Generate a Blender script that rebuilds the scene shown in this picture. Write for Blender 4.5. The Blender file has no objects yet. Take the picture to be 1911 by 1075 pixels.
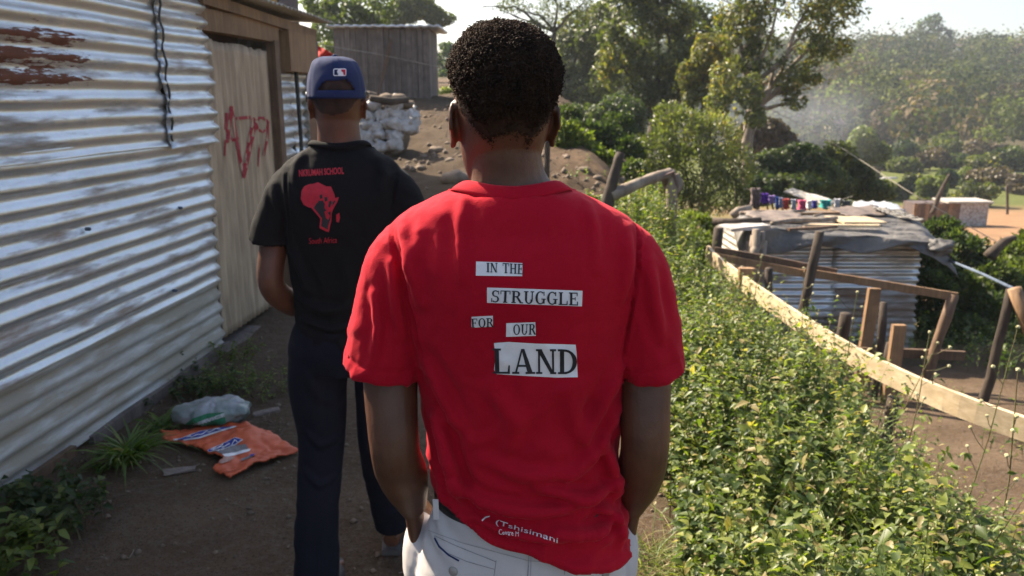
import bpy, bmesh, math, random
import numpy as np
from mathutils import Vector, Matrix, Euler
from mathutils.bvhtree import BVHTree
R = math.radians
sc = bpy.context.scene
col = sc.collection
rng = np.random.default_rng(7)
random.seed(7)

# ---------------------------------------------------------------- camera, sky, sun, exposure
FPX = 1450.0; TH = math.atan(357.5 / FPX); CH = 1.62
CT, ST = math.cos(TH), math.sin(TH)
cam = bpy.data.cameras.new('camera'); cam_o = bpy.data.objects.new('camera', cam); col.objects.link(cam_o)
cam_o.location = (0, 0, CH); cam_o.rotation_euler = (R(90) - TH, 0, 0)
cam.sensor_width = 36; cam.lens = 36 * FPX / 1911.0; cam.clip_end = 6000; cam.clip_start = 0.02
cam.dof.use_dof = True; cam.dof.focus_distance = 1.18; cam.dof.aperture_fstop = 8.0
sc.camera = cam_o
SUN_AZ, SUN_EL = R(-47), R(41)          # azimuth from +Y, negative = to the left
w = bpy.data.worlds.new('World'); sc.world = w; w.use_nodes = True
nt = w.node_tree; nt.nodes.clear()
sky = nt.nodes.new('ShaderNodeTexSky'); sky.sky_type = 'NISHITA'; sky.sun_disc = False
sky.sun_elevation = SUN_EL; sky.sun_rotation = SUN_AZ
sky.air_density = 1.0; sky.dust_density = 3.0; sky.ozone_density = 1.0
bg = nt.nodes.new('ShaderNodeBackground'); bg.inputs['Strength'].default_value = 0.090
wo = nt.nodes.new('ShaderNodeOutputWorld')
nt.links.new(sky.outputs[0], bg.inputs[0]); nt.links.new(bg.outputs[0], wo.inputs[0])
sun = bpy.data.lights.new('sun', 'SUN'); sun_o = bpy.data.objects.new('sun', sun); col.objects.link(sun_o)
sun.energy = 5.0; sun.angle = R(0.6); sun.color = (1.0, 0.87, 0.69)
sd = Vector((math.sin(SUN_AZ) * math.cos(SUN_EL), math.cos(SUN_AZ) * math.cos(SUN_EL), math.sin(SUN_EL)))
sun_o.rotation_euler = sd.to_track_quat('Z', 'Y').to_euler()
vs = sc.view_settings; vs.view_transform = 'Standard'; vs.look = 'None'; vs.exposure = 1.52; vs.gamma = 1; vs.use_curve_mapping = False
sc.cycles.max_bounces = 7; sc.cycles.volume_bounces = 1; sc.cycles.transparent_max_bounces = 12
sc.cycles.use_adaptive_sampling = True; sc.cycles.use_denoising = True

# ---------------------------------------------------------------- pixel -> place helpers (photo is 1911 x 1075)
def ray(px, py):
    u = (px - 955.5) / FPX; v = (537.5 - py) / FPX
    return Vector((u, CT + v * ST, -ST + v * CT))
def atY(px, py, Y):
    r = ray(px, py); t = Y / r.y
    return Vector((r.x * t, Y, CH + r.z * t))
def pxm(Y, z=0.8):                       # photo pixels per metre at that distance
    return FPX / (Y * CT + (CH - z) * ST)

# ---------------------------------------------------------------- object helpers
def link(o, parent=None):
    col.objects.link(o)
    if parent is not None: o.parent = parent
    return o
def tag(o, label=None, cat=None, group=None, kind=None):
    if label: o['label'] = label
    if cat: o['category'] = cat
    if group: o['group'] = group
    if kind: o['kind'] = kind
    return o
def thing(name, label, cat, loc=(0, 0, 0), rotz=0, group=None):
    o = bpy.data.objects.new(name, None); o.empty_display_size = 0.1
    link(o); o.location = loc; o.rotation_euler = (0, 0, rotz)
    return tag(o, label, cat, group)
def mesh_fast(name, V, Fc, mat=None, smooth=False, attr=None):
    """V (n,3), Fc (m,k) uniform faces"""
    me = bpy.data.meshes.new(name)
    V = np.asarray(V, dtype=np.float32); Fc = np.asarray(Fc, dtype=np.int32)
    n, k = Fc.shape
    me.vertices.add(len(V)); me.vertices.foreach_set('co', V.ravel())
    me.loops.add(n * k); me.loops.foreach_set('vertex_index', Fc.ravel())
    me.polygons.add(n); me.polygons.foreach_set('loop_start', np.arange(0, n * k, k, dtype=np.int32))
    me.polygons.foreach_set('loop_total', np.full(n, k, dtype=np.int32))
    if smooth: me.polygons.foreach_set('use_smooth', np.ones(n, dtype=bool))
    if attr is not None:
        for an, dom, data in attr:
            a = me.attributes.new(an, 'FLOAT', dom); a.data.foreach_set('value', np.asarray(data, dtype=np.float32))
    me.update(calc_edges=True); me.validate()
    if mat: me.materials.append(mat)
    return me
def obj_np(name, V, Fc, mat, parent=None, smooth=False, attr=None):
    return link(bpy.data.objects.new(name, mesh_fast(name, V, Fc, mat, smooth, attr)), parent)
class MB:
    """collects simple closed shapes and builds them as one mesh"""
    def __init__(s): s.v = []; s.f = []
    def add(s, V, F):
        b = len(s.v); s.v += [tuple(p) for p in V]; s.f += [tuple(i + b for i in f) for f in F]; return s
    def box(s, c, size, rot=None, jit=0.0):
        hx, hy, hz = size[0] / 2, size[1] / 2, size[2] / 2
        P = [Vector((x * hx, y * hy, z * hz)) for x in (-1, 1) for y in (-1, 1) for z in (-1, 1)]
        if jit: P = [p + Vector([random.uniform(-jit, jit) for _ in range(3)]) for p in P]
        if rot is not None: P = [rot @ p for p in P]
        P = [p + Vector(c) for p in P]
        return s.add(P, [(0, 1, 3, 2), (4, 6, 7, 5), (0, 4, 5, 1), (2, 3, 7, 6), (0, 2, 6, 4), (1, 5, 7, 3)])
    def bar(s, a, b, w, h, up=(0, 0, 1), jit=0.0, seg=1, bend=0.0):
        """plank from a to b: w across, h along 'up'"""
        a = Vector(a); b = Vector(b); d = (b - a).normalized(); u = Vector(up); x = d.cross(u)
        if x.length < 1e-4: x = d.cross(Vector((1, 0, 0)))
        x.normalize(); u = x.cross(d).normalized()
        V = []
        for i in range(seg + 1):
            t = i / seg; c = a.lerp(b, t) - u * bend * math.sin(math.pi * t)
            for sx, sz in ((-1, -1), (1, -1), (1, 1), (-1, 1)):
                V.append(c + x * (sx * w / 2 + random.uniform(-jit, jit)) + u * (sz * h / 2 + random.uniform(-jit, jit)))
        F = [(3, 2, 1, 0), tuple(4 * seg + i for i in range(4))]
        for i in range(seg):
            for k in range(4):
                F.append((4 * i + k, 4 * i + (k + 1) % 4, 4 * i + 4 + (k + 1) % 4, 4 * i + 4 + k))
        return s.add(V, F)
    def tube(s, pts, rad, n=8, wob=0.0, flat=None):
        V, F = tube_geo(pts, rad, n, wob, flat); return s.add(V, F)
    def build(s, name, mat, parent=None, smooth=False, bevel=0.0):
        me = bpy.data.meshes.new(name); me.from_pydata(s.v, [], s.f); me.update()
        if mat: me.materials.append(mat)
        if smooth: me.shade_smooth()
        o = link(bpy.data.objects.new(name, me), parent)
        if bevel:
            m = o.modifiers.new('bevel', 'BEVEL'); m.width = bevel; m.segments = 2; m.limit_method = 'ANGLE'
        return o
def spline(pts, n):
    """Catmull-Rom through rows of numbers"""
    P = np.asarray(pts, dtype=float); k = len(P)
    if k < 3: return np.array([P[0] + (P[-1] - P[0]) * t for t in np.linspace(0, 1, n)])
    Q = np.vstack([2 * P[0] - P[1], P, 2 * P[-1] - P[-2]]); out = []
    for t in np.linspace(0, k - 1 - 1e-9, n):
        i = int(t); f = t - i; a, b, c, d = Q[i], Q[i + 1], Q[i + 2], Q[i + 3]
        out.append(0.5 * (2 * b + (c - a) * f + (2 * a - 5 * b + 4 * c - d) * f * f + (3 * b - a - 3 * c + d) * f ** 3))
    return np.array(out)
def tube_geo(pts, rad, n=8, wob=0.0, flat=None):
    """rad: one number or list (or list of (ra, rb)); closed tube"""
    pts = [Vector(p) for p in pts]; m = len(pts)
    if not hasattr(rad, '__len__'): rad = [rad] * m
    if len(rad) == 2 and m > 2: rad = [rad[0] + (rad[1] - rad[0]) * i / (m - 1) for i in range(m)]
    V = []; x = None
    for i, p in enumerate(pts):
        d = (pts[min(i + 1, m - 1)] - pts[max(i - 1, 0)]).normalized()
        if x is None:
            x = Vector(flat) if flat is not None else (Vector((1, 0, 0)) if abs(d.x) < 0.8 else Vector((0, 1, 0)))
        x = (x - d * x.dot(d)).normalized(); y = d.cross(x)
        r = rad[i]; ra, rb = (r if hasattr(r, '__len__') else (r, r))
        for k in range(n):
            a = 2 * math.pi * k / n; q = 1 + (random.uniform(-wob, wob) if wob else 0)
            V.append(p + x * (math.cos(a) * ra * q) + y * (math.sin(a) * rb * q))
    F = [tuple(range(n - 1, -1, -1)), tuple((m - 1) * n + k for k in range(n))]
    for i in range(m - 1):
        for k in range(n):
            F.append((i * n + k, i * n + (k + 1) % n, (i + 1) * n + (k + 1) % n, (i + 1) * n + k))
    return V, F
def ring_loft(rings, n=40, ex=2.3, sub=3):
    """rings: (z, cx, hw, cy, hd) horizontal superellipses, smooth in between; closed"""
    Rg = spline(rings, (len(rings) - 1) * sub + 1); V = []
    for z, cx, hw, cy, hd in Rg:
        for k in range(n):
            a = 2 * math.pi * k / n; c, s_ = math.cos(a), math.sin(a)
            V.append((cx + hw * math.copysign(abs(c) ** (2 / ex), c), cy + hd * math.copysign(abs(s_) ** (2 / ex), s_), z))
    m = len(Rg); F = [tuple(range(n - 1, -1, -1)), tuple((m - 1) * n + k for k in range(n))]
    for i in range(m - 1):
        for k in range(n):
            F.append((i * n + k, i * n + (k + 1) % n, (i + 1) * n + (k + 1) % n, (i + 1) * n + k))
    return V, F
def ball(c, r, rot=None, n=14, m=9):
    V = []
    for i in range(1, m):
        ph = math.pi * i / m
        for k in range(n):
            a = 2 * math.pi * k / n; V.append(Vector((math.sin(ph) * math.cos(a) * r[0], math.sin(ph) * math.sin(a) * r[1], -math.cos(ph) * r[2])))
    V.append(Vector((0, 0, -r[2]))); V.append(Vector((0, 0, r[2])))
    if rot is not None: V = [rot @ v for v in V]
    V = [v + Vector(c) for v in V]; F = []
    for i in range(m - 2):
        for k in range(n): F.append((i * n + k, i * n + (k + 1) % n, (i + 1) * n + (k + 1) % n, (i + 1) * n + k))
    b = (m - 1) * n
    for k in range(n):
        F.append((b, (k + 1) % n, k)); F.append((b + 1, (m - 2) * n + k, (m - 2) * n + (k + 1) % n))
    return V, F
# lattice noise, vectorised
_H = np.random.default_rng(99).random(65536)
def vn(x, y, z=0.0, seed=0):
    x, y, z = np.broadcast_arrays(np.asarray(x, float), np.asarray(y, float), np.asarray(z, float))
    xi, yi, zi = np.floor(x).astype(int), np.floor(y).astype(int), np.floor(z).astype(int)
    fx, fy, fz = x - xi, y - yi, z - zi
    fx = fx * fx * (3 - 2 * fx); fy = fy * fy * (3 - 2 * fy); fz = fz * fz * (3 - 2 * fz)
    def h(a, b, c): return _H[(a * 73856093 ^ b * 19349663 ^ c * 83492791 ^ (seed * 2654435)) & 65535]
    r = 0
    for dx in (0, 1):
        for dy in (0, 1):
            for dz in (0, 1):
                r = r + h(xi + dx, yi + dy, zi + dz) * (fx if dx else 1 - fx) * (fy if dy else 1 - fy) * (fz if dz else 1 - fz)
    return r * 2 - 1
def fbm(x, y, z=0.0, o=4, seed=0):
    r = 0; a = 1; t = 0
    for i in range(o):
        r = r + a * vn(np.asarray(x) * 2 ** i, np.asarray(y) * 2 ** i, np.asarray(z) * 2 ** i, seed + i); t += a; a *= 0.5
    return r / t
def sstep(a, b, x):
    t = np.clip((np.asarray(x, float) - a) / (b - a), 0, 1); return t * t * (3 - 2 * t)

# ---------------------------------------------------------------- materials
def new_mat(name):
    m = bpy.data.materials.new(name); m.use_nodes = True; nt = m.node_tree; nt.nodes.clear()
    out = nt.nodes.new('ShaderNodeOutputMaterial'); b = nt.nodes.new('ShaderNodeBsdfPrincipled')
    nt.links.new(b.outputs[0], out.inputs[0]); return m, nt, b, out
def nd(nt, t, **kw):
    n = nt.nodes.new(t)
    for k, v in kw.items():
        if k.startswith('i_'):
            key = k[2:]; n.inputs[int(key) if key.isdigit() else key.replace('_', ' ')].default_value = v
        else: setattr(n, k, v)
    return n
def ramp(nt, fac, stops):
    r = nt.nodes.new('ShaderNodeValToRGB'); e = r.color_ramp.elements
    while len(e) < len(stops): e.new(0.5)
    for i, (p, c) in enumerate(stops):
        e[i].position = p; e[i].color = (*c, 1) if hasattr(c, '__len__') else (c, c, c, 1)
    nt.links.new(fac, r.inputs[0]); return r.outputs[0]
def coords(nt, scale=(1, 1, 1), kind='Object'):
    tc = nt.nodes.new('ShaderNodeTexCoord'); mp = nt.nodes.new('ShaderNodeMapping'); mp.inputs['Scale'].default_value = scale
    nt.links.new(tc.outputs[kind], mp.inputs[0]); return mp.outputs[0]
def noise(nt, vec, s, d=6, r=0.55, dist=0.0):
    n = nd(nt, 'ShaderNodeTexNoise', i_Scale=s, i_Detail=d, i_Roughness=r, i_Distortion=dist); nt.links.new(vec, n.inputs['Vector']); return n.outputs[0]
def mix(nt, f, a, b, mode='MIX'):
    m = nt.nodes.new('ShaderNodeMix'); m.data_type = 'RGBA'; m.blend_type = mode
    for v, i in ((f, 0), (a, 6), (b, 7)):
        if isinstance(v, bpy.types.NodeSocket): nt.links.new(v, m.inputs[i])
        elif i == 0: m.inputs[0].default_value = v
        else: m.inputs[i].default_value = (*v, 1)
    return m.outputs[2]
def bump(nt, b, h, strength=0.3, dist=0.01):
    n = nd(nt, 'ShaderNodeBump', i_Strength=strength, i_Distance=dist); nt.links.new(h, n.inputs['Height'])
    nt.links.new(n.outputs[0], b.inputs['Normal']); return n
def basic(name, c1, c2=None, scale=8, rough=0.8, bs=0.0, bscale=60, bd=0.003, stretch=(1, 1, 1), metal=0.0, sheen=0.0, sss=0.0, spec=0.5, lo=0.35, hi=0.65):
    m, nt, b, out = new_mat(name)
    v = coords(nt, stretch)
    c2 = c2 or tuple(x * 0.7 for x in c1)
    n1 = noise(nt, v, scale)
    nt.links.new(ramp(nt, n1, [(lo, c1), (hi, c2)]), b.inputs['Base Color'])
    b.inputs['Roughness'].default_value = rough; b.inputs['Metallic'].default_value = metal
    b.inputs['Specular IOR Level'].default_value = spec
    if sheen: b.inputs['Sheen Weight'].default_value = sheen; b.inputs['Sheen Roughness'].default_value = 0.5
    if sss:
        b.inputs['Subsurface Weight'].default_value = sss; b.inputs['Subsurface Radius'].default_value = (1, 0.3, 0.12); b.inputs['Subsurface Scale'].default_value = 0.012
    if bs: bump(nt, b, noise(nt, v, bscale, 8, 0.6), bs, bd)
    return m
def leaf_mat(name, stops, trans=0.45, rough=0.45, spec=0.5):
    m, nt, b, out = new_mat(name)
    a = nd(nt, 'ShaderNodeAttribute', attribute_name='tint')
    c = ramp(nt, a.outputs['Fac'], stops)
    nt.links.new(c, b.inputs['Base Color']); b.inputs['Roughness'].default_value = rough; b.inputs['Specular IOR Level'].default_value = spec
    t = nt.nodes.new('ShaderNodeBsdfTranslucent'); nt.links.new(mix(nt, 1.0, c, (1.5, 1.7, 0.5), 'MULTIPLY'), t.inputs[0])
    mx = nd(nt, 'ShaderNodeMixShader', i_0=trans)
    nt.links.new(b.outputs[0], mx.inputs[1]); nt.links.new(t.outputs[0], mx.inputs[2]); nt.links.new(mx.outputs[0], out.inputs[0])
    return m
def wood_mat(name, c1, c2, rough=0.75, axis=2, s=1.0):
    st = [14 * s] * 3; st[axis] = 0.9 * s
    m, nt, b, out = new_mat(name); v = coords(nt, st)
    oi = nd(nt, 'ShaderNodeObjectInfo')
    add = nd(nt, 'ShaderNodeVectorMath', operation='ADD'); nt.links.new(v, add.inputs[0])
    sc_ = nd(nt, 'ShaderNodeVectorMath', operation='SCALE'); sc_.inputs['Scale'].default_value = 30
    cmb = nd(nt, 'ShaderNodeCombineXYZ'); nt.links.new(oi.outputs['Random'], cmb.inputs[0]); nt.links.new(cmb.outputs[0], sc_.inputs[0]); nt.links.new(sc_.outputs[0], add.inputs[1])
    v = add.outputs[0]
    g = noise(nt, v, 2.2, 8, 0.65, 0.6); k = noise(nt, coords(nt, (3, 3, 3)), 2, 4)
    c = ramp(nt, g, [(0.3, c2), (0.62, c1)])
    c = mix(nt, ramp(nt, k, [(0.4, 0.0), (0.75, 0.6)]), c, tuple(x * 0.5 for x in c2))
    br = nd(nt, 'ShaderNodeHueSaturation', i_Saturation=1.0, i_Value=1.0); nt.links.new(c, br.inputs['Color'])
    mr = nd(nt, 'ShaderNodeMapRange'); mr.inputs[3].default_value = 0.75; mr.inputs[4].default_value = 1.25
    nt.links.new(oi.outputs['Random'], mr.inputs[0]); nt.links.new(mr.outputs[0], br.inputs['Value'])
    nt.links.new(br.outputs[0], b.inputs['Base Color']); b.inputs['Roughness'].default_value = rough
    bump(nt, b, g, 0.5, 0.003); return m
def metal_mat(name, base=(0.76, 0.77, 0.78), dirt=(0.22, 0.16, 0.11), rust_box=None, rough=0.28, dirt_lo=0.54, spangle=0.5, metal=0.85, rust_amt=0.0):
    """corrugated galvanised sheet; object x runs along the sheet, z up"""
    m, nt, b, out = new_mat(name)
    v = coords(nt); vs_ = coords(nt, (1.2, 8, 8)); 
    g = noise(nt, v, 3.0, 5); blot = noise(nt, v, 28, 4); 
    c = ramp(nt, g, [(0.3, base), (0.75, tuple(x * 0.78 for x in base))])
    vor = nd(nt, 'ShaderNodeTexVoronoi', i_Scale=90.0); nt.links.new(v, vor.inputs['Vector'])
    c = mix(nt, 0.10, c, vor.outputs['Color'], 'SOFT_LIGHT')
    dm = ramp(nt, noise(nt, vs_, 1.6, 7, 0.62), [(dirt_lo, 0.0), (dirt_lo + 0.16, 0.85)])
    c = mix(nt, dm, c, dirt)
    masks = [dm]
    if rust_box or rust_amt:
        st = coords(nt, (3.0, 1, 24)); rn = noise(nt, st, 1.9, 11, 0.74, 0.2)
        if rust_box:
            x0, x1, z0, z1 = rust_box; sx = nd(nt, 'ShaderNodeSeparateXYZ'); nt.links.new(v, sx.inputs[0])
            def band(sock, a, bb, soft):
                r1 = nd(nt, 'ShaderNodeMapRange', interpolation_type='SMOOTHSTEP'); r1.inputs[1].default_value = a - soft; r1.inputs[2].default_value = a + soft; nt.links.new(sock, r1.inputs[0])
                r2 = nd(nt, 'ShaderNodeMapRange', interpolation_type='SMOOTHSTEP'); r2.inputs[1].default_value = bb + soft; r2.inputs[2].default_value = bb - soft; nt.links.new(sock, r2.inputs[0])
                mm = nd(nt, 'ShaderNodeMath', operation='MULTIPLY'); nt.links.new(r1.outputs[0], mm.inputs[0]); nt.links.new(r2.outputs[0], mm.inputs[1]); return mm.outputs[0]
            bm_ = nd(nt, 'ShaderNodeMath', operation='MULTIPLY'); nt.links.new(band(sx.outputs[0], x0, x1, 0.35), bm_.inputs[0]); nt.links.new(band(sx.outputs[2], z0, z1, 0.1), bm_.inputs[1])
            s1 = nd(nt, 'ShaderNodeMath', operation='MULTIPLY_ADD'); nt.links.new(bm_.outputs[0], s1.inputs[0]); s1.inputs[1].default_value = 0.37; sm = nd(nt, 'ShaderNodeMath', operation='MULTIPLY'); nt.links.new(sx.outputs[2], sm.inputs[0]); sm.inputs[1].default_value = 2 * math.pi / 0.088; sn = nd(nt, 'ShaderNodeMath', operation='SINE'); nt.links.new(sm.outputs[0], sn.inputs[0]); sa = nd(nt, 'ShaderNodeMath', operation='MULTIPLY_ADD'); nt.links.new(sn.outputs[0], sa.inputs[0]); sa.inputs[1].default_value = 0.055; nt.links.new(rn, sa.inputs[2]); nt.links.new(sa.outputs[0], s1.inputs[2])
            rm = ramp(nt, s1.outputs[0], [(0.835, 0.0), (0.855, 1.0)])
        else:
            rm = ramp(nt, rn, [(0.66 - rust_amt, 0.0), (0.74 - rust_amt, 0.9)])
        c = mix(nt, rm, c, mix(nt, blot, (0.20, 0.065, 0.03), (0.09, 0.035, 0.02)))
        masks.append(rm)
    nt.links.new(c, b.inputs['Base Color'])
    mx = masks[0]
    for k in masks[1:]: mx = mix(nt, 1.0, mx, k, 'LIGHTEN')
    mt = nd(nt, 'ShaderNodeMapRange'); mt.inputs[3].default_value = metal; mt.inputs[4].default_value = 0.05; nt.links.new(mx, mt.inputs[0]); nt.links.new(mt.outputs[0], b.inputs['Metallic'])
    rr = nd(nt, 'ShaderNodeMapRange'); rr.inputs[3].default_value = rough; rr.inputs[4].default_value = 0.85; nt.links.new(mx, rr.inputs[0])
    r2 = nd(nt, 'ShaderNodeMath', operation='MULTIPLY_ADD'); nt.links.new(blot, r2.inputs[0]); r2.inputs[1].default_value = 0.22; nt.links.new(rr.outputs[0], r2.inputs[2]); nt.links.new(r2.outputs[0], b.inputs['Roughness'])
    hh = nd(nt, 'ShaderNodeMath', operation='ADD'); nt.links.new(noise(nt, v, 45, 5, 0.6), hh.inputs[0]); nt.links.new(noise(nt, v, 9, 3), hh.inputs[1])
    bump(nt, b, hh.outputs[0], spangle, 0.0035)
    return m
def fabric(name, c1, c2, weave=900, rough=0.9, sheen=0.25, bs=0.45, extra=None):
    m, nt, b, out = new_mat(name); v = coords(nt)
    n1 = noise(nt, v, 5, 4); n2 = noise(nt, v, weave, 2, 0.7); n3 = noise(nt, v, 26, 3)
    c = ramp(nt, n1, [(0.3, c1), (0.7, c2)])
    c = mix(nt, 0.25, c, n2, 'SOFT_LIGHT')
    nt.links.new(c, b.inputs['Base Color']); b.inputs['Roughness'].default_value = rough
    b.inputs['Sheen Weight'].default_value = sheen; b.inputs['Sheen Roughness'].default_value = 0.4; b.inputs['Specular IOR Level'].default_value = 0.2
    b.inputs['Sheen Tint'].default_value = (*[min(1, x * 1.5 + 0.15) for x in c1], 1)
    hh = nd(nt, 'ShaderNodeMath', operation='MULTIPLY_ADD'); nt.links.new(n3, hh.inputs[0]); hh.inputs[1].default_value = 1.2; nt.links.new(n2, hh.inputs[2])
    bump(nt, b, hh.outputs[0], bs, 0.0012); return m

M = {}
M['skin_a'] = basic('dark_skin', (0.135, 0.056, 0.027), (0.075, 0.030, 0.015), 16, 0.50, 0.6, 190, 0.0012, sss=0.12, lo=0.3, hi=0.7)
M['skin_b'] = basic('brown_skin', (0.145, 0.060, 0.031), (0.088, 0.036, 0.020), 16, 0.50, 0.6, 190, 0.0012, sss=0.12, lo=0.3, hi=0.7)
M['hair'] = basic('curly_hair', (0.020, 0.0115, 0.007), (0.048, 0.026, 0.014), 60, 0.85, sheen=0.0, spec=0.22)
M['stubble'] = basic('cropped_hair', (0.022, 0.013, 0.010), (0.05, 0.026, 0.018), 40, 0.85, 0.6, 500, 0.002)
M['red'] = fabric('red_cotton', (0.46, 0.003, 0.018), (0.38, 0.002, 0.014), 420, sheen=0.30)
M['black'] = fabric('black_cotton', (0.0055, 0.0055, 0.006), (0.009, 0.0085, 0.009), 700, sheen=0.02)
M['navy'] = fabric('navy_jersey', (0.0065, 0.0075, 0.014), (0.009, 0.010, 0.018), 500, sheen=0.04)
M['cream'] = fabric('pale_cotton_twill', (0.62, 0.57, 0.54), (0.52, 0.48, 0.46), 900, sheen=0.1)
M['capblue'] = fabric('cap_cloth', (0.018, 0.028, 0.085), (0.026, 0.036, 0.09), 900, sheen=0.2)
M['white'] = basic('white_print', (0.86, 0.82, 0.80), (0.76, 0.72, 0.70), 30, 0.7)
M['ink'] = basic('black_print', (0.012, 0.012, 0.014), (0.02, 0.02, 0.022), 30, 0.7)
M['redprint'] = basic('red_print', (0.52, 0.012, 0.03), (0.40, 0.01, 0.025), 60, 0.7)
M['belt'] = basic('belt_leather', (0.012, 0.012, 0.013), None, 20, 0.4)
M['rubber'] = basic('grey_rubber', (0.06, 0.055, 0.055), (0.09, 0.08, 0.075), 20, 0.7)
M['stitch'] = basic('seam_thread', (0.30, 0.28, 0.27), None, 50, 0.9)
M['bluelining'] = basic('blue_pocket_lining', (0.02, 0.03, 0.12), None, 50, 0.9)
M['bonecol'] = basic('shell_button', (0.35, 0.31, 0.27), (0.25, 0.22, 0.19), 80, 0.4)

# ================================================================ PEOPLE
def fuse(geos, voxel, smooth=5, fac=0.5):
    """closed shapes -> one continuous skin (numpy verts, quads)"""
    mb = MB()
    for V, F in geos: mb.add(V, F)
    me = bpy.data.meshes.new('fuse_tmp'); me.from_pydata(mb.v, [], mb.f); me.update()
    bm = bmesh.new(); bm.from_mesh(me); bmesh.ops.recalc_face_normals(bm, faces=bm.faces); bm.to_mesh(me); bm.free()
    o = bpy.data.objects.new('fuse_tmp', me); col.objects.link(o)
    r = o.modifiers.new('r', 'REMESH'); r.mode = 'VOXEL'; r.voxel_size = voxel
    if smooth:
        s = o.modifiers.new('s', 'SMOOTH'); s.factor = fac; s.iterations = smooth
    dg = bpy.context.evaluated_depsgraph_get(); m2 = bpy.data.meshes.new_from_object(o.evaluated_get(dg))
    V = np.empty(len(m2.vertices) * 3, np.float32); m2.vertices.foreach_get('co', V); V = V.reshape(-1, 3).astype(float)
    Fc = np.array([tuple(p.vertices) for p in m2.polygons if len(p.vertices) == 4], dtype=int)
    bpy.data.objects.remove(o); bpy.data.meshes.remove(me); bpy.data.meshes.remove(m2)
    return V, Fc
def vnormals(V, F):
    fn = np.cross(V[F[:, 2]] - V[F[:, 0]], V[F[:, 3]] - V[F[:, 1]]); N = np.zeros_like(V)
    for k in range(4): np.add.at(N, F[:, k], fn)
    return N / np.maximum(np.linalg.norm(N, axis=1, keepdims=True), 1e-12)
def keep_faces(V, F, mask):
    """keep faces whose vertices all pass"""
    fm = mask[F].all(axis=1); F2 = F[fm]; u, inv = np.unique(F2, return_inverse=True)
    return V[u], inv.reshape(F2.shape), u
def boundary(F, n):
    e = np.vstack([F[:, [i, (i + 1) % 4]] for i in range(4)]); e.sort(axis=1)
    u, c = np.unique(e, axis=0, return_counts=True); b = np.zeros(n, bool); b[u[c == 1].ravel()] = True; return b
def segd(P, a, b):
    a = np.asarray(a, float); b = np.asarray(b, float); d = b - a; t = np.clip(((P - a) @ d) / (d @ d + 1e-12), 0, 1)
    return np.linalg.norm(P - (a + t[:, None] * d), axis=1), t
def folds(V, N, base, lst, Yp, side=-1):
    """lst: (pixel polyline, width m, amplitude m); ridges raised along the normal on the side facing -Y"""
    P = V[:, [0, 2]]; wgt = sstep(0.0, 0.45, side * N[:, 1]); out = base
    for pl, wd, amp in lst:
        Q = [atY(x, y, Yp) for x, y in pl]; Q = [(q.x, q.z) for q in Q]; best = np.full(len(V), 9.0); tt = np.zeros(len(V)); n = len(Q) - 1
        for i in range(n):
            d, t = segd(P, Q[i], Q[i + 1]); m_ = d < best; best[m_] = d[m_]; tt[m_] = (i + t[m_]) / n
        prof = np.exp(-(best / wd) ** 2) - 0.45 * np.exp(-((best - 1.7 * wd) / wd) ** 2)
        out = out + amp * prof * (np.sin(np.pi * np.clip(tt, 0.04, 0.96)) ** 0.5) * wgt
    return out
def bvh_of(V, F): return BVHTree.FromPolygons([tuple(v) for v in V], [tuple(int(i) for i in f) for f in F])
CAM = Vector((0, 0, CH))
def project(tris2d, bvh, lift):
    """flat print: 2-D polygons (photo pixels) laid on the cloth surface, lifted a little"""
    V = []; F = []; cache = {}
    for poly in tris2d:
        idx = []; ok = True
        for p in poly:
            key = (round(p[0], 2), round(p[1], 2))
            if key not in cache:
                d = ray(*p).normalized(); h = bvh.ray_cast(CAM, d)
                if h[0] is None: cache[key] = None
                else:
                    n = h[1] if h[1].dot(d) < 0 else -h[1]; cache[key] = len(V); V.append(h[0] - d * lift * 0.6 + n * lift * 0.7)
            if cache[key] is None: ok = False; break
            idx.append(cache[key])
        if ok and len(set(idx)) >= 3: F.append(tuple(idx))
    return V, F
def print_part(name, polys, bvh, lift, mat, parent, org, label=None):
    V, F = project(polys, bvh, lift); mb = MB(); mb.add([v - org for v in V], F); o = mb.build(name, mat, parent)
    if label: o['label'] = label
    return o
def quadgrid(q, step=4.0):
    """subdivide a 2-D quad into small quads"""
    a, b, c, d = [np.array(p, float) for p in q]
    nu = max(1, int(max(np.linalg.norm(b - a), np.linalg.norm(c - d)) / step)); nv = max(1, int(max(np.linalg.norm(d - a), np.linalg.norm(c - b)) / step))
    def P(i, j):
        u, v = i / nu, j / nv; return tuple((a * (1 - u) + b * u) * (1 - v) + (d * (1 - u) + c * u) * v)
    return [(P(i, j), P(i + 1, j), P(i + 1, j + 1), P(i, j + 1)) for i in range(nu) for j in range(nv)]
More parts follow.
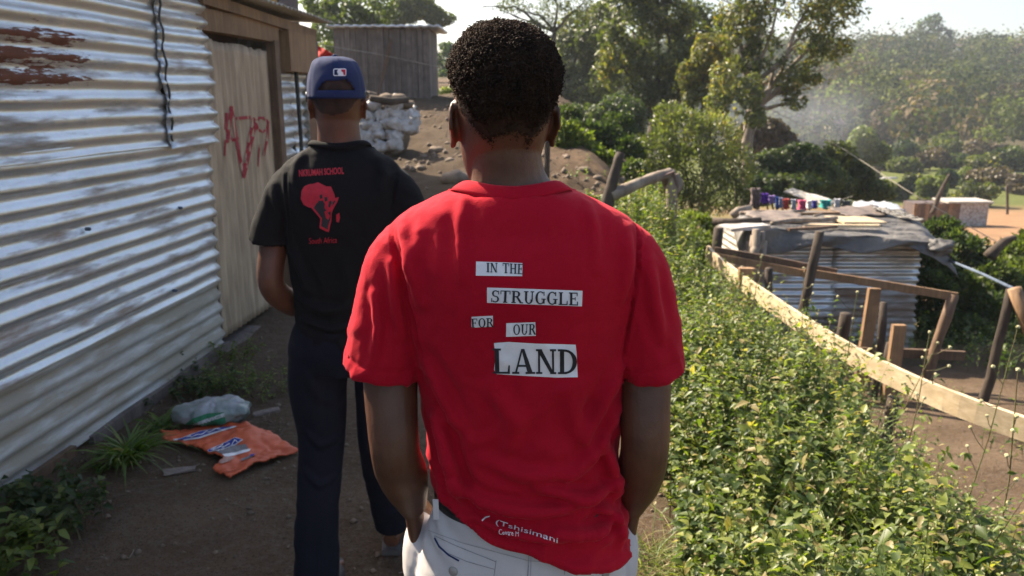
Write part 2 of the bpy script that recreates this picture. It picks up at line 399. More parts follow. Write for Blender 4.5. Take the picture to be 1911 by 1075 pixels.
# ---- slab-serif letters as strokes in a unit-high box
def g_arc(cx, cy, rx, ry, a0, a1, tk, tn, n=12):
    out = []; pr = None
    for i in range(n + 1):
        a = R(a0 + (a1 - a0) * i / n); t = tn + (tk - tn) * abs(math.cos(a)); c, s_ = math.cos(a), math.sin(a)
        o_ = (cx + rx * c, cy + ry * s_); i_ = (cx + (rx - t) * c, cy + (ry - max(tn, t * 0.6)) * s_)
        if pr: out.append((pr[0], o_, i_, pr[1]))
        pr = (o_, i_)
    return out
def rc(x0, y0, x1, y1): return [((x0, y0), (x1, y0), (x1, y1), (x0, y1))]
def gl(ch):
    K, T, S_ = 0.19, 0.09, 0.08
    def stem(x, w_=K, y0=0.0, y1=1.0, sf=0.09): return rc(x, y0, x + w_, y1) + rc(x - sf, y0, x + w_ + sf, y0 + S_) + rc(x - sf, y1 - S_, x + w_ + sf, y1)
    if ch == 'I': return stem(0.1), 0.42
    if ch == 'L': return stem(0.1) + rc(0.1, 0, 0.72, S_) + [((0.64, 0), (0.76, 0), (0.76, 0.34), (0.70, 0.34))], 0.82
    if ch == 'N': return stem(0.12, T) + stem(0.74, T) + [((0.06, 1), (0.28, 1), (0.84, 0), (0.68, 0))], 0.95
    if ch == 'T': return stem(0.32) + rc(0.0, 1 - S_, 0.83, 1) + rc(0.0, 0.7, 0.07, 1) + rc(0.76, 0.7, 0.83, 1), 0.88
    if ch == 'H': return stem(0.1) + stem(0.66) + rc(0.2, 0.46, 0.7, 0.54), 1.0
    if ch == 'E': return stem(0.1) + rc(0.1, 0, 0.75, S_) + rc(0.1, 1 - S_, 0.72, 1) + rc(0.2, 0.47, 0.52, 0.55) + rc(0.68, 0, 0.76, 0.3) + rc(0.66, 0.72, 0.73, 1) + rc(0.5, 0.38, 0.56, 0.64), 0.84
    if ch == 'F': return stem(0.1) + rc(0.1, 1 - S_, 0.72, 1) + rc(0.2, 0.47, 0.52, 0.55) + rc(0.66, 0.72, 0.73, 1) + rc(0.5, 0.38, 0.56, 0.64), 0.8
    if ch == 'O': return g_arc(0.45, 0.5, 0.42, 0.52, 0, 360, K, T, 24), 0.92
    if ch == 'U': return rc(0.12, 0.35, 0.3, 1) + rc(0.02, 1 - S_, 0.4, 1) + rc(0.68, 0.35, 0.77, 1) + rc(0.58, 1 - S_, 0.88, 1) + g_arc(0.445, 0.35, 0.325, 0.37, 180, 360, 0.17, T, 14), 0.92
    if ch == 'D': return stem(0.1) + g_arc(0.3, 0.5, 0.56, 0.5, -90, 90, K, T, 18) + rc(0.2, 0, 0.34, S_) + rc(0.2, 1 - S_, 0.34, 1), 0.92
    if ch == 'R': return stem(0.1) + g_arc(0.4, 0.74, 0.33, 0.26, -90, 90, K, T, 12) + rc(0.2, 0.92, 0.42, 1) + rc(0.2, 0.48, 0.42, 0.56) + [((0.38, 0.5), (0.58, 0.5), (0.92, 0), (0.72, 0))] + rc(0.7, 0, 1.0, S_), 0.98
    if ch == 'A': return [((0.42, 1), (0.56, 1), (0.92, 0), (0.70, 0))] + [((0.42, 1), (0.48, 0.95), (0.2, 0), (0.11, 0))] + rc(0.24, 0.28, 0.72, 0.36) + rc(0.0, 0, 0.32, S_) + rc(0.6, 0, 1.02, S_), 1.0
    if ch == 'G': return g_arc(0.45, 0.5, 0.42, 0.52, 50, 325, K, T, 20) + rc(0.64, 0.05, 0.8, 0.44) + rc(0.52, 0.38, 0.9, 0.45) + rc(0.70, 0.68, 0.78, 1.0), 0.94
    if ch == 'S': return g_arc(0.36, 0.74, 0.29, 0.27, 35, 265, 0.15, T, 14) + g_arc(0.36, 0.27, 0.32, 0.28, -145, 95, 0.16, T, 16) + rc(0.58, 0.68, 0.65, 0.98) + rc(0.03, 0.02, 0.10, 0.34), 0.74
    return [], 0.38
def serif_text(s, quad, step=3.0):
    """fit the word into a quad of photo pixels: tl, tr, br, bl"""
    x = 0; polys = []
    for ch in s:
        g, w_ = gl(ch); polys += [[(px + x, py) for px, py in q] for q in g]; x += w_ + 0.04
    tl, tr, br, bl = [np.array(p, float) for p in quad]
    out = []
    for i, q in enumerate(polys):
        Q = []
        for (u, v) in q:
            u = u / (x - 0.04); Q.append(tuple((bl * (1 - u) + br * u) * (1 - v) + (tl * (1 - u) + tr * u) * v))
        out += quadgrid(Q, step)
    return out
def font_text(s, quad, step=4.0, bold=0.0, sx=1.0):
    cu = bpy.data.curves.new('txt', 'FONT'); cu.body = s; cu.resolution_u = 3; cu.offset = bold
    o = bpy.data.objects.new('txt', cu); col.objects.link(o); dg = bpy.context.evaluated_depsgraph_get()
    me = bpy.data.meshes.new_from_object(o.evaluated_get(dg)); bm = bmesh.new(); bm.from_mesh(me); bmesh.ops.triangulate(bm, faces=bm.faces)
    xs = [v.co.x for v in bm.verts]; ys = [v.co.y for v in bm.verts]; x0, x1, y0, y1 = min(xs), max(xs), min(ys), max(ys)
    tl, tr, br, bl = [np.array(p, float) for p in quad]; out = []
    for f in bm.faces:
        Q = []
        for v in f.verts:
            u = (v.co.x - x0) / (x1 - x0); q = (v.co.y - y0) / (y1 - y0)
            Q.append(tuple((bl * (1 - u) + br * u) * (1 - q) + (tl * (1 - u) + tr * u) * q))
        out.append(tuple(Q))
    bm.free(); bpy.data.objects.remove(o); bpy.data.meshes.remove(me); return out
def poly_tris(pts, step=5.0):
    """2-D polygon -> small triangles"""
    bm = bmesh.new(); f = bm.faces.new([bm.verts.new((x, y, 0)) for x, y in pts]); bmesh.ops.triangulate(bm, faces=[f])
    for _ in range(3):
        e = [e for e in bm.edges if e.calc_length() > step]
        if e: bmesh.ops.subdivide_edges(bm, edges=e, cuts=1)
        bmesh.ops.triangulate(bm, faces=bm.faces)
    out = [tuple((v.co.x, v.co.y) for v in f.verts) for f in bm.faces]; bm.free(); return out
def stroke(pl, wd, step=4.0, closed=False):
    P = [np.array(p, float) for p in pl]; out = []
    for a, b in zip(P[:-1], P[1:]):
        d = b - a; L = np.linalg.norm(d)
        if L < 1e-6: continue
        n = np.array((-d[1], d[0])) / L * wd / 2; e = d / L * wd * 0.3
        out += quadgrid([a - n - e, b - n + e, b + n + e, a + n - e], max(step, wd))
    return out

def head_geo(c, s=1.0, yaw=0.0, w=0.077):
    """skull, jaw, face and ears; c = centre of the skull at ear-top level"""
    rings = [(-0.155, 0, 0.026, 0.075, 0.022), (-0.14, 0, 0.042, 0.062, 0.045), (-0.115, 0, 0.054, 0.045, 0.062), (-0.085, 0, 0.063, 0.026, 0.074), (-0.055, 0, w - 0.007, 0.012, 0.084),
             (-0.025, 0, w - 0.002, 0.004, 0.091), (0.0, 0, w, 0.0, 0.096), (0.03, 0, w, -0.002, 0.097), (0.055, 0, w - 0.006, -0.002, 0.091), (0.078, 0, w - 0.018, 0, 0.074), (0.092, 0, w - 0.034, 0, 0.052), (0.1, 0, 0.018, 0, 0.02)]
    G = [ring_loft([(z, x, hw, y, hd) for z, x, hw, y, hd in rings], 36, 2.15, 3)]
    G.append(ball((0, 0.100, -0.055), (0.017, 0.022, 0.014))); G.append(tube_geo([(0, 0.088, 0.0), (0, 0.108, -0.045)], [0.008, 0.013], 8))
    for sx in (-1, 1):
        G.append(ball((sx * 0.022, 0.086, 0.018), (0.024, 0.012, 0.008)))        # brow
        G.append(ball((sx * 0.040, 0.068, -0.05), (0.022, 0.02, 0.022)))         # cheek
        G.append(ball((sx * 0.030, 0.080, -0.008), (0.015, 0.010, 0.010)))       # eyelid
    G.append(ball((0, 0.098, -0.088), (0.026, 0.012, 0.007))); G.append(ball((0, 0.097, -0.100), (0.023, 0.013, 0.008)))
    G.append(ball((0, 0.090, -0.135), (0.022, 0.016, 0.014)))
    for sx in (-1, 1):                                                            # ears
        ex = sx * (w - 0.001); rot = Euler((0, 0, sx * R(16))).to_matrix()
        G.append(ball((ex + sx * 0.004, -0.002, -0.036), (0.0045, 0.018, 0.029), rot)); G.append(ball((ex + sx * 0.003, 0.004, -0.040), (0.009, 0.014, 0.024)))
        pts = []
        for k in range(13):
            a = R(200 - 22 * k); yy = -0.004 + 0.017 * math.cos(a) * (0.8 if k > 8 else 1); zz = -0.036 + 0.031 * math.sin(a)
            off = 0.004 + 0.0055 * max(0, -(yy + 0.0) / 0.02)
            pts.append((ex + sx * off, yy - 0.002, zz))
        G.append(tube_geo(pts, [0.0042] * 13, 8)); G.append(ball((ex + sx * 0.005, 0.006, -0.066), (0.0055, 0.008, 0.009)))
    rm = Euler((0, 0, yaw)).to_matrix(); out = []
    for V, F in G: out.append(([rm @ (Vector(v) * s) + Vector(c) for v in V], F))
    return out
def hand_geo(wr, d, side, curl=0.5, s=1.0, roll=0.0):
    """palm, four fingers and a thumb. wr wrist point, d pointing direction, side -1/+1 where the thumb leaves (towards +Y)"""
    wr = Vector(wr); d = Vector(d).normalized(); pn = Vector((side, 0, 0)); pn = (pn - d * pn.dot(d)).normalized(); wd = d.cross(pn).normalized()
    if wd.y < 0: wd = -wd
    G = []; pal = wr + d * 0.05 * s
    V, F = tube_geo([wr - d * 0.01, wr + d * 0.02 * s, wr + d * 0.055 * s, wr + d * 0.092 * s], [(0.026 * s, 0.019 * s), (0.034 * s, 0.016 * s), (0.041 * s, 0.015 * s), (0.039 * s, 0.012 * s)], 14, flat=wd); G.append((V, F))
    L = [0.070, 0.080, 0.074, 0.058]
    for i in range(4):
        off = (1.5 - i) * 0.0195 * s; p = wr + d * 0.082 * s + wd * off; a = 0.0; pts = [p]; dd = d.copy()
        for k, fr in enumerate((0.25, 0.42, 0.33)):
            a = curl * (0.35 + 0.35 * k) + 0.1 * i * curl; dd = (d * math.cos(a) - pn * math.sin(a)).normalized(); p = p + dd * L[i] * fr * 1.15 * s; pts.append(p)
        G.append(tube_geo(pts, [0.0088 * s, 0.0084 * s, 0.0076 * s, 0.0062 * s], 8)); G.append(ball(pts[-1], (0.0063 * s,) * 3, n=8, m=6))
    p0 = wr + d * 0.025 * s + wd * 0.024 * s; p1 = p0 + (d * 0.7 + wd * 0.7 - pn * 0.25).normalized() * 0.04 * s; p2 = p1 + (d * 0.95 + wd * 0.2 - pn * 0.35).normalized() * 0.036 * s
    G.append(tube_geo([p0, p1, p2], [0.013 * s, 0.0105 * s, 0.008 * s], 8)); G.append(ball(p2, (0.0082 * s,) * 3, n=8, m=6))
    return G
def smooth_tube(pts, rads, n=16, k=6):
    P = spline(pts, (len(pts) - 1) * k + 1); rr = spline([(r if hasattr(r, '__len__') else (r, r)) for r in rads], (len(pts) - 1) * k + 1)
    return tube_geo([tuple(p) for p in P], [tuple(r) for r in rr], n, flat=(1, 0, 0))
def add_part(name, V, F, mat, parent, org, smooth=True, thick=0.0, attr=None):
    o = obj_np(name, V - np.array(org), F, mat, parent, smooth, attr)
    if thick:
        m = o.modifiers.new('thickness', 'SOLIDIFY'); m.thickness = thick; m.offset = -1
    return o

def make_shirt(torso, sleeves, voxel, neck, hemf, cuffs, disp, mat, parent, org, sm=6):
    """torso rings + sleeve tubes fused; neck=(cx,cy,hw,hd,z back,z front) opening; hemf(x,y)->z; cuffs=(point, direction)"""
    G = [ring_loft(torso, 48, 2.25, 3)] + [smooth_tube(p, r, 24) for p, r in sleeves]
    V, F = fuse(G, voxel, sm, 0.6); N = vnormals(V, F)
    for pt, dr in cuffs:                                  # hollow out the sleeve ends
        pt = np.array(pt); dr = np.array(dr) / np.linalg.norm(dr); s_ = (V - pt) @ dr; rad = np.linalg.norm((V - pt) - s_[:, None] * dr, axis=1)
        m_ = (s_ > -0.02) & (s_ < 0.02) & (rad < 0.070); near_ = sstep(0.80, 0.96, N @ dr) * m_; V = V - dr * (0.04 * near_)[:, None]; N = vnormals(V, F); V = V + N * disp(V, N)[:, None]
    cx, cy, hw, hd, zb, zf = neck
    keep = V[:, 2] > hemf(V[:, 0], V[:, 1])
    q = ((V[:, 0] - cx) / hw) ** 2 + ((V[:, 1] - cy) / hd) ** 2
    tq = (V[:, 1] - (cy - hd)) / (2 * hd); zp = zb + 0.055 * tq - 0.11 * tq * tq
    keep &= ~((q < 1.9) & (V[:, 2] > zp))
    V, F, u = keep_faces(V, F, keep); b = boundary(F, len(V))
    zh = hemf(V[:, 0], V[:, 1]); m_ = b & (np.abs(V[:, 2] - zh) < voxel * 1.8); V[m_, 2] = zh[m_]
    tq = (V[:, 1] - (cy - hd)) / (2 * hd); zp = zb + 0.055 * tq - 0.11 * tq * tq; m_ = b & (np.abs(V[:, 2] - zp) < voxel * 2) & (V[:, 2] > zf - 0.03); V[m_, 2] = zp[m_]
    return V, F


# ================================================================ MATERIALS OF THE PLACE
M['galv_upper'] = metal_mat('galvanised_sheet_rusted', rust_box=(2.4, 3.85, 1.60, 1.95))
M['galv'] = metal_mat('galvanised_sheet', (0.74, 0.76, 0.78), dirt=(0.26, 0.17, 0.10), dirt_lo=0.51)
M['galv_dull'] = metal_mat('galvanised_sheet_dull', (0.60, 0.59, 0.57), dirt=(0.32, 0.27, 0.20), rough=0.5, dirt_lo=0.38, metal=0.45)
M['galv_rusty'] = metal_mat('galvanised_sheet_brown', (0.42, 0.42, 0.42), dirt=(0.20, 0.13, 0.085), rough=0.55, dirt_lo=0.38, metal=0.35, rust_amt=0.10)
M['door_sheet'] = basic('door_sheet_cream', (0.52, 0.39, 0.27), (0.30, 0.215, 0.145), 3.2, 0.62, 0.4, 40, 0.002, (5, 5, 0.7), metal=0.15)
M['spray'] = basic('red_spray_paint', (0.36, 0.012, 0.03), (0.28, 0.03, 0.035), 40, 0.7)
M['wood_new'] = wood_mat('sawn_pale_wood', (0.66, 0.52, 0.34), (0.48, 0.35, 0.20), axis=1)
M['wood_tan'] = wood_mat('sawn_tan_wood', (0.34, 0.20, 0.10), (0.20, 0.11, 0.055))
M['wood_brown'] = wood_mat('weathered_brown_wood', (0.20, 0.12, 0.07), (0.09, 0.052, 0.032))
M['wood_grey'] = wood_mat('weathered_grey_plank', (0.21, 0.165, 0.14), (0.10, 0.075, 0.062))
M['bark'] = basic('bark', (0.085, 0.06, 0.042), (0.03, 0.021, 0.015), 9, 0.9, 0.8, 30, 0.012, (1, 1, 0.25))
M['bark_pale'] = basic('pale_bark', (0.32, 0.26, 0.20), (0.16, 0.12, 0.09), 9, 0.9, 0.7, 30, 0.01, (1, 1, 0.25))
M['tarp'] = basic('dusty_black_tarp', (0.060, 0.057, 0.056), (0.20, 0.18, 0.155), 1.6, 0.6, 0.9, 11, 0.03, lo=0.35, hi=0.75)
M['sack_white'] = basic('white_plastic_sack', (0.52, 0.50, 0.49), (0.24, 0.20, 0.16), 7, 0.6, 0.7, 30, 0.01)
M['stone'] = basic('brown_stone', (0.22, 0.16, 0.11), (0.12, 0.088, 0.062), 7, 0.9, 0.7, 18, 0.01)
M['yellow'] = basic('yellow_panel', (0.46, 0.27, 0.05), None, 5, 0.7)
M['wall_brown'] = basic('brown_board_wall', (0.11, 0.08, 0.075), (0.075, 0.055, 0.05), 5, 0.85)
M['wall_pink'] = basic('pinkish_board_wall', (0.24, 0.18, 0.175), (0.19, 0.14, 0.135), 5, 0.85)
M['cloth_red'] = fabric('red_cloth', (0.42, 0.03, 0.02), (0.30, 0.02, 0.015), 200)
M['pvc'] = basic('grey_plastic_pipe', (0.12, 0.15, 0.20), None, 5, 0.9, spec=0.1)
M['rope'] = basic('wire', (0.28, 0.24, 0.18), None, 5, 0.6)

def smat(name, c):
    return basic(name, c, tuple(x * 0.75 for x in c), 12, 0.8)

# ================================================================ GROUND
def zpath(y): return 0.118 * np.clip(np.asarray(y, float) - 5.2, 0, 13) + 0.05 * np.clip(np.asarray(y, float) - 18, 0, 200) * np.exp(-np.clip(np.asarray(y, float) - 18, 0, 400) / 120)
def zlow(y):
    y = np.asarray(y, float); return np.interp(y, [-10, 1, 4, 10, 14, 25, 50, 105, 130, 180, 225, 262, 330, 420, 620, 900, 2500], [-0.75, -0.75, -0.93, -1.72, -2.35, -3.9, -5.9, -6.2, -3.8, 4.0, 10.3, 13.2, 12.5, 6, 37, 40, 42])
def terrain(x, y, fine=True):
    x = np.asarray(x, float); y = np.asarray(y, float)
    x0 = 1.25 - 0.03 * np.clip(y - 4, 0, 6) - 0.02 * np.clip(y - 8, 0, 40); x1 = 2.40 + 0.22 * np.clip(y - 8, 0, 60) + 0.05 * np.clip(y, 0, 8)
    t = sstep(x0, x1, x + 0.12 * vn(x * 0.8, y * 0.8, 0, 3)); a = zpath(y); b = zlow(y)
    b = b + np.where(y > 110, 3.0 * vn(x / 60, y / 60, 0, 5) * sstep(110, 200, y), 0) - 0.035 * np.clip(y - 420, 0, 1) * 0
    far = sstep(60, 110, y); z = a + (b - a) * np.maximum(t, far)
    # earth bank right of the path behind the men
    z = z + 0.14 * np.exp(-((x - 0.2) / 1.2) ** 2 - ((y - 9.2) / 1.7) ** 2) - 0.16 * np.exp(-((x + 0.9) / 0.5) ** 2 - ((y - 7.6) / 1.4) ** 2)
    if fine:
        near = np.exp(-np.clip(y, 0, 100) / 14); z = z + 0.012 * np.abs(fbm(x * 3.3, y * 3.3, 0, 3, 13)) * near
        z = z + 0.035 * fbm(x * 1.3, y * 1.3, 0, 4, 11) * near + 0.010 * fbm(x * 7, y * 7, 0, 3, 12) * near + sstep(6, 9, y) * (0.16 * fbm(x * 0.9, y * 0.9, 0, 4, 14) + 0.06 * np.abs(fbm(x * 3.1, y * 3.1, 0, 3, 15))) * sstep(40, 20, y)
    return z
def tz(x, y): return float(terrain(np.array([x]), np.array([y]))[0])
def march(px, py, t0=1.0, t1=300.0):
    """where the sight line through a pixel meets the ground"""
    r_ = ray(px, py)
    for _ in range(3):
        T = np.linspace(t0, t1, 1500) if _ else np.exp(np.linspace(math.log(t0), math.log(t1), 1500)); below = CH + r_.z * T < terrain(r_.x * T, r_.y * T)
        k = int(np.argmax(below)) if below.any() else 1499; t0, t1 = T[max(k - 1, 0)], T[k]
    t = t1; return Vector((r_.x * t, r_.y * t, CH + r_.z * t))
def build_ground():
    ys = np.concatenate([np.linspace(-6, 0.5, 30), np.linspace(0.55, 8, 190), np.linspace(8.08, 20, 130), 20 * np.exp(np.linspace(0.02, math.log(2600 / 20), 150))])
    xs = np.concatenate([-np.exp(np.linspace(math.log(2400), math.log(6), 60)), np.linspace(-5.8, -2.6, 30), np.linspace(-2.55, 3.6, 170), np.linspace(3.7, 12, 80), np.exp(np.linspace(math.log(12.3), math.log(2400), 80))])
    X, Y = np.meshgrid(xs, ys); Z = terrain(X, Y); V = np.stack([X, Y, Z], -1).reshape(-1, 3); nx, ny = len(xs), len(ys)
    i = (np.arange(ny - 1)[:, None] * nx + np.arange(nx - 1)[None]).ravel(); F = np.stack([i, i + 1, i + nx + 1, i + nx], 1)
    x, y = V[:, 0], V[:, 1]
    n = fbm(x * 0.25, y * 0.25, 0, 3, 40); g = np.zeros(len(V))
    g = np.maximum(g, sstep(0.55, 0.85, x) * sstep(2.3, 1.7, x) * sstep(9, 7, y) * 0.55)
    g = np.maximum(g, sstep(52, 56, y + 3 * n) * 0.9); g = np.maximum(g, sstep(9, 12, y) * sstep(1.5, 4, x) * sstep(0.1, 0.4, n + 0.3 * sstep(3, 7, x)) * 0.7 * sstep(60, 45, y) * (1 - sstep(24, 27, y) * sstep(14, 17, x)))
    g = np.maximum(g, sstep(-3, -6, x) * 0.6 * sstep(12, 20, y))
    hill = sstep(98, 112, y)
    m, nt, b, out = new_mat('earth_and_grass'); v = coords(nt); v2 = coords(nt, (1, 0.6, 1))
    c = ramp(nt, noise(nt, v, 1.3, 8, 0.6), [(0.3, (0.078, 0.050, 0.029)), (0.5, (0.128, 0.084, 0.051)), (0.72, (0.20, 0.138, 0.088))])
    c = mix(nt, ramp(nt, noise(nt, v, 26, 6, 0.7), [(0.45, 0.0), (0.72, 0.75)]), c, (0.19, 0.15, 0.115)); c = mix(nt, ramp(nt, noise(nt, v, 90, 4, 0.7), [(0.54, 0.0), (0.66, 0.7)]), c, (0.03, 0.021, 0.015))
    orange = nd(nt, 'ShaderNodeAttribute', attribute_name='orange'); dk = nd(nt, 'ShaderNodeAttribute', attribute_name='slope_shade'); c = mix(nt, dk.outputs['Fac'], c, mix(nt, noise(nt, v, 2.2, 7, 0.7), (0.10, 0.066, 0.040), (0.045, 0.034, 0.020)))  # tree shade on the rising slope, mixed into the earth colour
    c = mix(nt, orange.outputs['Fac'], c, mix(nt, noise(nt, v, 0.8, 5), (0.44, 0.25, 0.13), (0.26, 0.15, 0.08)))
    ga = nd(nt, 'ShaderNodeAttribute', attribute_name='grass'); c = mix(nt, ga.outputs['Fac'], c, mix(nt, noise(nt, v, 0.5, 8, 0.7), (0.05, 0.075, 0.018), (0.13, 0.15, 0.035)))
    ha = nd(nt, 'ShaderNodeAttribute', attribute_name='hill'); c = mix(nt, ha.outputs['Fac'], c, mix(nt, noise(nt, v, 0.08, 8, 0.7), (0.035, 0.05, 0.018), (0.11, 0.075, 0.05)))
    nt.links.new(c, b.inputs['Base Color']); b.inputs['Roughness'].default_value = 0.95; b.inputs['Specular IOR Level'].default_value = 0.15
    hh = nd(nt, 'ShaderNodeMath', operation='MULTIPLY_ADD'); nt.links.new(noise(nt, v, 9, 8, 0.65), hh.inputs[0]); hh.inputs[1].default_value = 2.0; nt.links.new(noise(nt, v, 70, 6, 0.7), hh.inputs[2])
    bump(nt, b, hh.outputs[0], 1.0, 0.026)
    orng = sstep(7.5, 11, y) * sstep(-0.5, 0.8, x) * sstep(14, 11, y) * 0.12 + sstep(16, 24, y) * sstep(8, 12, x) * sstep(58, 50, y) * 0.40 + sstep(6, 7.5, x) * sstep(9, 10, y) * 0.3
    o = obj_np('ground', V, F, m, None, True, [('grass', 'POINT', np.clip(g, 0, 1)), ('hill', 'POINT', hill), ('orange', 'POINT', np.clip(orng, 0, 1)), ('slope_shade', 'POINT', np.clip(sstep(6.5, 8.5, y) * sstep(40, 22, y) * sstep(4, 2, x) * 0.75, 0, 1))]); o['kind'] = 'structure'  # last mask: painted tree shade over the slope behind the men
build_ground()

# ================================================================ THE METAL SHACK ON THE LEFT
WA = math.atan2(1, 0.09)
def wall_pt(s, out=0.0, z=0.0):
    """s metres along the wall from abreast of the camera, out metres towards the path"""
    d = Vector((math.cos(WA), math.sin(WA), 0)); n = Vector((d.y, -d.x, 0)); p = Vector((-2.07 - 0.27, 0, z)) + d * s + n * out; return p
def corr_sheet(s0, s1, z0, z1, pitch=0.088, amp=0.0115, out=0.0, seed=0, vertical=False, ragged=0.01, ds=0.06, warp=0.004, tilt=0.0):
    """corrugated sheet in wall coordinates (x along, -y out, z up)"""
    if not vertical:
        nz = max(2, int((z1 - z0) / pitch * 8)); nx = max(2, int((s1 - s0) / ds)); S, Z = np.meshgrid(np.linspace(s0, s1, nx + 1), np.linspace(z0, z1, nz + 1)); ph = Z
    else:
        nz = max(2, int((z1 - z0) / ds)); nx = max(2, int((s1 - s0) / pitch * 8)); S, Z = np.meshgrid(np.linspace(s0, s1, nx + 1), np.linspace(z0, z1, nz + 1)); ph = S
    c = np.sin(2 * np.pi * ph / pitch + 0.10 * fbm(S * 1.5, Z * 1.5, seed, 2, 5)); c = np.sign(c) * np.abs(c) ** 0.8
    D = out + amp * c * (1 + 0.18 * fbm(S * 3, Z * 6, seed, 2, 6)) + warp * fbm(S * 1.3, Z * 2.0, seed, 3, 7) + 0.0018 * fbm(S * 5, Z * 9, seed, 3, 9) + tilt * (Z - z0)
    if vertical: e = ragged * fbm(S * 9, 0, seed, 3, 8); Z = Z + e * np.clip((Z - z0) / (z1 - z0), 0, 1)
    else:
        e = ragged * (fbm(Z * 14, 0, seed, 3, 8) + 0.5 * np.sin(2 * np.pi * Z / pitch)); f = (S - s0) / (s1 - s0); S = S + e * np.where(f > 0.5, f, f - 1); Z = Z + 0.006 * fbm(S * 2, seed, 0, 2, 10)
    V = np.stack([S, -D, Z], -1).reshape(-1, 3); k = nx + 1; i = (np.arange(nz)[:, None] * k + np.arange(nx)[None]).ravel(); F = np.stack([i, i + 1, i + k + 1, i + k], 1)
    return V, F
def sheet_part(name, mat, parent, *a, **k):
    V, F = corr_sheet(*a, **k); o = obj_np(name, V, F, mat, parent, True); m = o.modifiers.new('thickness', 'SOLIDIFY'); m.thickness = 0.0015; m.offset = 0; return o
def metal_shack():
    base = wall_pt(0); root = thing('metal_shack', 'shack of horizontal corrugated metal sheets with rust patches, beside the path', 'shack', base, WA)
    L = 4.90
    rows = [(0.03, 0.52, 0.000, 'galv_dull'), (0.47, 0.92, 0.010, 'galv'), (0.88, 1.40, 0.020, 'galv')]
    for k, (z0, z1, o_, m_) in enumerate(rows):
        for j, (a, b) in enumerate(((-1.2, 1.3), (1.22, L))): sheet_part('metal_sheet', M[m_], root, a, b, z0, z1, out=o_ + 0.006 * j, seed=k * 3 + j, ragged=0.012)
    o = sheet_part('metal_sheet', M['galv_upper'], root, -1.2, 1.6, 1.37, 2.30, out=0.030, seed=21)
    o = sheet_part('metal_sheet', M['galv_upper'], root, 1.5, 4.42, 1.35, 2.30, out=0.036, seed=22, ragged=0.02, warp=0.014); o['label'] = 'silvery sheet with dark brown rust patches'
    sheet_part('metal_sheet', M['galv'], root, 4.38, L + 0.05, 1.34, 2.25, out=0.052, seed=23, ragged=0.03, warp=0.02)
    # black plastic strip hanging out of the joint
    mb = MB(); V = []; n = 46
    for i in range(n):
        z = 2.30 - i * 0.0205; wob = 0.006 * math.sin(i * 0.83) + 0.003 * math.sin(i * 2.1); ww = 0.004 + 0.004 * abs(math.sin(i * 0.42 + 1))
        V += [(4.405 + wob - ww, -0.062 - 0.004 * math.sin(i * 0.83), z), (4.405 + wob + ww, -0.066 - 0.004 * math.sin(i * 0.83), z)]
    mb.add(V, [(2 * i, 2 * i + 1, 2 * i + 3, 2 * i + 2) for i in range(n - 1)]); o = mb.build('joint_seal', M['belt'], root, True); m_ = o.modifiers.new('t', 'SOLIDIFY'); m_.thickness = 0.004
    # screws
    for s, z in ((2.95, 1.43), (3.07, 1.43), (3.6, 1.02), (2.6, 0.72), (4.3, 0.55), (4.45, 1.0), (1.9, 1.0)):
        mb = MB(); mb.tube([(s, -0.03, z), (s, -0.05, z), (s, -0.055, z)], [0.009, 0.009, 0.005], 8); mb.build('screw', M['pvc'], root)
    # base boards and footing
    mb = MB(); mb.bar((-1.2, -0.01, 0.02), (3.3, -0.03, 0.02), 0.03, 0.09, jit=0.006, seg=14); mb.build('base_board', M['wood_brown'], root)
    mb = MB(); mb.bar((3.45, -0.02, 0.01), (4.9, -0.03, 0.02), 0.03, 0.07, jit=0.004, seg=6); mb.build('base_board', M['wood_grey'], root)
    # door side: lintel, posts, door, jamb
    mb = MB(); mb.bar((4.86, 0.005, 2.075), (6.12, 0.0, 2.075), 0.09, 0.13, jit=0.003, seg=3); mb.build('lintel', M['wood_tan'], root)
    mb = MB(); mb.bar((6.05, -0.02, -0.02), (6.05, -0.02, 2.02), 0.07, 0.09, (1, 0, 0), 0.003, 6); mb.build('door_post', M['wood_brown'], root)
    mb = MB(); mb.bar((4.88, 0.06, 0.0), (4.88, 0.06, 2.0), 0.06, 0.06, (1, 0, 0), 0.003, 4); mb.build('door_post', M['wood_brown'], root)
    mb = MB(); mb.bar((4.8, 0.02, -0.02), (6.1, 0.0, 0.0), 0.14, 0.06, jit=0.004, seg=3); mb.build('threshold', M['wood_grey'], root)
    # door of vertical corrugated sheet
    V, F = corr_sheet(4.93, 6.0, 0.07, 1.97, 0.076, 0.008, out=-0.005, seed=31, vertical=True, ragged=0.03, warp=0.008)
    V[:, 2] = np.where(V[:, 2] > 1.5, V[:, 2] + 0.05 * (5.3 - V[:, 0]) * np.clip((V[:, 2] - 1.5) / 0.4, 0, 1), V[:, 2])
    door = obj_np('door', V, F, M['door_sheet'], root, True); m_ = door.modifiers.new('t', 'SOLIDIFY'); m_.thickness = 0.002
    mw = Matrix.Translation(base) @ Euler((0, 0, WA)).to_matrix().to_4x4(); mi = mw.inverted(); WV = [mw @ Vector(v) for v in V]
    bv = bvh_of(WV, F)
    P = []
    P += stroke([(424, 265), (431, 200), (446, 290), (455, 330), (470, 260), (478, 225)], 6.2, 3) + stroke([(422, 212), (421, 240), (434, 262), (444, 258)], 5.0, 3)
    P += stroke([(441, 221), (466, 219), (473, 222), (467, 250), (458, 300), (454, 330)], 6.0, 3)
    P += stroke([(478, 228), (483, 220), (492, 220), (500, 228), (499, 240), (490, 246), (481, 242), (478, 232)], 4.8, 3) + stroke([(500, 232), (499, 256), (492, 290)], 4.5, 3) + stroke([(484, 270), (481, 310)], 2.5, 3) + stroke([(420, 262), (419, 290)], 3.0, 3)
    Vp, Fp = project(P, bv, 0.004); mb = MB(); mb.add([mi @ v for v in Vp], Fp); mb.build('painted_number', M['spray'], door)
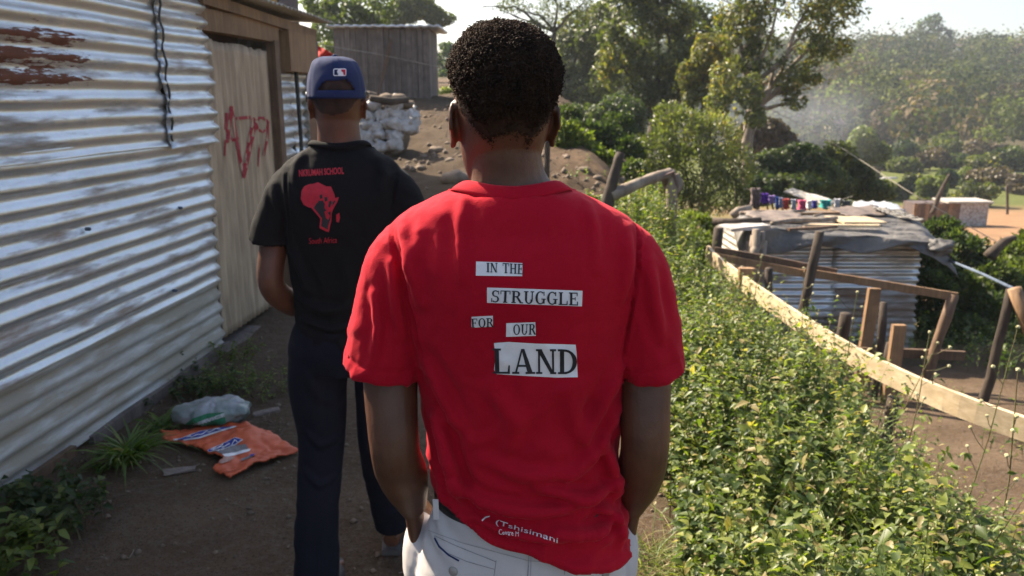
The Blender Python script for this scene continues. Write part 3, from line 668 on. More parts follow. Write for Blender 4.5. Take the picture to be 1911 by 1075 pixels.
    mb = MB(); mb.bar((4.95, 0.09, 0.0), (4.95, 0.1, 2.0), 0.0, 0.0)
    mb = MB(); mb.box((5.47, 0.25, 1.0), (1.15, 0.02, 2.1)); mb.build('dark_interior_board', M['wall_brown'], root)
    # sheets right of the door and the block under the eave
    sheet_part('metal_sheet', M['galv'], root, 6.11, 6.46, 0.0, 1.98, out=-0.01, seed=41, warp=0.03, ragged=0.03, ds=0.03)
    mb = MB(); V = []; mb.tube([(6.475, -0.03, 2.0), (6.48, -0.035, 1.3), (6.46, -0.03, 0.6), (6.475, -0.03, 0.1)], 0.018, 8, 0.2); mb.build('joint_seal', M['belt'], root)
    sheet_part('metal_sheet', M['galv'], root, 6.49, 6.80, 0.0, 1.85, out=-0.02, seed=42, warp=0.03, ragged=0.03, ds=0.03)
    mb = MB(); mb.box((6.55, -0.03, 1.96), (0.62, 0.10, 0.30), jit=0.004); mb.build('eave_block', M['wood_tan'], root)
    mb = MB(); mb.bar((4.9, -0.05, 2.19), (6.9, -0.05, 2.13), 0.05, 0.07, jit=0.003, seg=3); mb.build('eave_beam', M['wood_tan'], root)
    # the rest of the shell, out of sight
    sheet_part('metal_sheet', M['galv_dull'], root, -1.2, 6.8, 0.0, 2.2, out=-3.2, seed=51, ds=0.5)
    for s in (-1.2, 6.82):
        V, F = corr_sheet(0.0, 3.2, 0.0, 2.15, seed=52, ds=0.3); V = np.stack([np.full(len(V), s) + V[:, 1], V[:, 0], V[:, 2]], 1); o = obj_np('metal_sheet', V, F, M['galv_dull'], root, True)
    # roof sheets, corrugated across the wall
    rr = rng.random(30); s = -1.4; k = 0
    while s < 6.9:
        e = min(s + 0.84, 7.02); nx = int((e - s) / 0.076 * 8); S, T = np.meshgrid(np.linspace(s, e, nx + 1), np.linspace(-0.17, 3.4, 20))
        Zr = 2.285 - 0.010 * np.maximum(S - 3, 0) + 0.045 * T + 0.009 * np.sin(2 * np.pi * S / 0.076) + 0.004 * (k % 2) + 0.008 * fbm(S * 2, T * 2, k, 2); T2 = T - 0.03 * rr[k] * (T < 0)
        V = np.stack([S, T2, Zr], -1).reshape(-1, 3); kk = nx + 1; i = (np.arange(19)[:, None] * kk + np.arange(nx)[None]).ravel()
        o = obj_np('roof_sheet', V, np.stack([i, i + 1, i + kk + 1, i + kk], 1), M['galv_dull'], root, True); m_ = o.modifiers.new('t', 'SOLIDIFY'); m_.thickness = 0.002; s = e - 0.03 if e < 7.0 else 99; k += 1
metal_shack()
# house on the rise behind it
def upper_house():
    c = (-4.6, 11.0, tz(-4.6, 10) - 0.1); root = thing('wooden_house', 'brown timber house with a yellow panel behind the metal shack roof', 'house', c)
    x0, x1 = -2.2, 1.45
    mb = MB(); mb.box(((x0 + x1) / 2, 0.62, 2.0), (x1 - x0, 1.0, 4.0)); mb.build('wall', M['wall_brown'], root)
    x = x0
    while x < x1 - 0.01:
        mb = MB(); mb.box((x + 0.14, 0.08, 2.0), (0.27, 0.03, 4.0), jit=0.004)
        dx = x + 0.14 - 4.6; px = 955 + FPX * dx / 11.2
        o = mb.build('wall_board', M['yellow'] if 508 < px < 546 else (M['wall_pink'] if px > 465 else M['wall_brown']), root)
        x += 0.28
    mb = MB(); mb.box(((x0 + x1) / 2, 0.5, 4.03), (x1 - x0 + 0.3, 1.6, 0.05)); mb.build('roof', M['galv_dull'], root)
upper_house()

# ================================================================ PLANK SHED AT THE TOP OF THE PATH
def plank_shed():
    Yf = 18.0; a = atY(628, 180, Yf); b = atY(802, 192, Yf); zt = atY(715, 52, Yf).z; zb = min(tz(a.x, Yf), tz(b.x, Yf), b.z) - 0.05
    W = b.x - a.x; root = thing('plank_shed', 'weathered grey shed of upright planks at the top of the dirt path', 'shed', (a.x, Yf, zb))
    n = 17; H = zt - zb; w_ = W / n
    for i in range(n):
        h = H + random.uniform(-0.03, 0.02); mb = MB(); mb.box((w_ * (i + 0.5), random.uniform(-0.012, 0.012), h / 2), (w_ * random.uniform(0.88, 0.97), 0.025, h), jit=0.006); mb.build('plank', M['wood_grey'], root)
    m2 = 10
    for i in range(m2):
        for sx in (0, W): mb = MB(); mb.box((sx + (0.0 if sx else 0.0), 0.12 + i * 0.2, H / 2), (0.025, 0.19, H), jit=0.005); mb.build('plank', M['wood_grey'], root)
    mb = MB(); mb.box((W / 2, 2.15, H / 2), (W, 0.03, H)); mb.build('back_wall', M['wood_grey'], root)
    mb = MB(); mb.box((W / 2, 0.06, H / 2), (W - 0.06, 0.02, H - 0.1)); mb.build('inner_board', M['wall_brown'], root)
    V = []; nx = 48
    for j in range(2):
        for i in range(nx + 1): V.append((-0.12 + (W + 0.36) * i / nx, -0.16 + j * 2.6, H + 0.05 + 0.05 * j - 0.00 * i + 0.012 * math.sin(i * 1.6)))
    mb = MB(); mb.add(V, [(i, i + 1, nx + 2 + i, nx + 1 + i) for i in range(nx)]); o = mb.build('roof_sheet', M['galv'], root, True); m_ = o.modifiers.new('t', 'SOLIDIFY'); m_.thickness = 0.05
    mb = MB(); mb.bar((W * 0.42, -0.18, -0.1), (W * 0.62, -0.1, H * 0.85), 0.06, 0.06, jit=0.02, seg=6); mb.build('leaning_pole', M['wood_brown'], root)
plank_shed()
def blob(c, r, seed, rough=0.18, n=14, m=10, fr=2.0, flat=None):
    V, F = ball((0, 0, 0), r, n=n, m=m); V = np.array([tuple(v) for v in V]); L = 1 + rough * fbm(V[:, 0] / max(r) * fr + seed, V[:, 1] / max(r) * fr, V[:, 2] / max(r) * fr, 3, 50); V = V * L[:, None]
    if flat: V[:, 2] = np.maximum(V[:, 2], -flat)
    return [Vector(v) + Vector(c) for v in V], F
def sacks():
    first = None; spots = []
    for row, (py, xs) in enumerate(((272, (672, 692, 714, 735)), (252, (668, 688, 708, 726, 742)), (234, (672, 690, 706, 722, 742, 758)), (216, (674, 692, 712, 730, 750, 766)), (199, (676, 698, 742)), (240, (768, )), (226, (772,)))):
        for px in xs: spots.append((px + random.uniform(-3, 3), py + random.uniform(-3, 3)))
    metas = []
    for k in range(4):
        mb = MB(); V, F = blob((0, 0, 0.085), (0.115, 0.13, 0.095), k * 7.3, 0.55, 18, 12, 2.6); mb.add(V, F); mb.tube([(0.0, -0.04, 0.16), (0.01, -0.05, 0.20), (0.03, -0.06, 0.235)], [0.035, 0.016, 0.03], 7)
        o = mb.build('white_sack', M['sack_white'], None, True); metas.append(o.data); col.objects.unlink(o); bpy.data.objects.remove(o)
    for i, (px, py) in enumerate(spots):
        p = atY(px, py, 11.9 - (py - 235) * 0.004); o = bpy.data.objects.new('white_sack', metas[i % 4]); link(o); o.location = p - Vector((0, 0, 0.09)); o.rotation_euler = (random.uniform(-.3, .3), random.uniform(-.3, .3), random.uniform(0, 6)); s = random.uniform(0.85, 1.15); o.scale = (s, s, s)
        tag(o, 'white plastic sack packed with earth in the pile below the plank shed', 'sack', 'white sacks piled as a retaining wall')
    # rubble and logs on the pile
    for px, py, r in ((700, 190, 0.10), (722, 186, 0.12), (742, 184, 0.10), (760, 196, 0.10), (690, 178, 0.09)):
        p = atY(px, py, 12.1); mb = MB(); mb.add(*blob((0, 0, 0), (r * 1.3, r, r * 0.7), px, 0.35)); o = mb.build('rubble_stone', M['stone'], None, True); o.location = p
        tag(o, {700: 'second from left of the rough brown stones lying on top of the white sack pile', 722: 'largest rough brown stone in the middle of the white sack pile top', 742: 'rough brown stone fourth from left on top of the white sacks', 760: 'rightmost rough brown stone, lowest on the white sack pile', 690: 'leftmost and highest rough brown stone on the white sack pile'}[px], 'stone', 'stones on top of the sack pile')
    mb = MB(); mb.tube([atY(690, 183, 11.7), atY(730, 190, 11.8), atY(762, 186, 11.9)], [0.05, 0.055, 0.04], 9, 0.12); o = mb.build('log', M['bark'], None, True); tag(o, 'short bark-covered log across the top of the white sacks', 'log')
    # fill behind the sacks
    p = atY(705, 245, 12.4); mb = MB(); mb.add(*blob(tuple(p), (0.55, 0.45, 0.50), 3, 0.2, 24, 14)); o = mb.build('earth_heap', M['stone'], None, True); tag(o, 'heap of brown earth held back by the white sacks', 'earth heap')
sacks()
def bank_stones():
    lab = [(815, 282, 0.13, 'flat pale stone on the dirt bank left of the red shirt neck'), (850, 332, 0.16, 'dark mossy stone on the bank beside the nearer man neck'), (835, 268, 0.05, 'small white stone on the dirt bank above the flat stone'), (790, 292, 0.06, 'small stone left of the flat pale stone on the bank'),
           (840, 300, 0.07, 'rounded brown stone just below the flat pale stone'), (1055, 292, 0.05, 'small stone on the sunlit bank right of the nearer man neck'), (1090, 318, 0.08, 'yellowish stone beside the dark leaning post'), (1115, 332, 0.06, 'small brown stone at the foot of the dark leaning post'), (775, 300, 0.04, 'pebble on the shaded dirt bank near the black shirt shoulder')]
    for i, (px, py, r, l) in enumerate(lab):
        # walk the pixel ray to the ground
        p = march(px, py, 5.0, 60.0); mb = MB(); mb.add(*blob((0, 0, 0), (r * 1.2, r, r * 0.6), i * 3.1, 0.35, 12, 8)); o = mb.build('stone', M['stone'], None, True); o.location = p; o.rotation_euler = (0, 0, i); tag(o, l, 'stone')
bank_stones()
mb = MB(); 
def red_cloth():
    V = []; n = 10
    for i in range(n + 1):
        for j in range(5):
            u, v = i / n, j / 4; V.append(atY(592 + 42 * u, 84 + 24 * u + v * (26 - 16 * u), 8.0 + 0.12 * math.sin(i * 1.1 + j)))
    mb = MB(); mb.add(V, [(i * 5 + j, i * 5 + j + 1, i * 5 + 6 + j, i * 5 + 5 + j) for i in range(n) for j in range(4)]); o = mb.build('red_cloth', M['cloth_red'], None, True); m_ = o.modifiers.new('t', 'SOLIDIFY'); m_.thickness = 0.006
    tag(o, 'red cloth hanging behind the blue cap of the farther man', 'cloth')
    mb = MB(); mb.tube([atY(588, 82, 8.0), atY(700, 100, 10), atY(820, 125, 12)], 0.004, 5); o = mb.build('washing_line', M['rope']); tag(o, 'thin line running from the red cloth past the plank shed', 'line')
red_cloth()
# dark bar standing in for the unlit black gap after the shack
mb = MB(); mb.bar(atY(583, 320, 7.3), atY(582, 78, 7.3), 0.10, 0.10, (0, 1, 0), 0.01, 4); o = mb.build('gap_shade_bar', M['wall_brown']); tag(o, 'dark upright bar standing in for the black gap at the far corner of the metal shack', 'post')

# ================================================================ FOREGROUND FENCE (pale sagging plank) AND BROWN PEN BEHIND
def plank_path(pts, w_, h_, name, mat, parent, jit=0.002, n=28):
    P = spline([tuple(p) for p in pts], n); mb = MB(); V = []
    for i, p in enumerate(P):
        d = Vector(P[min(i + 1, n - 1)] - P[max(i - 1, 0)]).normalized(); x = d.cross(Vector((0, 0, 1))).normalized(); u = x.cross(d).normalized()
        for sx, sz in ((-1, -1), (1, -1), (1, 1), (-1, 1)): V.append(Vector(p) + x * (sx * w_ / 2) + u * (sz * h_ / 2 + random.uniform(-jit, jit)))
    F = [(3, 2, 1, 0), tuple(4 * (n - 1) + i for i in range(4))] + [(4 * i + k, 4 * i + (k + 1) % 4, 4 * i + 4 + (k + 1) % 4, 4 * i + 4 + k) for i in range(n - 1) for k in range(4)]
    mb.add(V, F); return mb.build(name, mat, parent)
def post_part(parent, px, pyt, Y, mat, w_=0.08, lean=0.0, round_=False, dep=0.4, name='post'):
    t = atY(px, pyt, Y); bx = t.x + lean; zb = tz(bx, Y) - dep
    mb = MB()
    if round_:
        P = [Vector((t.x + (bx - t.x) * k / 6 + random.uniform(-.012, .012), Y + random.uniform(-.012, .012), t.z + (zb - t.z) * k / 6)) for k in range(7)]; mb.tube(P, [w_ * 0.42, w_ * 0.46, w_ * 0.44, w_ * 0.5, w_ * 0.52, w_ * 0.54, w_ * 0.55], 8, 0.12)
        return mb.build(name, mat, parent, True)
    mb.bar((bx, Y, zb), t, w_, w_ * 0.45, (0, 1, 0), 0.003, 3); return mb.build(name, mat, parent)
def fences():
    root = thing('plank_fence', 'low fence with a long pale sawn plank sagging along the weed bank', 'fence', (0, 0, 0))
    pts = [(1320, 470, 7.6), (1335, 487, 7.35), (1400, 538, 6.35), (1500, 607, 5.45), (1600, 668, 4.85), (1700, 718, 4.45), (1800, 760, 4.12), (1911, 800, 3.86), (2030, 838, 3.6)]
    plank_path([atY(px, py, Y) for px, py, Y in pts], 0.03, 0.135, 'long_plank', M['wood_new'], root)
    post_part(root, 1556, 650, 5.06, M['wood_new'], 0.07); post_part(root, 1494, 610, 5.4, M['wood_new'], 0.08); post_part(root, 1393, 500, 6.55, M['wood_tan'], 0.13)
    post_part(root, 1668, 742, 4.62, M['bark'], 0.085, 0.0, True); post_part(root, 1650, 790, 4.55, M['bark'], 0.035, -0.05, True); post_part(root, 1372, 515, 6.9, M['wood_brown'], 0.07)
    pen = thing('pen_fence', 'brown pole and plank pen fence in front of the metal hut', 'fence', (0, 0, 0))
    Y0 = 8.0
    plank_path([atY(1332, 470, 8.35), atY(1430, 487, 8.25), atY(1560, 512, 8.15)], 0.035, 0.115, 'rail', M['wood_brown'], pen, n=8)
    plank_path([atY(1330, 478, 8.3), atY(1430, 497, 8.2), atY(1520, 514, 8.1)], 0.035, 0.08, 'rail', M['wood_tan'], pen, n=8)
    plank_path([atY(1500, 508, 8.1), atY(1640, 530, 8.0), atY(1786, 554, 7.8)], 0.035, 0.085, 'rail', M['wood_tan'], pen, n=10)
    plank_path([atY(1586, 656, 8.0), atY(1690, 659, 7.9), atY(1800, 664, 7.8)], 0.04, 0.10, 'rail', M['wood_brown'], pen, n=8)
    post_part(pen, 1340, 425, 8.6, M['bark'], 0.13, 0.0, True); post_part(pen, 1436, 500, 8.1, M['bark'], 0.10, 0.02, True); post_part(pen, 1531, 432, 7.7, M['bark'], 0.115, -0.30, True)
    post_part(pen, 1632, 538, 8.05, M['wood_tan'], 0.125, -0.06); post_part(pen, 1651, 565, 7.6, M['bark'], 0.09, 0.02, True); post_part(pen, 1678, 606, 7.3, M['wood_tan'], 0.125, -0.02); post_part(pen, 1577, 585, 8.3, M['bark'], 0.16, -0.02, True)
    post_part(pen, 1780, 550, 7.8, M['wood_brown'], 0.115, -0.26, True); post_part(pen, 1664, 640, 7.35, M['bark'], 0.11, 0.0, True)
    o = bpy.data.objects.new('slanting_post', None); 
    r2 = thing('pole_gate', 'dark thin pole with an orange sawn brace at the right edge', 'gate', (0, 0, 0))
    post_part(r2, 1886, 540, 6.6, M['bark'], 0.095, -0.13, True)
    mb = MB(); mb.tube([atY(1893, 538, 6.55), atY(1912, 590, 6.5), atY(1950, 690, 6.4), atY(1985, 780, 6.3)], 0.055, 9, 0.06); mb.build('brace', M['wood_tan'], r2, True)
    mb = MB(); mb.tube([atY(1772, 486, 9.5), atY(1835, 512, 8.4), atY(1894, 540, 6.62)], 0.016, 8); o = mb.build('pipe', M['pvc'], None, True); tag(o, 'blue grey plastic pipe leading down to the thin dark pole', 'pipe')
fences()

# ================================================================ THE HUT BELOW
def hut():
    base = Vector((4.2, 10.0, tz(4.2, 10.0))); root = thing('metal_hut', 'low corrugated metal hut under a crumpled dark tarpaulin roof', 'hut', base)
    def wp(px, py, Y=10.0): p = atY(px, py, Y); return (p.x - base.x, p.z - base.z)
    def hs(px0, px1, py0, py1, mat, out, seed, vertical=False):
        x0, z1 = wp(px0, py0); x1, z0 = wp(px1, py1); V, F = corr_sheet(x0, x1, z0, z1, 0.096, 0.013, out, seed, vertical, 0.02, 0.1, 0.012); o = obj_np('metal_sheet', V, F, mat, root, True); m_ = o.modifiers.new('t', 'SOLIDIFY'); m_.thickness = 0.002; return o
    hs(1410, 1562, 455, 520, M['galv'], 0.02, 61); hs(1556, 1708, 455, 537, M['galv'], 0.035, 62); hs(1418, 1552, 508, 590, M['galv'], 0.04, 63); hs(1412, 1560, 585, 665, M['galv_rusty'], 0.01, 64); hs(1545, 1702, 530, 600, M['galv_rusty'], 0.02, 65); hs(1550, 1699, 594, 668, M['galv_dull'], 0.01, 66)
    x0, _ = wp(1412, 500); x1, _ = wp(1704, 500); H = wp(1500, 455)[1]
    for x in (x0, x1):
        V, F = corr_sheet(0, 2.6, -0.3, H, 0.096, 0.013, 0, 70, False, 0.0, 0.3); V = np.stack([x + V[:, 1], V[:, 0], V[:, 2]], 1); obj_np('metal_sheet', V, F, M['galv_dull'], root, True)
    mb = MB(); mb.box(((x0 + x1) / 2, 2.6, H / 2 - 0.2), (x1 - x0, 0.03, H + 0.2)); mb.build('back_wall', M['wood_grey'], root)
    a = wp(1540, 455); b = wp(1630, 462); mb = MB(); mb.bar((a[0], -0.08, a[1] + 0.02), (b[0], -0.08, b[1] + 0.02), 0.03, 0.09, jit=0.003); mb.build('eave_board', M['wood_brown'], root)
    # tarpaulin: plan corners at the four eaves, draped at the front
    fl, fr = atY(1372, 424, 9.75), atY(1740, 452, 9.6); bl, br = atY(1362, 402, 12.9), atY(1700, 392, 13.0)
    nu, nv = 170, 120; V = []; U, Wt = np.meshgrid(np.linspace(0, 1, nu), np.linspace(0, 1, nv))
    def lerp(A, B, t): return A + (B - A) * t
    for j in range(nv):
        for i in range(nu):
            u, v = U[j, i], Wt[j, i]; dr = 0.14          # first 14 % of v hangs down
            if v < dr:
                t = 1 - v / dr; p = lerp(np.array(fl), np.array(fr), u); dz = t * (0.20 + 0.07 * math.sin(u * 5 + 1) + 0.05 * math.sin(u * 13)); p = p + np.array([0, -0.10 - 0.06 * math.sin(t * 2) - 0.05 * math.sin(u * 17 + t * 3), -dz])
            else:
                t = (v - dr) / (1 - dr); p = lerp(lerp(np.array(fl), np.array(fr), u), lerp(np.array(bl), np.array(br), u), t); p = p + np.array([0, -0.1 * (1 - t), 0.05 * math.sin(t * math.pi)])
            e = max(0, u - 0.93) / 0.07; p = p + np.array([0.25 * e * (1 - v), 0, -0.22 * e * e]); e = max(0, 0.06 - u) / 0.06; p = p + np.array([0, 0, -0.20 * e * e]); V.append(p)
    V = np.array(V); d = 0.030 * (1 - np.abs(fbm(V[:, 0] * 0.8 + V[:, 1] * 0.3, V[:, 1] * 3.6, V[:, 2] * 3.0, 3, 91)) * 3.0) + 0.030 * np.abs(fbm(V[:, 0] * 1.6, V[:, 1] * 9, V[:, 2] * 9, 3, 92)) + 0.012 * np.abs(fbm(V[:, 0] * 7, V[:, 1] * 16, V[:, 2] * 16, 2, 93)); V[:, 2] += d; V[:, 1] -= d * 0.7
    k = np.arange(nv - 1)[:, None] * nu + np.arange(nu - 1)[None]; k = k.ravel(); F = np.stack([k, k + 1, k + nu + 1, k + nu], 1)
    o = obj_np('tarpaulin', V - np.array(base), F, M['tarp'], root, True); m_ = o.modifiers.new('t', 'SOLIDIFY'); m_.thickness = 0.012; bvt = bvh_of(V, F)
    # knotted tarp end at the right tip
    p = atY(1752, 462, 9.55); mb = MB(); mb.add(*blob(tuple(p - base), (0.20, 0.15, 0.09), 5, 0.6, 28, 16, 3.0)); mb.build('tarpaulin_knot', M['tarp'], root, True)
    def on_roof(px, py):
        h = bvt.ray_cast(CAM, ray(px, py).normalized()); return h[0] if h[0] is not None else atY(px, py, 11)
    items = [('plank', (1556, 417), (1634, 417), 0.26, 0.025, 'wood_new', 'wide cream board lying on the dark tarpaulin roof'), ('plank', (1500, 428), (1640, 429), 0.06, 0.04, 'wood_new', 'narrow pale batten on the tarpaulin in front of the wide cream board'),
             ('plank', (1462, 407), (1565, 404), 0.05, 0.04, 'wood_tan', 'thin tan stick on the tarpaulin left of the wide cream board'), ('branch', (1440, 424), (1560, 414), 0.03, 0.03, 'bark_pale', 'crooked pale branch weighing down the middle of the tarpaulin'),
             ('branch', (1380, 404), (1500, 399), 0.025, 0.025, 'bark_pale', 'thin branch along the back left of the tarpaulin roof'), ('plank', (1470, 436), (1560, 430), 0.05, 0.035, 'wood_brown', 'dark batten near the front edge of the tarpaulin'), ('branch', (1520, 409), (1600, 398), 0.02, 0.02, 'bark_pale', 'short slanting branch behind the wide cream board')]
    for k, (a, b) in enumerate((((1400, 412), (1490, 411)), ((1640, 404), (1700, 410)), ((1560, 402), (1650, 400)))):
        A, B = on_roof(*a), on_roof(*b); n_ = 12; W_ = 0.7; V2 = []
        for j in range(n_ + 1):
            for i in range(n_ + 1):
                p = A.lerp(B, i / n_) + Vector((0, (j / n_ - 0.5) * W_, 0)); V2.append((p.x + 0.03 * math.sin(j * 1.3), p.y, max(A.z, B.z) + 0.045 + 0.03 * (j / n_) + 0.012 * math.sin(i * 1.1 + k)))
        V2 = np.array(V2); kk = (np.arange(n_)[:, None] * (n_ + 1) + np.arange(n_)[None]).ravel(); o = obj_np('roof_patch', V2, np.stack([kk, kk + 1, kk + n_ + 2, kk + n_ + 1], 1), M[('wood_grey', 'tarp', 'wood_grey')[k]], None, True); m_ = o.modifiers.new('t', 'SOLIDIFY'); m_.thickness = 0.02
        tag(o, ('weathered flat sheet lying on the left side of the tarpaulin roof', 'dusty dark sheet lying at the right end of the tarpaulin roof', 'weathered flat sheet behind the wide cream board on the roof')[k], 'sheet')
    for nm, a, b, w_, h_, mt, l in items:
        A, B = on_roof(*a) + Vector((0, 0, 0.05)), on_roof(*b) + Vector((0, 0, 0.05)); mb = MB()
        if nm == 'plank': mb.bar(A, B, w_ if w_ < 0.2 else 0.55, h_, jit=0.003, seg=3)
        else: mb.tube([A, A.lerp(B, .3) + Vector((0, 0.05, 0.01)), A.lerp(B, .7) - Vector((0, 0.05, 0)), B], w_, 8, 0.15)
        o = mb.build(nm, M[mt], None, nm == 'branch'); tag(o, l, nm)
    # pale board and log at the left front corner
    mb = MB(); A, B = atY(1352, 426, 9.5), atY(1424, 420, 9.6); mb.bar(A, B, 0.35, 0.05, jit=0.01, seg=3); o = mb.build('plank', M['sack_white']); tag(o, 'whitish board jutting from the left front corner of the roof', 'plank')
    mb = MB(); mb.tube([atY(1330, 414, 9.8), atY(1372, 415, 9.7), atY(1420, 412, 9.7)], 0.05, 9, 0.1); o = mb.build('log', M['bark'], None, True); tag(o, 'dark pole under the left corner of the tarpaulin roof', 'pole')
    mb = MB(); mb.tube([atY(1366, 404, 12.0), atY(1378, 393, 12.0), atY(1400, 388, 12.1)], [0.07, 0.06, 0.05], 9, 0.1); o = mb.build('log', M['bark_pale'], None, True); tag(o, 'pale log end at the back left corner of the tarpaulin roof', 'log')
    # bundle of pale stripped branches
    root2 = thing('branch_bundle', 'bundle of pale stripped branches standing at the left corner of the hut', 'branches', (atY(1405, 560, 9.2).x, 9.2, tz(3.0, 9.2)))
    for k, (x0_, y0_, x1_, y1_) in enumerate(((1412, 428, 1392, 600), (1420, 432, 1410, 480), (1408, 440, 1380, 540), (1424, 450, 1400, 620), (1400, 450, 1385, 580), (1418, 440, 1418, 520), (1396, 470, 1350, 520), (1390, 500, 1345, 535))):
        A, B = atY(x0_, y0_, 9.1 + 0.05 * k), atY(x1_, y1_, 9.0 + 0.04 * k); mb = MB(); o_ = root2.location
        mb.tube([A - o_, A.lerp(B, .4) + Vector((0.04, 0.03, 0)) - o_, A.lerp(B, .75) - Vector((0.03, 0, 0)) - o_, B - o_], [0.05, 0.045, 0.055, 0.06], 8, 0.12); mb.build('branch', M['bark_pale'], root2, True)
    # back awning sheets
    for (c4, l) in (([(1462, 360, 15.5), (1478, 354, 15.7), (1562, 378, 14.8), (1545, 386, 14.4)], 'grey canvas sheet sloping up behind the washing line'), ([(1588, 392, 13.2), (1690, 392, 13.4), (1664, 377, 15.4), (1594, 375, 15.6)], 'pale blue metal roof sheet behind the tarpaulin roof')):
        P = [np.array(atY(*c)) for c in c4]; n = 10; V = []
        for j in range(n + 1):
            for i in range(n + 1):
                u, v = i / n, j / n; p = (P[0] * (1 - u) + P[1] * u) * (1 - v) + (P[3] * (1 - u) + P[2] * u) * v; p[2] += 0.02 * math.sin(i * 2.1 + j); V.append(p)
        V = np.array(V); k = (np.arange(n)[:, None] * (n + 1) + np.arange(n)[None]).ravel(); o = obj_np('roof_sheet', V, np.stack([k, k + 1, k + n + 2, k + n + 1], 1), M['galv_dull' if 'grey' in l else 'galv'], None, True); m_ = o.modifiers.new('t', 'SOLIDIFY'); m_.thickness = 0.03; tag(o, l, 'metal sheet' if 'metal' in l else 'canvas sheet')
hut()
def garments():
    ln = [atY(1392, 352, 13.6), atY(1440, 366, 13.6), atY(1500, 374, 13.7), atY(1560, 374, 13.8), atY(1592, 366, 13.9)]
    mb = MB(); mb.tube([tuple(p) for p in spline(ln, 20)], 0.006, 5); o = mb.build('washing_line', M['rope']); tag(o, 'washing line hung with clothes behind the tarpaulin roof', 'line')
    g = [(1410, 351, 40, 18, (0.16, 0.12, 0.11), 'brown blanket at the left end of the washing line'), (1427, 361, 20, 14, (0.10, 0.03, 0.28), 'dark violet top next to the brown blanket'), (1440, 365, 16, 12, (0.30, 0.20, 0.45), 'lilac garment beside the dark violet top'), (1450, 367, 24, 6, (0.03, 0.08, 0.30), 'narrow blue garment on the washing line'),
         (1457, 369, 20, 7, (0.30, 0.32, 0.45), 'pale grey blue garment on the washing line'), (1467, 371, 20, 11, (0.55, 0.10, 0.08), 'navy and orange red shirt on the washing line'), (1481, 372, 20, 11, (0.40, 0.42, 0.48), 'light grey garment between the red shirt and the pink one'), (1497, 373, 24, 14, (0.65, 0.12, 0.22), 'bright pink garment in the middle of the washing line'),
         (1510, 374, 18, 8, (0.62, 0.60, 0.60), 'small white garment right of the pink one'), (1520, 374, 16, 10, (0.10, 0.09, 0.35), 'indigo garment left of the teal one'), (1541, 373, 18, 20, (0.06, 0.36, 0.32), 'teal green garment on the washing line'), (1562, 371, 18, 14, (0.60, 0.58, 0.58), 'white garment right of the teal one'), (1580, 374, 14, 20, (0.12, 0.13, 0.12), 'dark rolled cloth at the right end of the washing line')]
    for px, py, h, w_, c, l in g:
        V = []; Y = 13.55; sl = 10
        for j in range(9):
            for i in range(sl + 1):
                u, v = i / sl, j / 8; q = atY(px + (u - 0.5) * w_ * (1 - 0.25 * math.sin(v * 3)), py + v * h * (1 - 0.2 * abs(u - 0.5) * 2), Y); q.y += 0.05 * math.sin(i * 1.7 + px) * (0.4 + v) + 0.02 * math.sin(j * 2 + i); V.append(q)
        mb = MB(); mb.add(V, [(j * (sl + 1) + i, j * (sl + 1) + i + 1, (j + 1) * (sl + 1) + i + 1, (j + 1) * (sl + 1) + i) for j in range(8) for i in range(sl)])
        o = mb.build('garment', fabric('garment_cloth', c, tuple(x * 0.8 for x in c), 100), None, True); m_ = o.modifiers.new('t', 'SOLIDIFY'); m_.thickness = 0.01; tag(o, l, 'clothing')
garments()
def far_shack():
    Y = 42.0; a, b = atY(1700, 432, Y), atY(1786, 432, Y); c = atY(1828, 432, Y + 0.5); zt = atY(1750, 379, Y).z; zb = a.z - 0.3
    root = thing('far_shack', 'small flat roofed shack with brown boards and a white panel on the clearing', 'shack', (a.x, Y, zb)); H = zt - zb; W1 = b.x - a.x; W2 = c.x - b.x; n = 12
    for i in range(n): mb = MB(); mb.box((W1 * (i + 0.5) / n, 0, H / 2), (W1 / n * 0.94, 0.05, H - random.uniform(0, 0.1)), jit=0.01); mb.build('wall_board', M['wood_brown'] if i % 3 else M['wood_tan'], root)
    mb = MB(); mb.box((W1 + W2 / 2, 0.0, H / 2), (W2, 0.06, H)); mb.build('white_panel', M['sack_white'], root)
    mb = MB(); mb.box(((W1 + W2) / 2, 0.7, H / 2), (W1 + W2 - 0.1, 1.2, H - 0.05)); mb.build('inner_wall', M['wall_brown'], root)
    mb = MB(); mb.box(((W1 + W2) / 2 + 0.9, 0.6, H + 0.06), (W1 + W2 - 1.6, 1.7, 0.10)); mb.build('roof', M['galv_dull'], root)
    p = atY(1654, 337, 75); mb = MB(); mb.tube([(-1.0, 0, 0), (-0.95, 0, 0), (0.95, 0, 0), (1.0, 0, 0)], [0.2, 0.35, 0.35, 0.2], 14); o = mb.build('white_tank', M['sack_white'], None, True); o.location = p; tag(o, 'white cylindrical tank lying in the green field', 'tank')
far_shack()
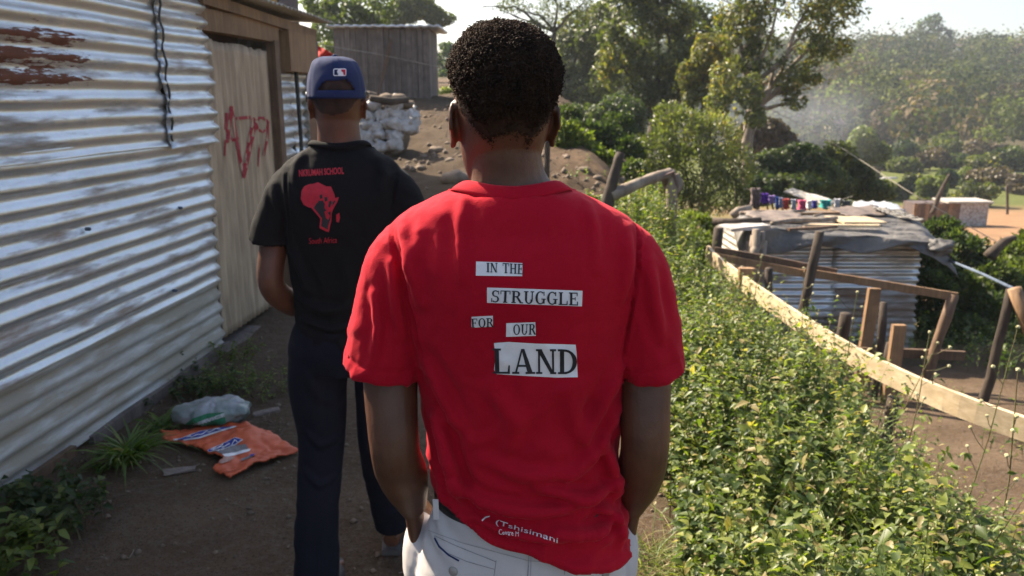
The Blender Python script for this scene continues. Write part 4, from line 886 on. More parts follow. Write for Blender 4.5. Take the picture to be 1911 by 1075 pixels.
def loose_wood():
    def T(name, pts, rad, mt, l, cat, n=9):
        mb = MB(); P = spline([tuple(atY(*p)) for p in pts], 12); mb.tube([tuple(p) for p in P], rad, n, 0.1); o = mb.build(name, M[mt], None, True); tag(o, l, cat); return o
    T('leaning_post', [(1158, 285, 7.6), (1146, 330, 7.55), (1132, 385, 7.5), (1126, 430, 7.5)], [0.045, 0.075], 'bark', 'dark post leaning right behind the red shirt shoulder', 'post')
    T('pole', [(1140, 366, 7.5), (1180, 347, 7.6), (1215, 334, 7.7), (1252, 322, 7.8)], [0.06, 0.05], 'bark_pale', 'pale bare pole resting in the fork of a stump', 'pole')
    o = thing('forked_stump', 'brown stump with cloth over its fork, holding the pale pole', 'stump', atY(1252, 400, 7.8))
    for pts, r in (([(1250, 318, 7.8), (1254, 350, 7.8), (1252, 400, 7.8), (1250, 440, 7.8)], [0.045, 0.07]), ([(1254, 360, 7.8), (1268, 345, 7.8), (1262, 325, 7.8)], [0.05, 0.03])):
        mb = MB(); mb.tube([Vector(p) - o.location for p in spline([tuple(atY(*p)) for p in pts], 9)], r, 9, 0.12); mb.build('stem', M['bark_pale'], o, True)
    mb = MB(); V = [Vector(atY(px, py, 7.7 + 0.03 * k)) - o.location for k, (px, py) in enumerate([(1232, 328), (1258, 318), (1266, 345), (1268, 358), (1256, 352), (1246, 368), (1238, 345)])]; mb.add(V, [tuple(range(7))]); q = mb.build('cloth', fabric('brown_cloth', (0.22, 0.16, 0.14), (0.16, 0.11, 0.1), 100), o); m_ = q.modifiers.new('t', 'SOLIDIFY'); m_.thickness = 0.02
    T('thin_post', [(1022, 235, 8.8), (1021, 290, 8.8), (1019, 340, 8.8)], [0.03, 0.04], 'bark', 'thin dark post just right of the nearer man neck', 'post')
    T('dead_branch', [(1845, 480, 12), (1862, 462, 12), (1876, 450, 12), (1895, 443, 12)], [0.10, 0.04], 'bark', 'dark forked dead branch on the slope right of the hut', 'branch')
    T('thin_post', [(1880, 345, 50), (1880, 372, 50), (1880, 400, 50)], [0.08, 0.08], 'bark', 'thin dark post standing in the green field at the right', 'post')
    T('slanting_trunk', [(1740, 400, 38), (1755, 360, 38), (1772, 325, 38)], [0.14, 0.06], 'bark', 'bare slanting stem rising behind the small far shack', 'stem')
    T('overhead_wire', [(1380, 172, 30), (1560, 270, 26), (1700, 360, 22), (1911, 480, 18)], [0.012, 0.012], 'rope', 'pale cable sloping down across the valley to the right', 'cable', 5)
loose_wood()

# ================================================================ RUBBISH ON THE PATH
def rubbish():
    P = {k: None for k in ()}
    def G(px, py):
        return march(px, py, 1.0, 30.0)
    out = [(303, 812), (445, 796), (470, 800), (500, 818), (560, 849), (520, 862), (480, 876), (430, 901), (398, 884), (420, 868), (360, 842), (306, 829)]
    Q = [(300, 811), (448, 795), (560, 849), (428, 902)]
    g = [np.array(G(*q)) for q in Q]; c = sum(g) / 4; n = 46; V = []; ctr = [np.array(G(*q)) for q in out]; poly = [(p[0], p[1]) for p in ctr]
    def inside(x, y):
        r = False; j = len(poly) - 1
        for i in range(len(poly)):
            xi, yi = poly[i]; xj, yj = poly[j]
            if (yi > y) != (yj > y) and x < (xj - xi) * (y - yi) / (yj - yi) + xi: r = not r
            j = i
        return r
    xs = [p[0] for p in poly]; ys = [p[1] for p in poly]; nx, ny = 90, 70; X, Y = np.meshgrid(np.linspace(min(xs), max(xs), nx), np.linspace(min(ys), max(ys), ny))
    Z = terrain(X, Y) + 0.024 + 0.018 * fbm(X * 9, Y * 9, 0, 3, 77) + 0.020 * np.abs(fbm(X * 13 + Y * 7, Y * 15 - X * 5, 0, 2, 78)) + 0.006 * np.abs(fbm(X * 45, Y * 45, 0, 2, 79)) + 0.035 * np.exp(-((X - c[0] - .05) / 0.12) ** 2 - ((Y - c[1] - .02) / 0.1) ** 2)
    V = np.stack([X, Y, Z], -1).reshape(-1, 3); F = []
    for j in range(ny - 1):
        for i in range(nx - 1):
            if inside(X[j, i] + 0.006, Y[j, i] + 0.005): F.append((j * nx + i, j * nx + i + 1, (j + 1) * nx + i + 1, (j + 1) * nx + i))
    F = np.array(F); u, inv = np.unique(F, return_inverse=True); V = V[u]; F = inv.reshape(F.shape)
    m = basic('orange_woven_plastic', (0.62, 0.105, 0.03), (0.46, 0.075, 0.025), 9, 0.5, 0.3, 200, 0.001)
    o = obj_np('orange_sack', V, F, m, None, True); tag(o, 'flattened bright orange feed sack with a blue band lying on the dirt path', 'sack'); mm = o.modifiers.new('t', 'SOLIDIFY'); mm.thickness = 0.006
    bv = bvh_of(V, F); blue = smat('blue_print', (0.035, 0.05, 0.30)); grey = smat('grey_print', (0.22, 0.2, 0.2)); Z0 = Vector((0, 0, 0))
    def pr(nm, polys, mt, lift, par=o): return print_part(nm, polys, bv, lift, mt, par, Z0)
    s = lambda L: [(280 + x / 5.657, 730 + y / 5.657) for x, y in L]
    pr('printed_band', poly_tris(s([(150, 525), (330, 500), (520, 425), (760, 385), (920, 372), (900, 385), (760, 425), (520, 505), (330, 530), (215, 580), (150, 560)]), 4), M['white'], 0.004)
    pr('printed_band', poly_tris(s([(160, 545), (330, 508), (520, 436), (760, 390), (880, 376), (760, 412), (520, 490), (330, 522), (215, 570)]), 4), blue, 0.007)
    pr('printed_panel', poly_tris(s([(585, 632), (760, 560), (900, 490), (985, 515), (900, 575), (760, 625), (600, 655)]), 4), M['white'], 0.004)
    pr('printed_panel', poly_tris(s([(595, 632), (760, 568), (900, 498), (970, 517), (895, 568), (760, 615), (605, 650)]), 4), blue, 0.007)
    pr('printed_panel', poly_tris(s([(700, 640), (880, 580), (1010, 560), (1040, 610), (900, 650), (760, 668)]), 4), grey, 0.004)
    pr('printed_panel', poly_tris(s([(760, 670), (900, 640), (1060, 610), (1050, 635), (900, 680), (800, 700)]), 4), M['white'], 0.003)
    pr('printed_panel', poly_tris(s([(690, 745), (760, 690), (900, 700), (840, 740), (760, 770)]), 4), smat('pale_print', (0.5, 0.3, 0.24)), 0.004)
    pr('printed_panel', poly_tris(s([(960, 720), (1100, 670), (1090, 695), (960, 745)]), 4), grey, 0.004); pr('printed_panel', poly_tris(s([(1060, 678), (1105, 668), (1095, 690), (1055, 695)]), 4), blue, 0.007)
    pr('printed_word', font_text('VRYKO', s([(640, 590), (945, 480), (955, 540), (650, 650)]) if False else s([(640, 598), (930, 497), (940, 548), (650, 646)])), M['white'], 0.010) if False else None
    pr('printed_lettering', stroke(s([(640, 630), (700, 600), (660, 640), (740, 600), (780, 560), (760, 610), (840, 560), (860, 590), (900, 520), (930, 545)]), 1.3, 3), M['white'], 0.010)
    pr('printed_lettering', stroke(s([(390, 500), (430, 480), (440, 500), (500, 470), (540, 470), (600, 430), (620, 450), (700, 405), (740, 410)]), 1.2, 3), M['white'], 0.010)
    pr('fold_line', stroke(s([(740, 840), (830, 855), (1000, 820), (1200, 760)]), 0.9, 3), smat('dark_orange_crease', (0.25, 0.04, 0.015)), 0.004)
    # green and white plastic bag
    A, B = G(320, 806), G(462, 792); c = (A + B) / 2; d = (B - A); L = d.length; mb = MB(); V, F = blob((0, 0, 0.05), (L * 0.52, 0.13, 0.065), 9.0, 0.35, 90, 44, 2.2, 0.05); V = np.array([tuple(v) for v in V])
    V[:, 2] += 0.016 * np.abs(fbm(V[:, 0] * 14, V[:, 1] * 18, V[:, 2] * 18, 3, 88)) + 0.008 * np.abs(fbm(V[:, 0] * 40, V[:, 1] * 40, V[:, 2] * 40, 2, 89)); ang = math.atan2(d.y, d.x)
    m, nt, b, out_ = new_mat('translucent_bag_plastic'); cc = ramp(nt, noise(nt, coords(nt, (1, 1, 1)), 11, 5), [(0.35, (0.42, 0.42, 0.44)), (0.6, (0.20, 0.25, 0.22)), (0.8, (0.45, 0.40, 0.38))]); nt.links.new(cc, b.inputs['Base Color']); b.inputs['Roughness'].default_value = 0.28; b.inputs['Transmission Weight'].default_value = 0.25; bump(nt, b, noise(nt, coords(nt), 38, 5), 0.6, 0.006)
    mb = MB(); mb.add([Vector(v) for v in V], F); o = mb.build('plastic_bag', m, None, True); o.location = c + Vector((0, 0.06, 0.01)); o.rotation_euler = (0, 0, ang); tag(o, 'clear and white plastic bag with a green band beside the orange sack', 'bag')
    mw = Matrix.Translation(o.location) @ o.rotation_euler.to_matrix().to_4x4(); mi = mw.inverted(); bv2 = BVHTree.FromPolygons([mw @ Vector(v) for v in V], F)
    for nm, pl, mt, lf in (('green_band', poly_tris(s([(365, 350), (450, 290), (600, 240), (790, 225), (740, 250), (600, 290), (480, 345), (400, 370)]), 4), smat('green_print', (0.02, 0.17, 0.075)), 0.003), ('green_band', poly_tris(s([(440, 410), (450, 375), (600, 325), (790, 270), (800, 340), (640, 365), (520, 400)]), 4), smat('green_print', (0.02, 0.17, 0.075)), 0.003), ('printed_word', font_text('SERVICE', s([(455, 345), (780, 235), (790, 265), (465, 378)])), M['white'], 0.004)):
        Vp, Fp = project(pl, bv2, lf)
        if Fp: mb = MB(); mb.add([mi @ v for v in Vp], Fp); mb.build(nm, mt, o)
    for (px, py, nm, l) in ((497, 770, 'cardboard_scrap', 'flat brown scrap behind the right end of the plastic bag'), (335, 880, 'cardboard_scrap', 'dull grey scrap trodden into the dirt below the orange sack')):
        p = G(px, py); mb = MB(); mb.box((0, 0, 0.006), (0.13, 0.05, 0.006), jit=0.008); o = mb.build(nm, M['wood_grey']); o.location = p; o.rotation_euler = (0, 0, 0.4); tag(o, l, 'scrap')
    # crumbs of earth, twigs and pebbles
    n = 8000; x = rng.uniform(-2.0, 1.0, n); y = rng.uniform(1.5, 9, n) ; z = terrain(x, y); s_ = 0.002 + 0.014 * rng.random(n) ** 6; base = np.array([(1, 0, 0), (0, 1, 0), (-1, 0, 0), (0, -1, 0), (0, 0, 0.8), (0, 0, -0.8)], float)
    VV = (base[None] * (0.6 + 0.8 * rng.random((n, 6, 1)))) * s_[:, None, None] * (1, 1, 1) + np.stack([x, y, z + s_ * 0.3], 1)[:, None]; T = np.array([(0, 1, 4), (1, 2, 4), (2, 3, 4), (3, 0, 4), (1, 0, 5), (2, 1, 5), (3, 2, 5), (0, 3, 5)]); F = (np.arange(n)[:, None, None] * 6 + T[None]).reshape(-1, 3)
    o = obj_np('gravel', VV.reshape(-1, 3), F, M['stone']); o['kind'] = 'stuff'; o['label'] = 'small stones and crumbs of earth on the dirt path'; o['category'] = 'gravel'
    n = 1700; x = rng.uniform(-3, 3.2, n); y = rng.uniform(6.5, 17, n); z = terrain(x, y); s_ = 0.012 + 0.06 * rng.random(n) ** 5
    VV = (base[None] * (0.6 + 0.8 * rng.random((n, 6, 1)))) * s_[:, None, None] + np.stack([x, y, z + s_ * 0.2], 1)[:, None]; F = (np.arange(n)[:, None, None] * 6 + T[None]).reshape(-1, 3)
    o = obj_np('rubble', VV.reshape(-1, 3), F, M['stone']); o['kind'] = 'stuff'; o['label'] = 'stones and clods strewn over the rising dirt slope'; o['category'] = 'rubble'
    V = []; F = []; mb = MB()
    for k in range(170):
        x, y = rng.uniform(-1.9, 0.6), rng.uniform(1.8, 8); a = rng.uniform(0, 6.28); L = rng.uniform(0.02, 0.10); z = tz(x, y) + 0.004; mb.tube([(x, y, z), (x + L * .5 * math.cos(a) + .004, y + L * .5 * math.sin(a), z + 0.004), (x + L * math.cos(a), y + L * math.sin(a), z)], 0.0016, 4)
    o = mb.build('twigs', M['bark_pale']); o['kind'] = 'stuff'; o['label'] = 'fallen twigs and straw on the dirt path'; o['category'] = 'twigs'
rubbish()

# ================================================================ PLANTS
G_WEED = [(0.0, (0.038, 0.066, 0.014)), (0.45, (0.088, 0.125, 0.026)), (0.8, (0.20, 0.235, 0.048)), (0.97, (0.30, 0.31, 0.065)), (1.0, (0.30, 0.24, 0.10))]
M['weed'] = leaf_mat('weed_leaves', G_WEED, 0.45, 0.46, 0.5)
M['grass'] = leaf_mat('grass_blades', [(0.0, (0.05, 0.09, 0.015)), (0.5, (0.12, 0.18, 0.03)), (0.8, (0.20, 0.22, 0.06)), (1.0, (0.34, 0.27, 0.13))], 0.4, 0.5)
M['olive'] = leaf_mat('olive_leaves', [(0.0, (0.055, 0.068, 0.026)), (0.5, (0.12, 0.135, 0.055)), (0.85, (0.21, 0.215, 0.095)), (1.0, (0.30, 0.22, 0.08))], 0.45, 0.42, 0.5)
M['tree'] = leaf_mat('tree_leaves', [(0.0, (0.034, 0.046, 0.014)), (0.5, (0.082, 0.098, 0.028)), (0.85, (0.17, 0.165, 0.045)), (1.0, (0.28, 0.20, 0.05))], 0.45, 0.5, 0.4)
M['dark'] = leaf_mat('dark_leaves', [(0.0, (0.022, 0.040, 0.014)), (0.6, (0.055, 0.078, 0.028)), (1.0, (0.13, 0.15, 0.045))], 0.40, 0.5, 0.35)
M['bright'] = leaf_mat('bright_leaves', [(0.0, (0.055, 0.078, 0.018)), (0.6, (0.115, 0.145, 0.032)), (1.0, (0.21, 0.23, 0.06))], 0.42, 0.5, 0.4)
M['browntree'] = leaf_mat('reddish_brown_leaves', [(0.0, (0.045, 0.032, 0.022)), (0.6, (0.095, 0.068, 0.040)), (1.0, (0.15, 0.12, 0.05))], 0.3, 0.5)
M['hillgreen'] = leaf_mat('hill_leaves', [(0.0, (0.020, 0.032, 0.013)), (0.5, (0.045, 0.058, 0.022)), (1.0, (0.115, 0.12, 0.045))], 0.25, 0.8, 0.1)
M['hillbrown'] = leaf_mat('hill_brown_leaves', [(0.0, (0.045, 0.034, 0.024)), (0.5, (0.10, 0.075, 0.048)), (1.0, (0.17, 0.13, 0.08))], 0.2, 0.8, 0.1)
M['hilllight'] = leaf_mat('hill_light_leaves', [(0.0, (0.06, 0.08, 0.02)), (0.5, (0.12, 0.15, 0.035)), (1.0, (0.20, 0.22, 0.06))], 0.3, 0.8, 0.1)
M['seed'] = basic('cream_flower_head', (0.50, 0.48, 0.30), (0.35, 0.30, 0.12), 60, 0.8)
M['stemgreen'] = basic('green_stem', (0.10, 0.12, 0.035), (0.13, 0.08, 0.04), 20, 0.7)
def unit(a): return a / np.maximum(np.linalg.norm(a, axis=-1, keepdims=True), 1e-9)
def leaves(P, D, L, W, droop=0.3, cup=0.25, N=None):
    """folded leaves: 6 faces' worth of verts each; returns verts, tris"""
    n = len(P); D = unit(D); up = np.array([0, 0, 1.0]) + rng.normal(0, 0.25, (n, 3)) if N is None else N; S = unit(np.cross(D, up)); U = np.cross(S, D)
    L = np.broadcast_to(L, n)[:, None]; W = np.broadcast_to(W, n)[:, None]; dr = (droop * (0.6 + 0.8 * rng.random((n, 1)))) * L
    def pt(t, s, u): return P + D * L * t + S * W * s + U * u - np.array([0, 0, 1.0]) * dr * t * t
    V = np.stack([pt(0, 0, 0), pt(0.38, 0.5, cup * W), pt(0.38, -0.5, cup * W), pt(0.42, 0, 0), pt(0.78, 0.28, cup * W * .5), pt(0.78, -0.28, cup * W * .5), pt(0.8, 0, 0), pt(1, 0, 0)], 1)
    T = np.array([(0, 1, 3), (0, 3, 2), (1, 4, 3), (3, 4, 6), (2, 3, 5), (3, 6, 5), (4, 7, 6), (6, 7, 5)]); F = (np.arange(n)[:, None, None] * 8 + T[None]).reshape(-1, 3)
    return V.reshape(-1, 3), F
def quads(P, D, L, W, bend=0.2):
    n = len(P); D = unit(D); S = unit(np.cross(D, rng.normal(0, 1, (n, 3)))); U = np.cross(S, D); L = np.broadcast_to(L, n)[:, None]; W = np.broadcast_to(W, n)[:, None]
    V = np.stack([P, P + D * L * .5 + S * W * .5 + U * L * bend, P + D * L, P + D * L * .5 - S * W * .5 + U * L * bend], 1); F = np.arange(n * 4).reshape(n, 4); return V.reshape(-1, 3), F
def scales(P, Nn, L, W, jit=0.45):
    """leaf clumps lying on the crown's surface, facing outwards"""
    n = len(P); Nn = unit(Nn + rng.normal(0, jit, (n, 3))); S = unit(np.cross(Nn, rng.normal(0, 1, (n, 3)))); D = np.cross(Nn, S); L = np.broadcast_to(L, n)[:, None]; W = np.broadcast_to(W, n)[:, None]
    V = np.stack([P - D * L * .5, P + S * W * .5 + Nn * L * .15, P + D * L * .5, P - S * W * .5 + Nn * L * .15], 1); return V.reshape(-1, 3), np.arange(n * 4).reshape(n, 4)
def blades(P, D, L, W, bend=0.5, seg=4):
    n = len(P); D = unit(D); S = unit(np.cross(D, np.array([0, 0, 1.0]) + rng.normal(0, .3, (n, 3)))); L = np.broadcast_to(L, n)[:, None]; W = np.broadcast_to(W, n)[:, None]; H = unit(D * np.array([1, 1, 0]) + 1e-4)
    b = bend * (0.5 + rng.random((n, 1))); R_ = []
    for k in range(seg + 1):
        t = k / seg; c = P + D * L * t * (1 - 0.25 * b * t) + H * L * b * t * t * .6 - np.array([0, 0, 1.0]) * L * b * t ** 3 * .45; w_ = W * (1 - t) ** 0.7 * .5
        R_ += [c + S * w_, c - S * w_]
    V = np.stack(R_, 1); T = np.array([(2 * k, 2 * k + 1, 2 * k + 3, 2 * k + 2) for k in range(seg)]); m = 2 * (seg + 1); F = (np.arange(n)[:, None, None] * m + T[None]).reshape(-1, 4); return V.reshape(-1, 3), F
def rdir(n, up=0.3):
    a = rng.random(n) * 2 * np.pi; z = rng.normal(up, 0.3, n); return np.stack([np.cos(a), np.sin(a), z], 1)
def rep(t, k): return np.repeat(t, k)
def weeds(name, X, Y, Hh, per, L, W, mat, label, cat, hstem=True, tintshift=0.0, kind='stuff', base=None):
    """upright leafy weeds: stems with leaves around them"""
    n = len(X); Z = terrain(X, Y) if base is None else base; lean = rng.normal(0, 0.18, (n, 2)); tt = (np.arange(per) + rng.random((n, per))) / per
    tt = 0.25 + 0.75 * tt ** 0.8; P = np.stack([X[:, None] + lean[:, :1] * Hh[:, None] * tt, Y[:, None] + lean[:, 1:] * Hh[:, None] * tt, Z[:, None] + Hh[:, None] * tt], -1).reshape(-1, 3)
    D = rdir(n * per, 0.2) + np.stack([0 * lean[:, 0].repeat(per), 0 * lean[:, 0].repeat(per), rng.normal(0, 0.45, n * per)], 1); l = L * (0.55 + 0.75 * rng.random(n * per)) * rep(0.55 + 1.0 * rng.random(n) ** 1.4, per) * (1.25 - 0.55 * tt.ravel()); V, F = leaves(P, D, l, l * W, 0.35, 0.22)
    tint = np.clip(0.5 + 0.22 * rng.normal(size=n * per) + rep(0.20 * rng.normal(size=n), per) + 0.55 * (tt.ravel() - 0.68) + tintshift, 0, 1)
    o = obj_np(name, V, F, mat, None, False, [('tint', 'FACE', rep(tint, 8))]); o['kind'] = kind; tag(o, label, cat)
    if hstem:
        mb = []; S = np.stack([X, Y, Z], 1); E = S + np.stack([lean[:, 0] * Hh, lean[:, 1] * Hh, Hh], 1); V, F = blades(S, E - S, np.linalg.norm(E - S, axis=1), 0.006, 0.02, 2); o2 = obj_np('stems', V, F, M['stemgreen'], o, False); o2['kind'] = 'stuff'
    return o
def bank_plants():
    # density of the leafy weeds over the bank
    n = 19000; x = rng.uniform(0.30, 3.0, n); y = 1.45 + 7.2 * rng.random(n) ** 1.25
    edge = 0.42 + 0.05 * y + 0.10 * vn(y * 2, 0, 0, 31); d = fbm(x * 1.8, y * 1.8, 0, 3, 33)
    right = 2.12 + 0.12 * vn(y * 1.5, 5, 0, 3) - 0.10 * sstep(5, 7, y) + 0.75 * sstep(3.9, 3.0, y) ; keep = (x > edge) & (x < right) & (d > -0.30 - 0.25 * rng.random(n))
    keep &= ~((x > 1.7) & (y > 3.5) & (y < 4.6) & (vn(x * 3, y * 2, 0, 9) > 0.35))
    x, y = x[keep][:8200], y[keep][:8200]; h = (0.10 + 0.32 * rng.random(len(x)) ** 1.6 + 0.42 * fbm(x * 2.1, y * 2.1, 0, 3, 36)) * (0.55 + 0.45 * sstep(0.0, 0.5, x - 0.42 - 0.05 * y)) * (1 + 0.25 * sstep(1.2, 2.0, x))
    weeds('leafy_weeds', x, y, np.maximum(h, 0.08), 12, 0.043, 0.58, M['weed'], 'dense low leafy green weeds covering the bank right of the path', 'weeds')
    n = 420; x = rng.uniform(0.6, 2.2, n); y = 1.7 + 5.5 * rng.random(n) ** 1.2; k = (x > 0.5 + 0.06 * y) & (fbm(x * 2, y * 2, 0, 2, 91) > -0.05); x, y = x[k], y[k]
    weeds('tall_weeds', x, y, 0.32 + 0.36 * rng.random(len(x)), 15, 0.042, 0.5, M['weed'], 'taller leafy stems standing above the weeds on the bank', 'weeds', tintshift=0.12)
    # larger leaved ones, bottom right
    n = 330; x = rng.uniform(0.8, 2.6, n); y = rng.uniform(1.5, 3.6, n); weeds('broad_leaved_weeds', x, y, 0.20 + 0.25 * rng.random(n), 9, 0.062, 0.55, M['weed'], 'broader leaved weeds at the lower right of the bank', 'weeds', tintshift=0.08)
    # beyond: bright bushes behind the plank start
    n = 520; x = rng.uniform(1.5, 2.6, n); y = rng.uniform(6.8, 9.6, n); weeds('sunlit_weeds', x, y, 0.20 + 0.35 * rng.random(n), 13, 0.055, 0.6, M['weed'], 'sunlit bright green weeds beyond the start of the pale plank', 'weeds')
    # grass: dry clump on the path edge, bright blades in the weeds
    n = 5200; x = rng.uniform(0.26, 1.15, n); y = rng.uniform(1.45, 3.3, n); k = (x > 0.30 + 0.05 * y + 0.06 * rng.random(n)) & (vn(x * 3, y * 3, 0, 41) > -0.25) & (x < 0.75 + 0.35 * rng.random(n)); x, y = x[k], y[k]
    D = rdir(len(x), 1.1); V, F = blades(np.stack([x, y, terrain(x, y)], 1), D, 0.07 + 0.17 * rng.random(len(x)), 0.0045, 0.6); t = np.clip(0.72 + 0.25 * rng.normal(size=len(x)), 0, 1)
    o = obj_np('dry_grass', V, F, M['grass'], None, False, [('tint', 'FACE', rep(t, 4))]); o['kind'] = 'stuff'; tag(o, 'yellowing grass along the edge of the path', 'grass')
    cx = np.array([0.85, 1.35, 1.1, 1.7, 1.5, 1.25, 1.65, 1.95, 0.95, 1.4]); cy_ = np.array([1.95, 4.6, 5.2, 5.0, 6.2, 6.6, 4.0, 3.2, 4.2, 3.1]); m = 70; n = len(cx) * m
    x = rep(cx, m) + rng.normal(0, 0.11, n); y = rep(cy_, m) + rng.normal(0, 0.14, n); D = rdir(n, 1.8); V, F = blades(np.stack([x, y, terrain(x, y)], 1), D, 0.30 + 0.30 * rng.random(n), 0.010, 0.7, 5); t = np.clip(0.45 + 0.2 * rng.normal(size=n), 0, 1)
    o = obj_np('tall_grass', V, F, M['grass'], None, False, [('tint', 'FACE', rep(t, 5))]); o['kind'] = 'stuff'; tag(o, 'tufts of long bright grass blades standing among the weeds', 'grass')
    n = 5200; x = rng.uniform(0.45, 2.4, n); y = 1.5 + 6 * rng.random(n) ** 1.2; k = (fbm(x * 1.4, y * 1.4, 0, 2, 48) > 0.0) & (x > 0.42 + 0.06 * y) & (x < 2.0 + 0.4 * sstep(3.9, 3.2, y)); x, y = x[k], y[k]; D = rdir(len(x), 1.6); V, F = blades(np.stack([x, y, terrain(x, y)], 1), D, 0.18 + 0.30 * rng.random(len(x)), 0.006, 0.7, 4); t = np.clip(0.5 + 0.28 * rng.normal(size=len(x)), 0, 1)
    o = obj_np('mixed_grass', V, F, M['grass'], None, False, [('tint', 'FACE', rep(t, 4))]); o['kind'] = 'stuff'; tag(o, 'thin green and straw coloured grass growing through the weeds', 'grass')
    n = 900; x = rng.uniform(0.6, 2.1, n); y = 1.6 + 5 * rng.random(n); z = terrain(x, y) + 0.30 + 0.14 * rng.random(n); mb = MB()
    for a, b, c in zip(x, y, z): mb.add([(a - .004, b, c), (a, b - .004, c + .002), (a + .004, b, c), (a, b + .004, c + .002), (a, b, c + .007), (a, b, c - .006)], [(0, 1, 4), (1, 2, 4), (2, 3, 4), (3, 0, 4), (1, 0, 5), (2, 1, 5), (3, 2, 5), (0, 3, 5)])
    o = mb.build('small_flowers', M['seed']); o['kind'] = 'stuff'; tag(o, 'tiny cream flower heads scattered over the weeds', 'flowers')
    # yard edge low weeds past the plank and fence
    n = 900; x = rng.uniform(2.2, 4.6, n); y = rng.uniform(3.0, 9.2, n); k = (vn(x * 1.2, y * 1.2, 0, 55) > 0.30) | (np.abs(x - 2.35) < 0.12); weeds('yard_weeds', x[k], y[k], 0.06 + 0.12 * rng.random(k.sum()), 8, 0.04, 0.5, M['weed'], 'sparse low weeds on the bare yard below the plank', 'weeds')
    # weeds round the hut and on the dirt bank behind the men
    n = 900; x = rng.uniform(2.6, 7.5, n); y = rng.uniform(8.2, 11.5, n); k = ((np.abs(y - 9.7) < 0.35) & (x < 5.6) & (rng.random(n) < 0.8)) | (x > 5.4) | (x < 3.0); weeds('hut_weeds', x[k], y[k], 0.15 + 0.35 * rng.random(k.sum()), 10, 0.055, 0.55, M['weed'], 'weeds growing against the hut wall and beside it', 'weeds')
    n = 700; x = rng.uniform(-2.4, 2.2, n); y = rng.uniform(7.5, 16, n); k = (vn(x * 0.9, y * 0.7, 0, 95) > 0.25) & ((x > -1.2) | (y > 13)); weeds('slope_weeds', x[k], y[k], 0.05 + 0.16 * rng.random(k.sum()), 8, 0.05, 0.5, M['weed'], 'scattered small weeds on the dirt slope behind the men', 'weeds')
bank_plants()
def flower_stalks():
    lab = [((1640, 760, 4.05), (1750, 640, 3.9), 'tall thin weed stalk with flower heads crossing in front of the pen'), ((1810, 800, 3.2), (1900, 610, 3.1), 'branching flowering weed stalk tallest on the bank'), ((1560, 700, 4.2), (1600, 545, 4.1), 'slender flowering stalk in front of the hut wall'), ((1700, 700, 3.4), (1735, 620, 3.4), 'small flowering stalk rising over the pale plank'),
           ((1880, 900, 2.7), (1900, 690, 2.6), 'flowering stalk at the right edge of the photo'), ((1490, 640, 4.8), (1500, 500, 4.7), 'thin seeding stalk left of the dark leaning pole'), ((1390, 560, 5.6), (1420, 480, 5.6), 'wispy stalk beside the start of the pale plank')]
    for i, (a, b, l) in enumerate(lab):
        A, B = atY(*a), atY(*b); A.z = min(A.z, tz(A.x, A.y) + 0.1); root = thing('flowering_weed', l, 'weed', A, 0, 'flowering weed stalks on the bank'); mb = MB(); M_ = A.lerp(B, .5) + Vector((0.02, 0, 0.03)); mb.tube([Vector(), M_ - A, B - A], [0.0035, 0.0028, 0.002], 5)
        tips = [B - A]
        for k in range(6):
            t = 0.35 + 0.1 * k; s = (A.lerp(M_, t * 2) if t < .5 else M_.lerp(B, t * 2 - 1)) - A; e = s + Vector((random.uniform(-.1, .1), random.uniform(-.06, .06), random.uniform(0.03, 0.11))); mb.tube([s, s.lerp(e, .5) + Vector((0, 0, -.01)), e], 0.0017, 4); tips.append(e)
        mb.build('stalk', M['stemgreen'], root)
        for e in tips: q = MB(); q.add(*blob(e, (0.0085, 0.0085, 0.0075), random.random() * 9, 0.3, 8, 6)); q.build('flower_head', M['seed'], root)
        n = 16; P = np.array([list(random.choice(tips[1:]) * random.uniform(0.5, 0.95)) for _ in range(n)]); V, F = leaves(P, rdir(n, 0.0), 0.035, 0.018, 0.3); o = obj_np('foliage', V, F, M['weed'], root, False, [('tint', 'FACE', rep(rng.random(n) * .6 + .2, 8))])
flower_stalks()
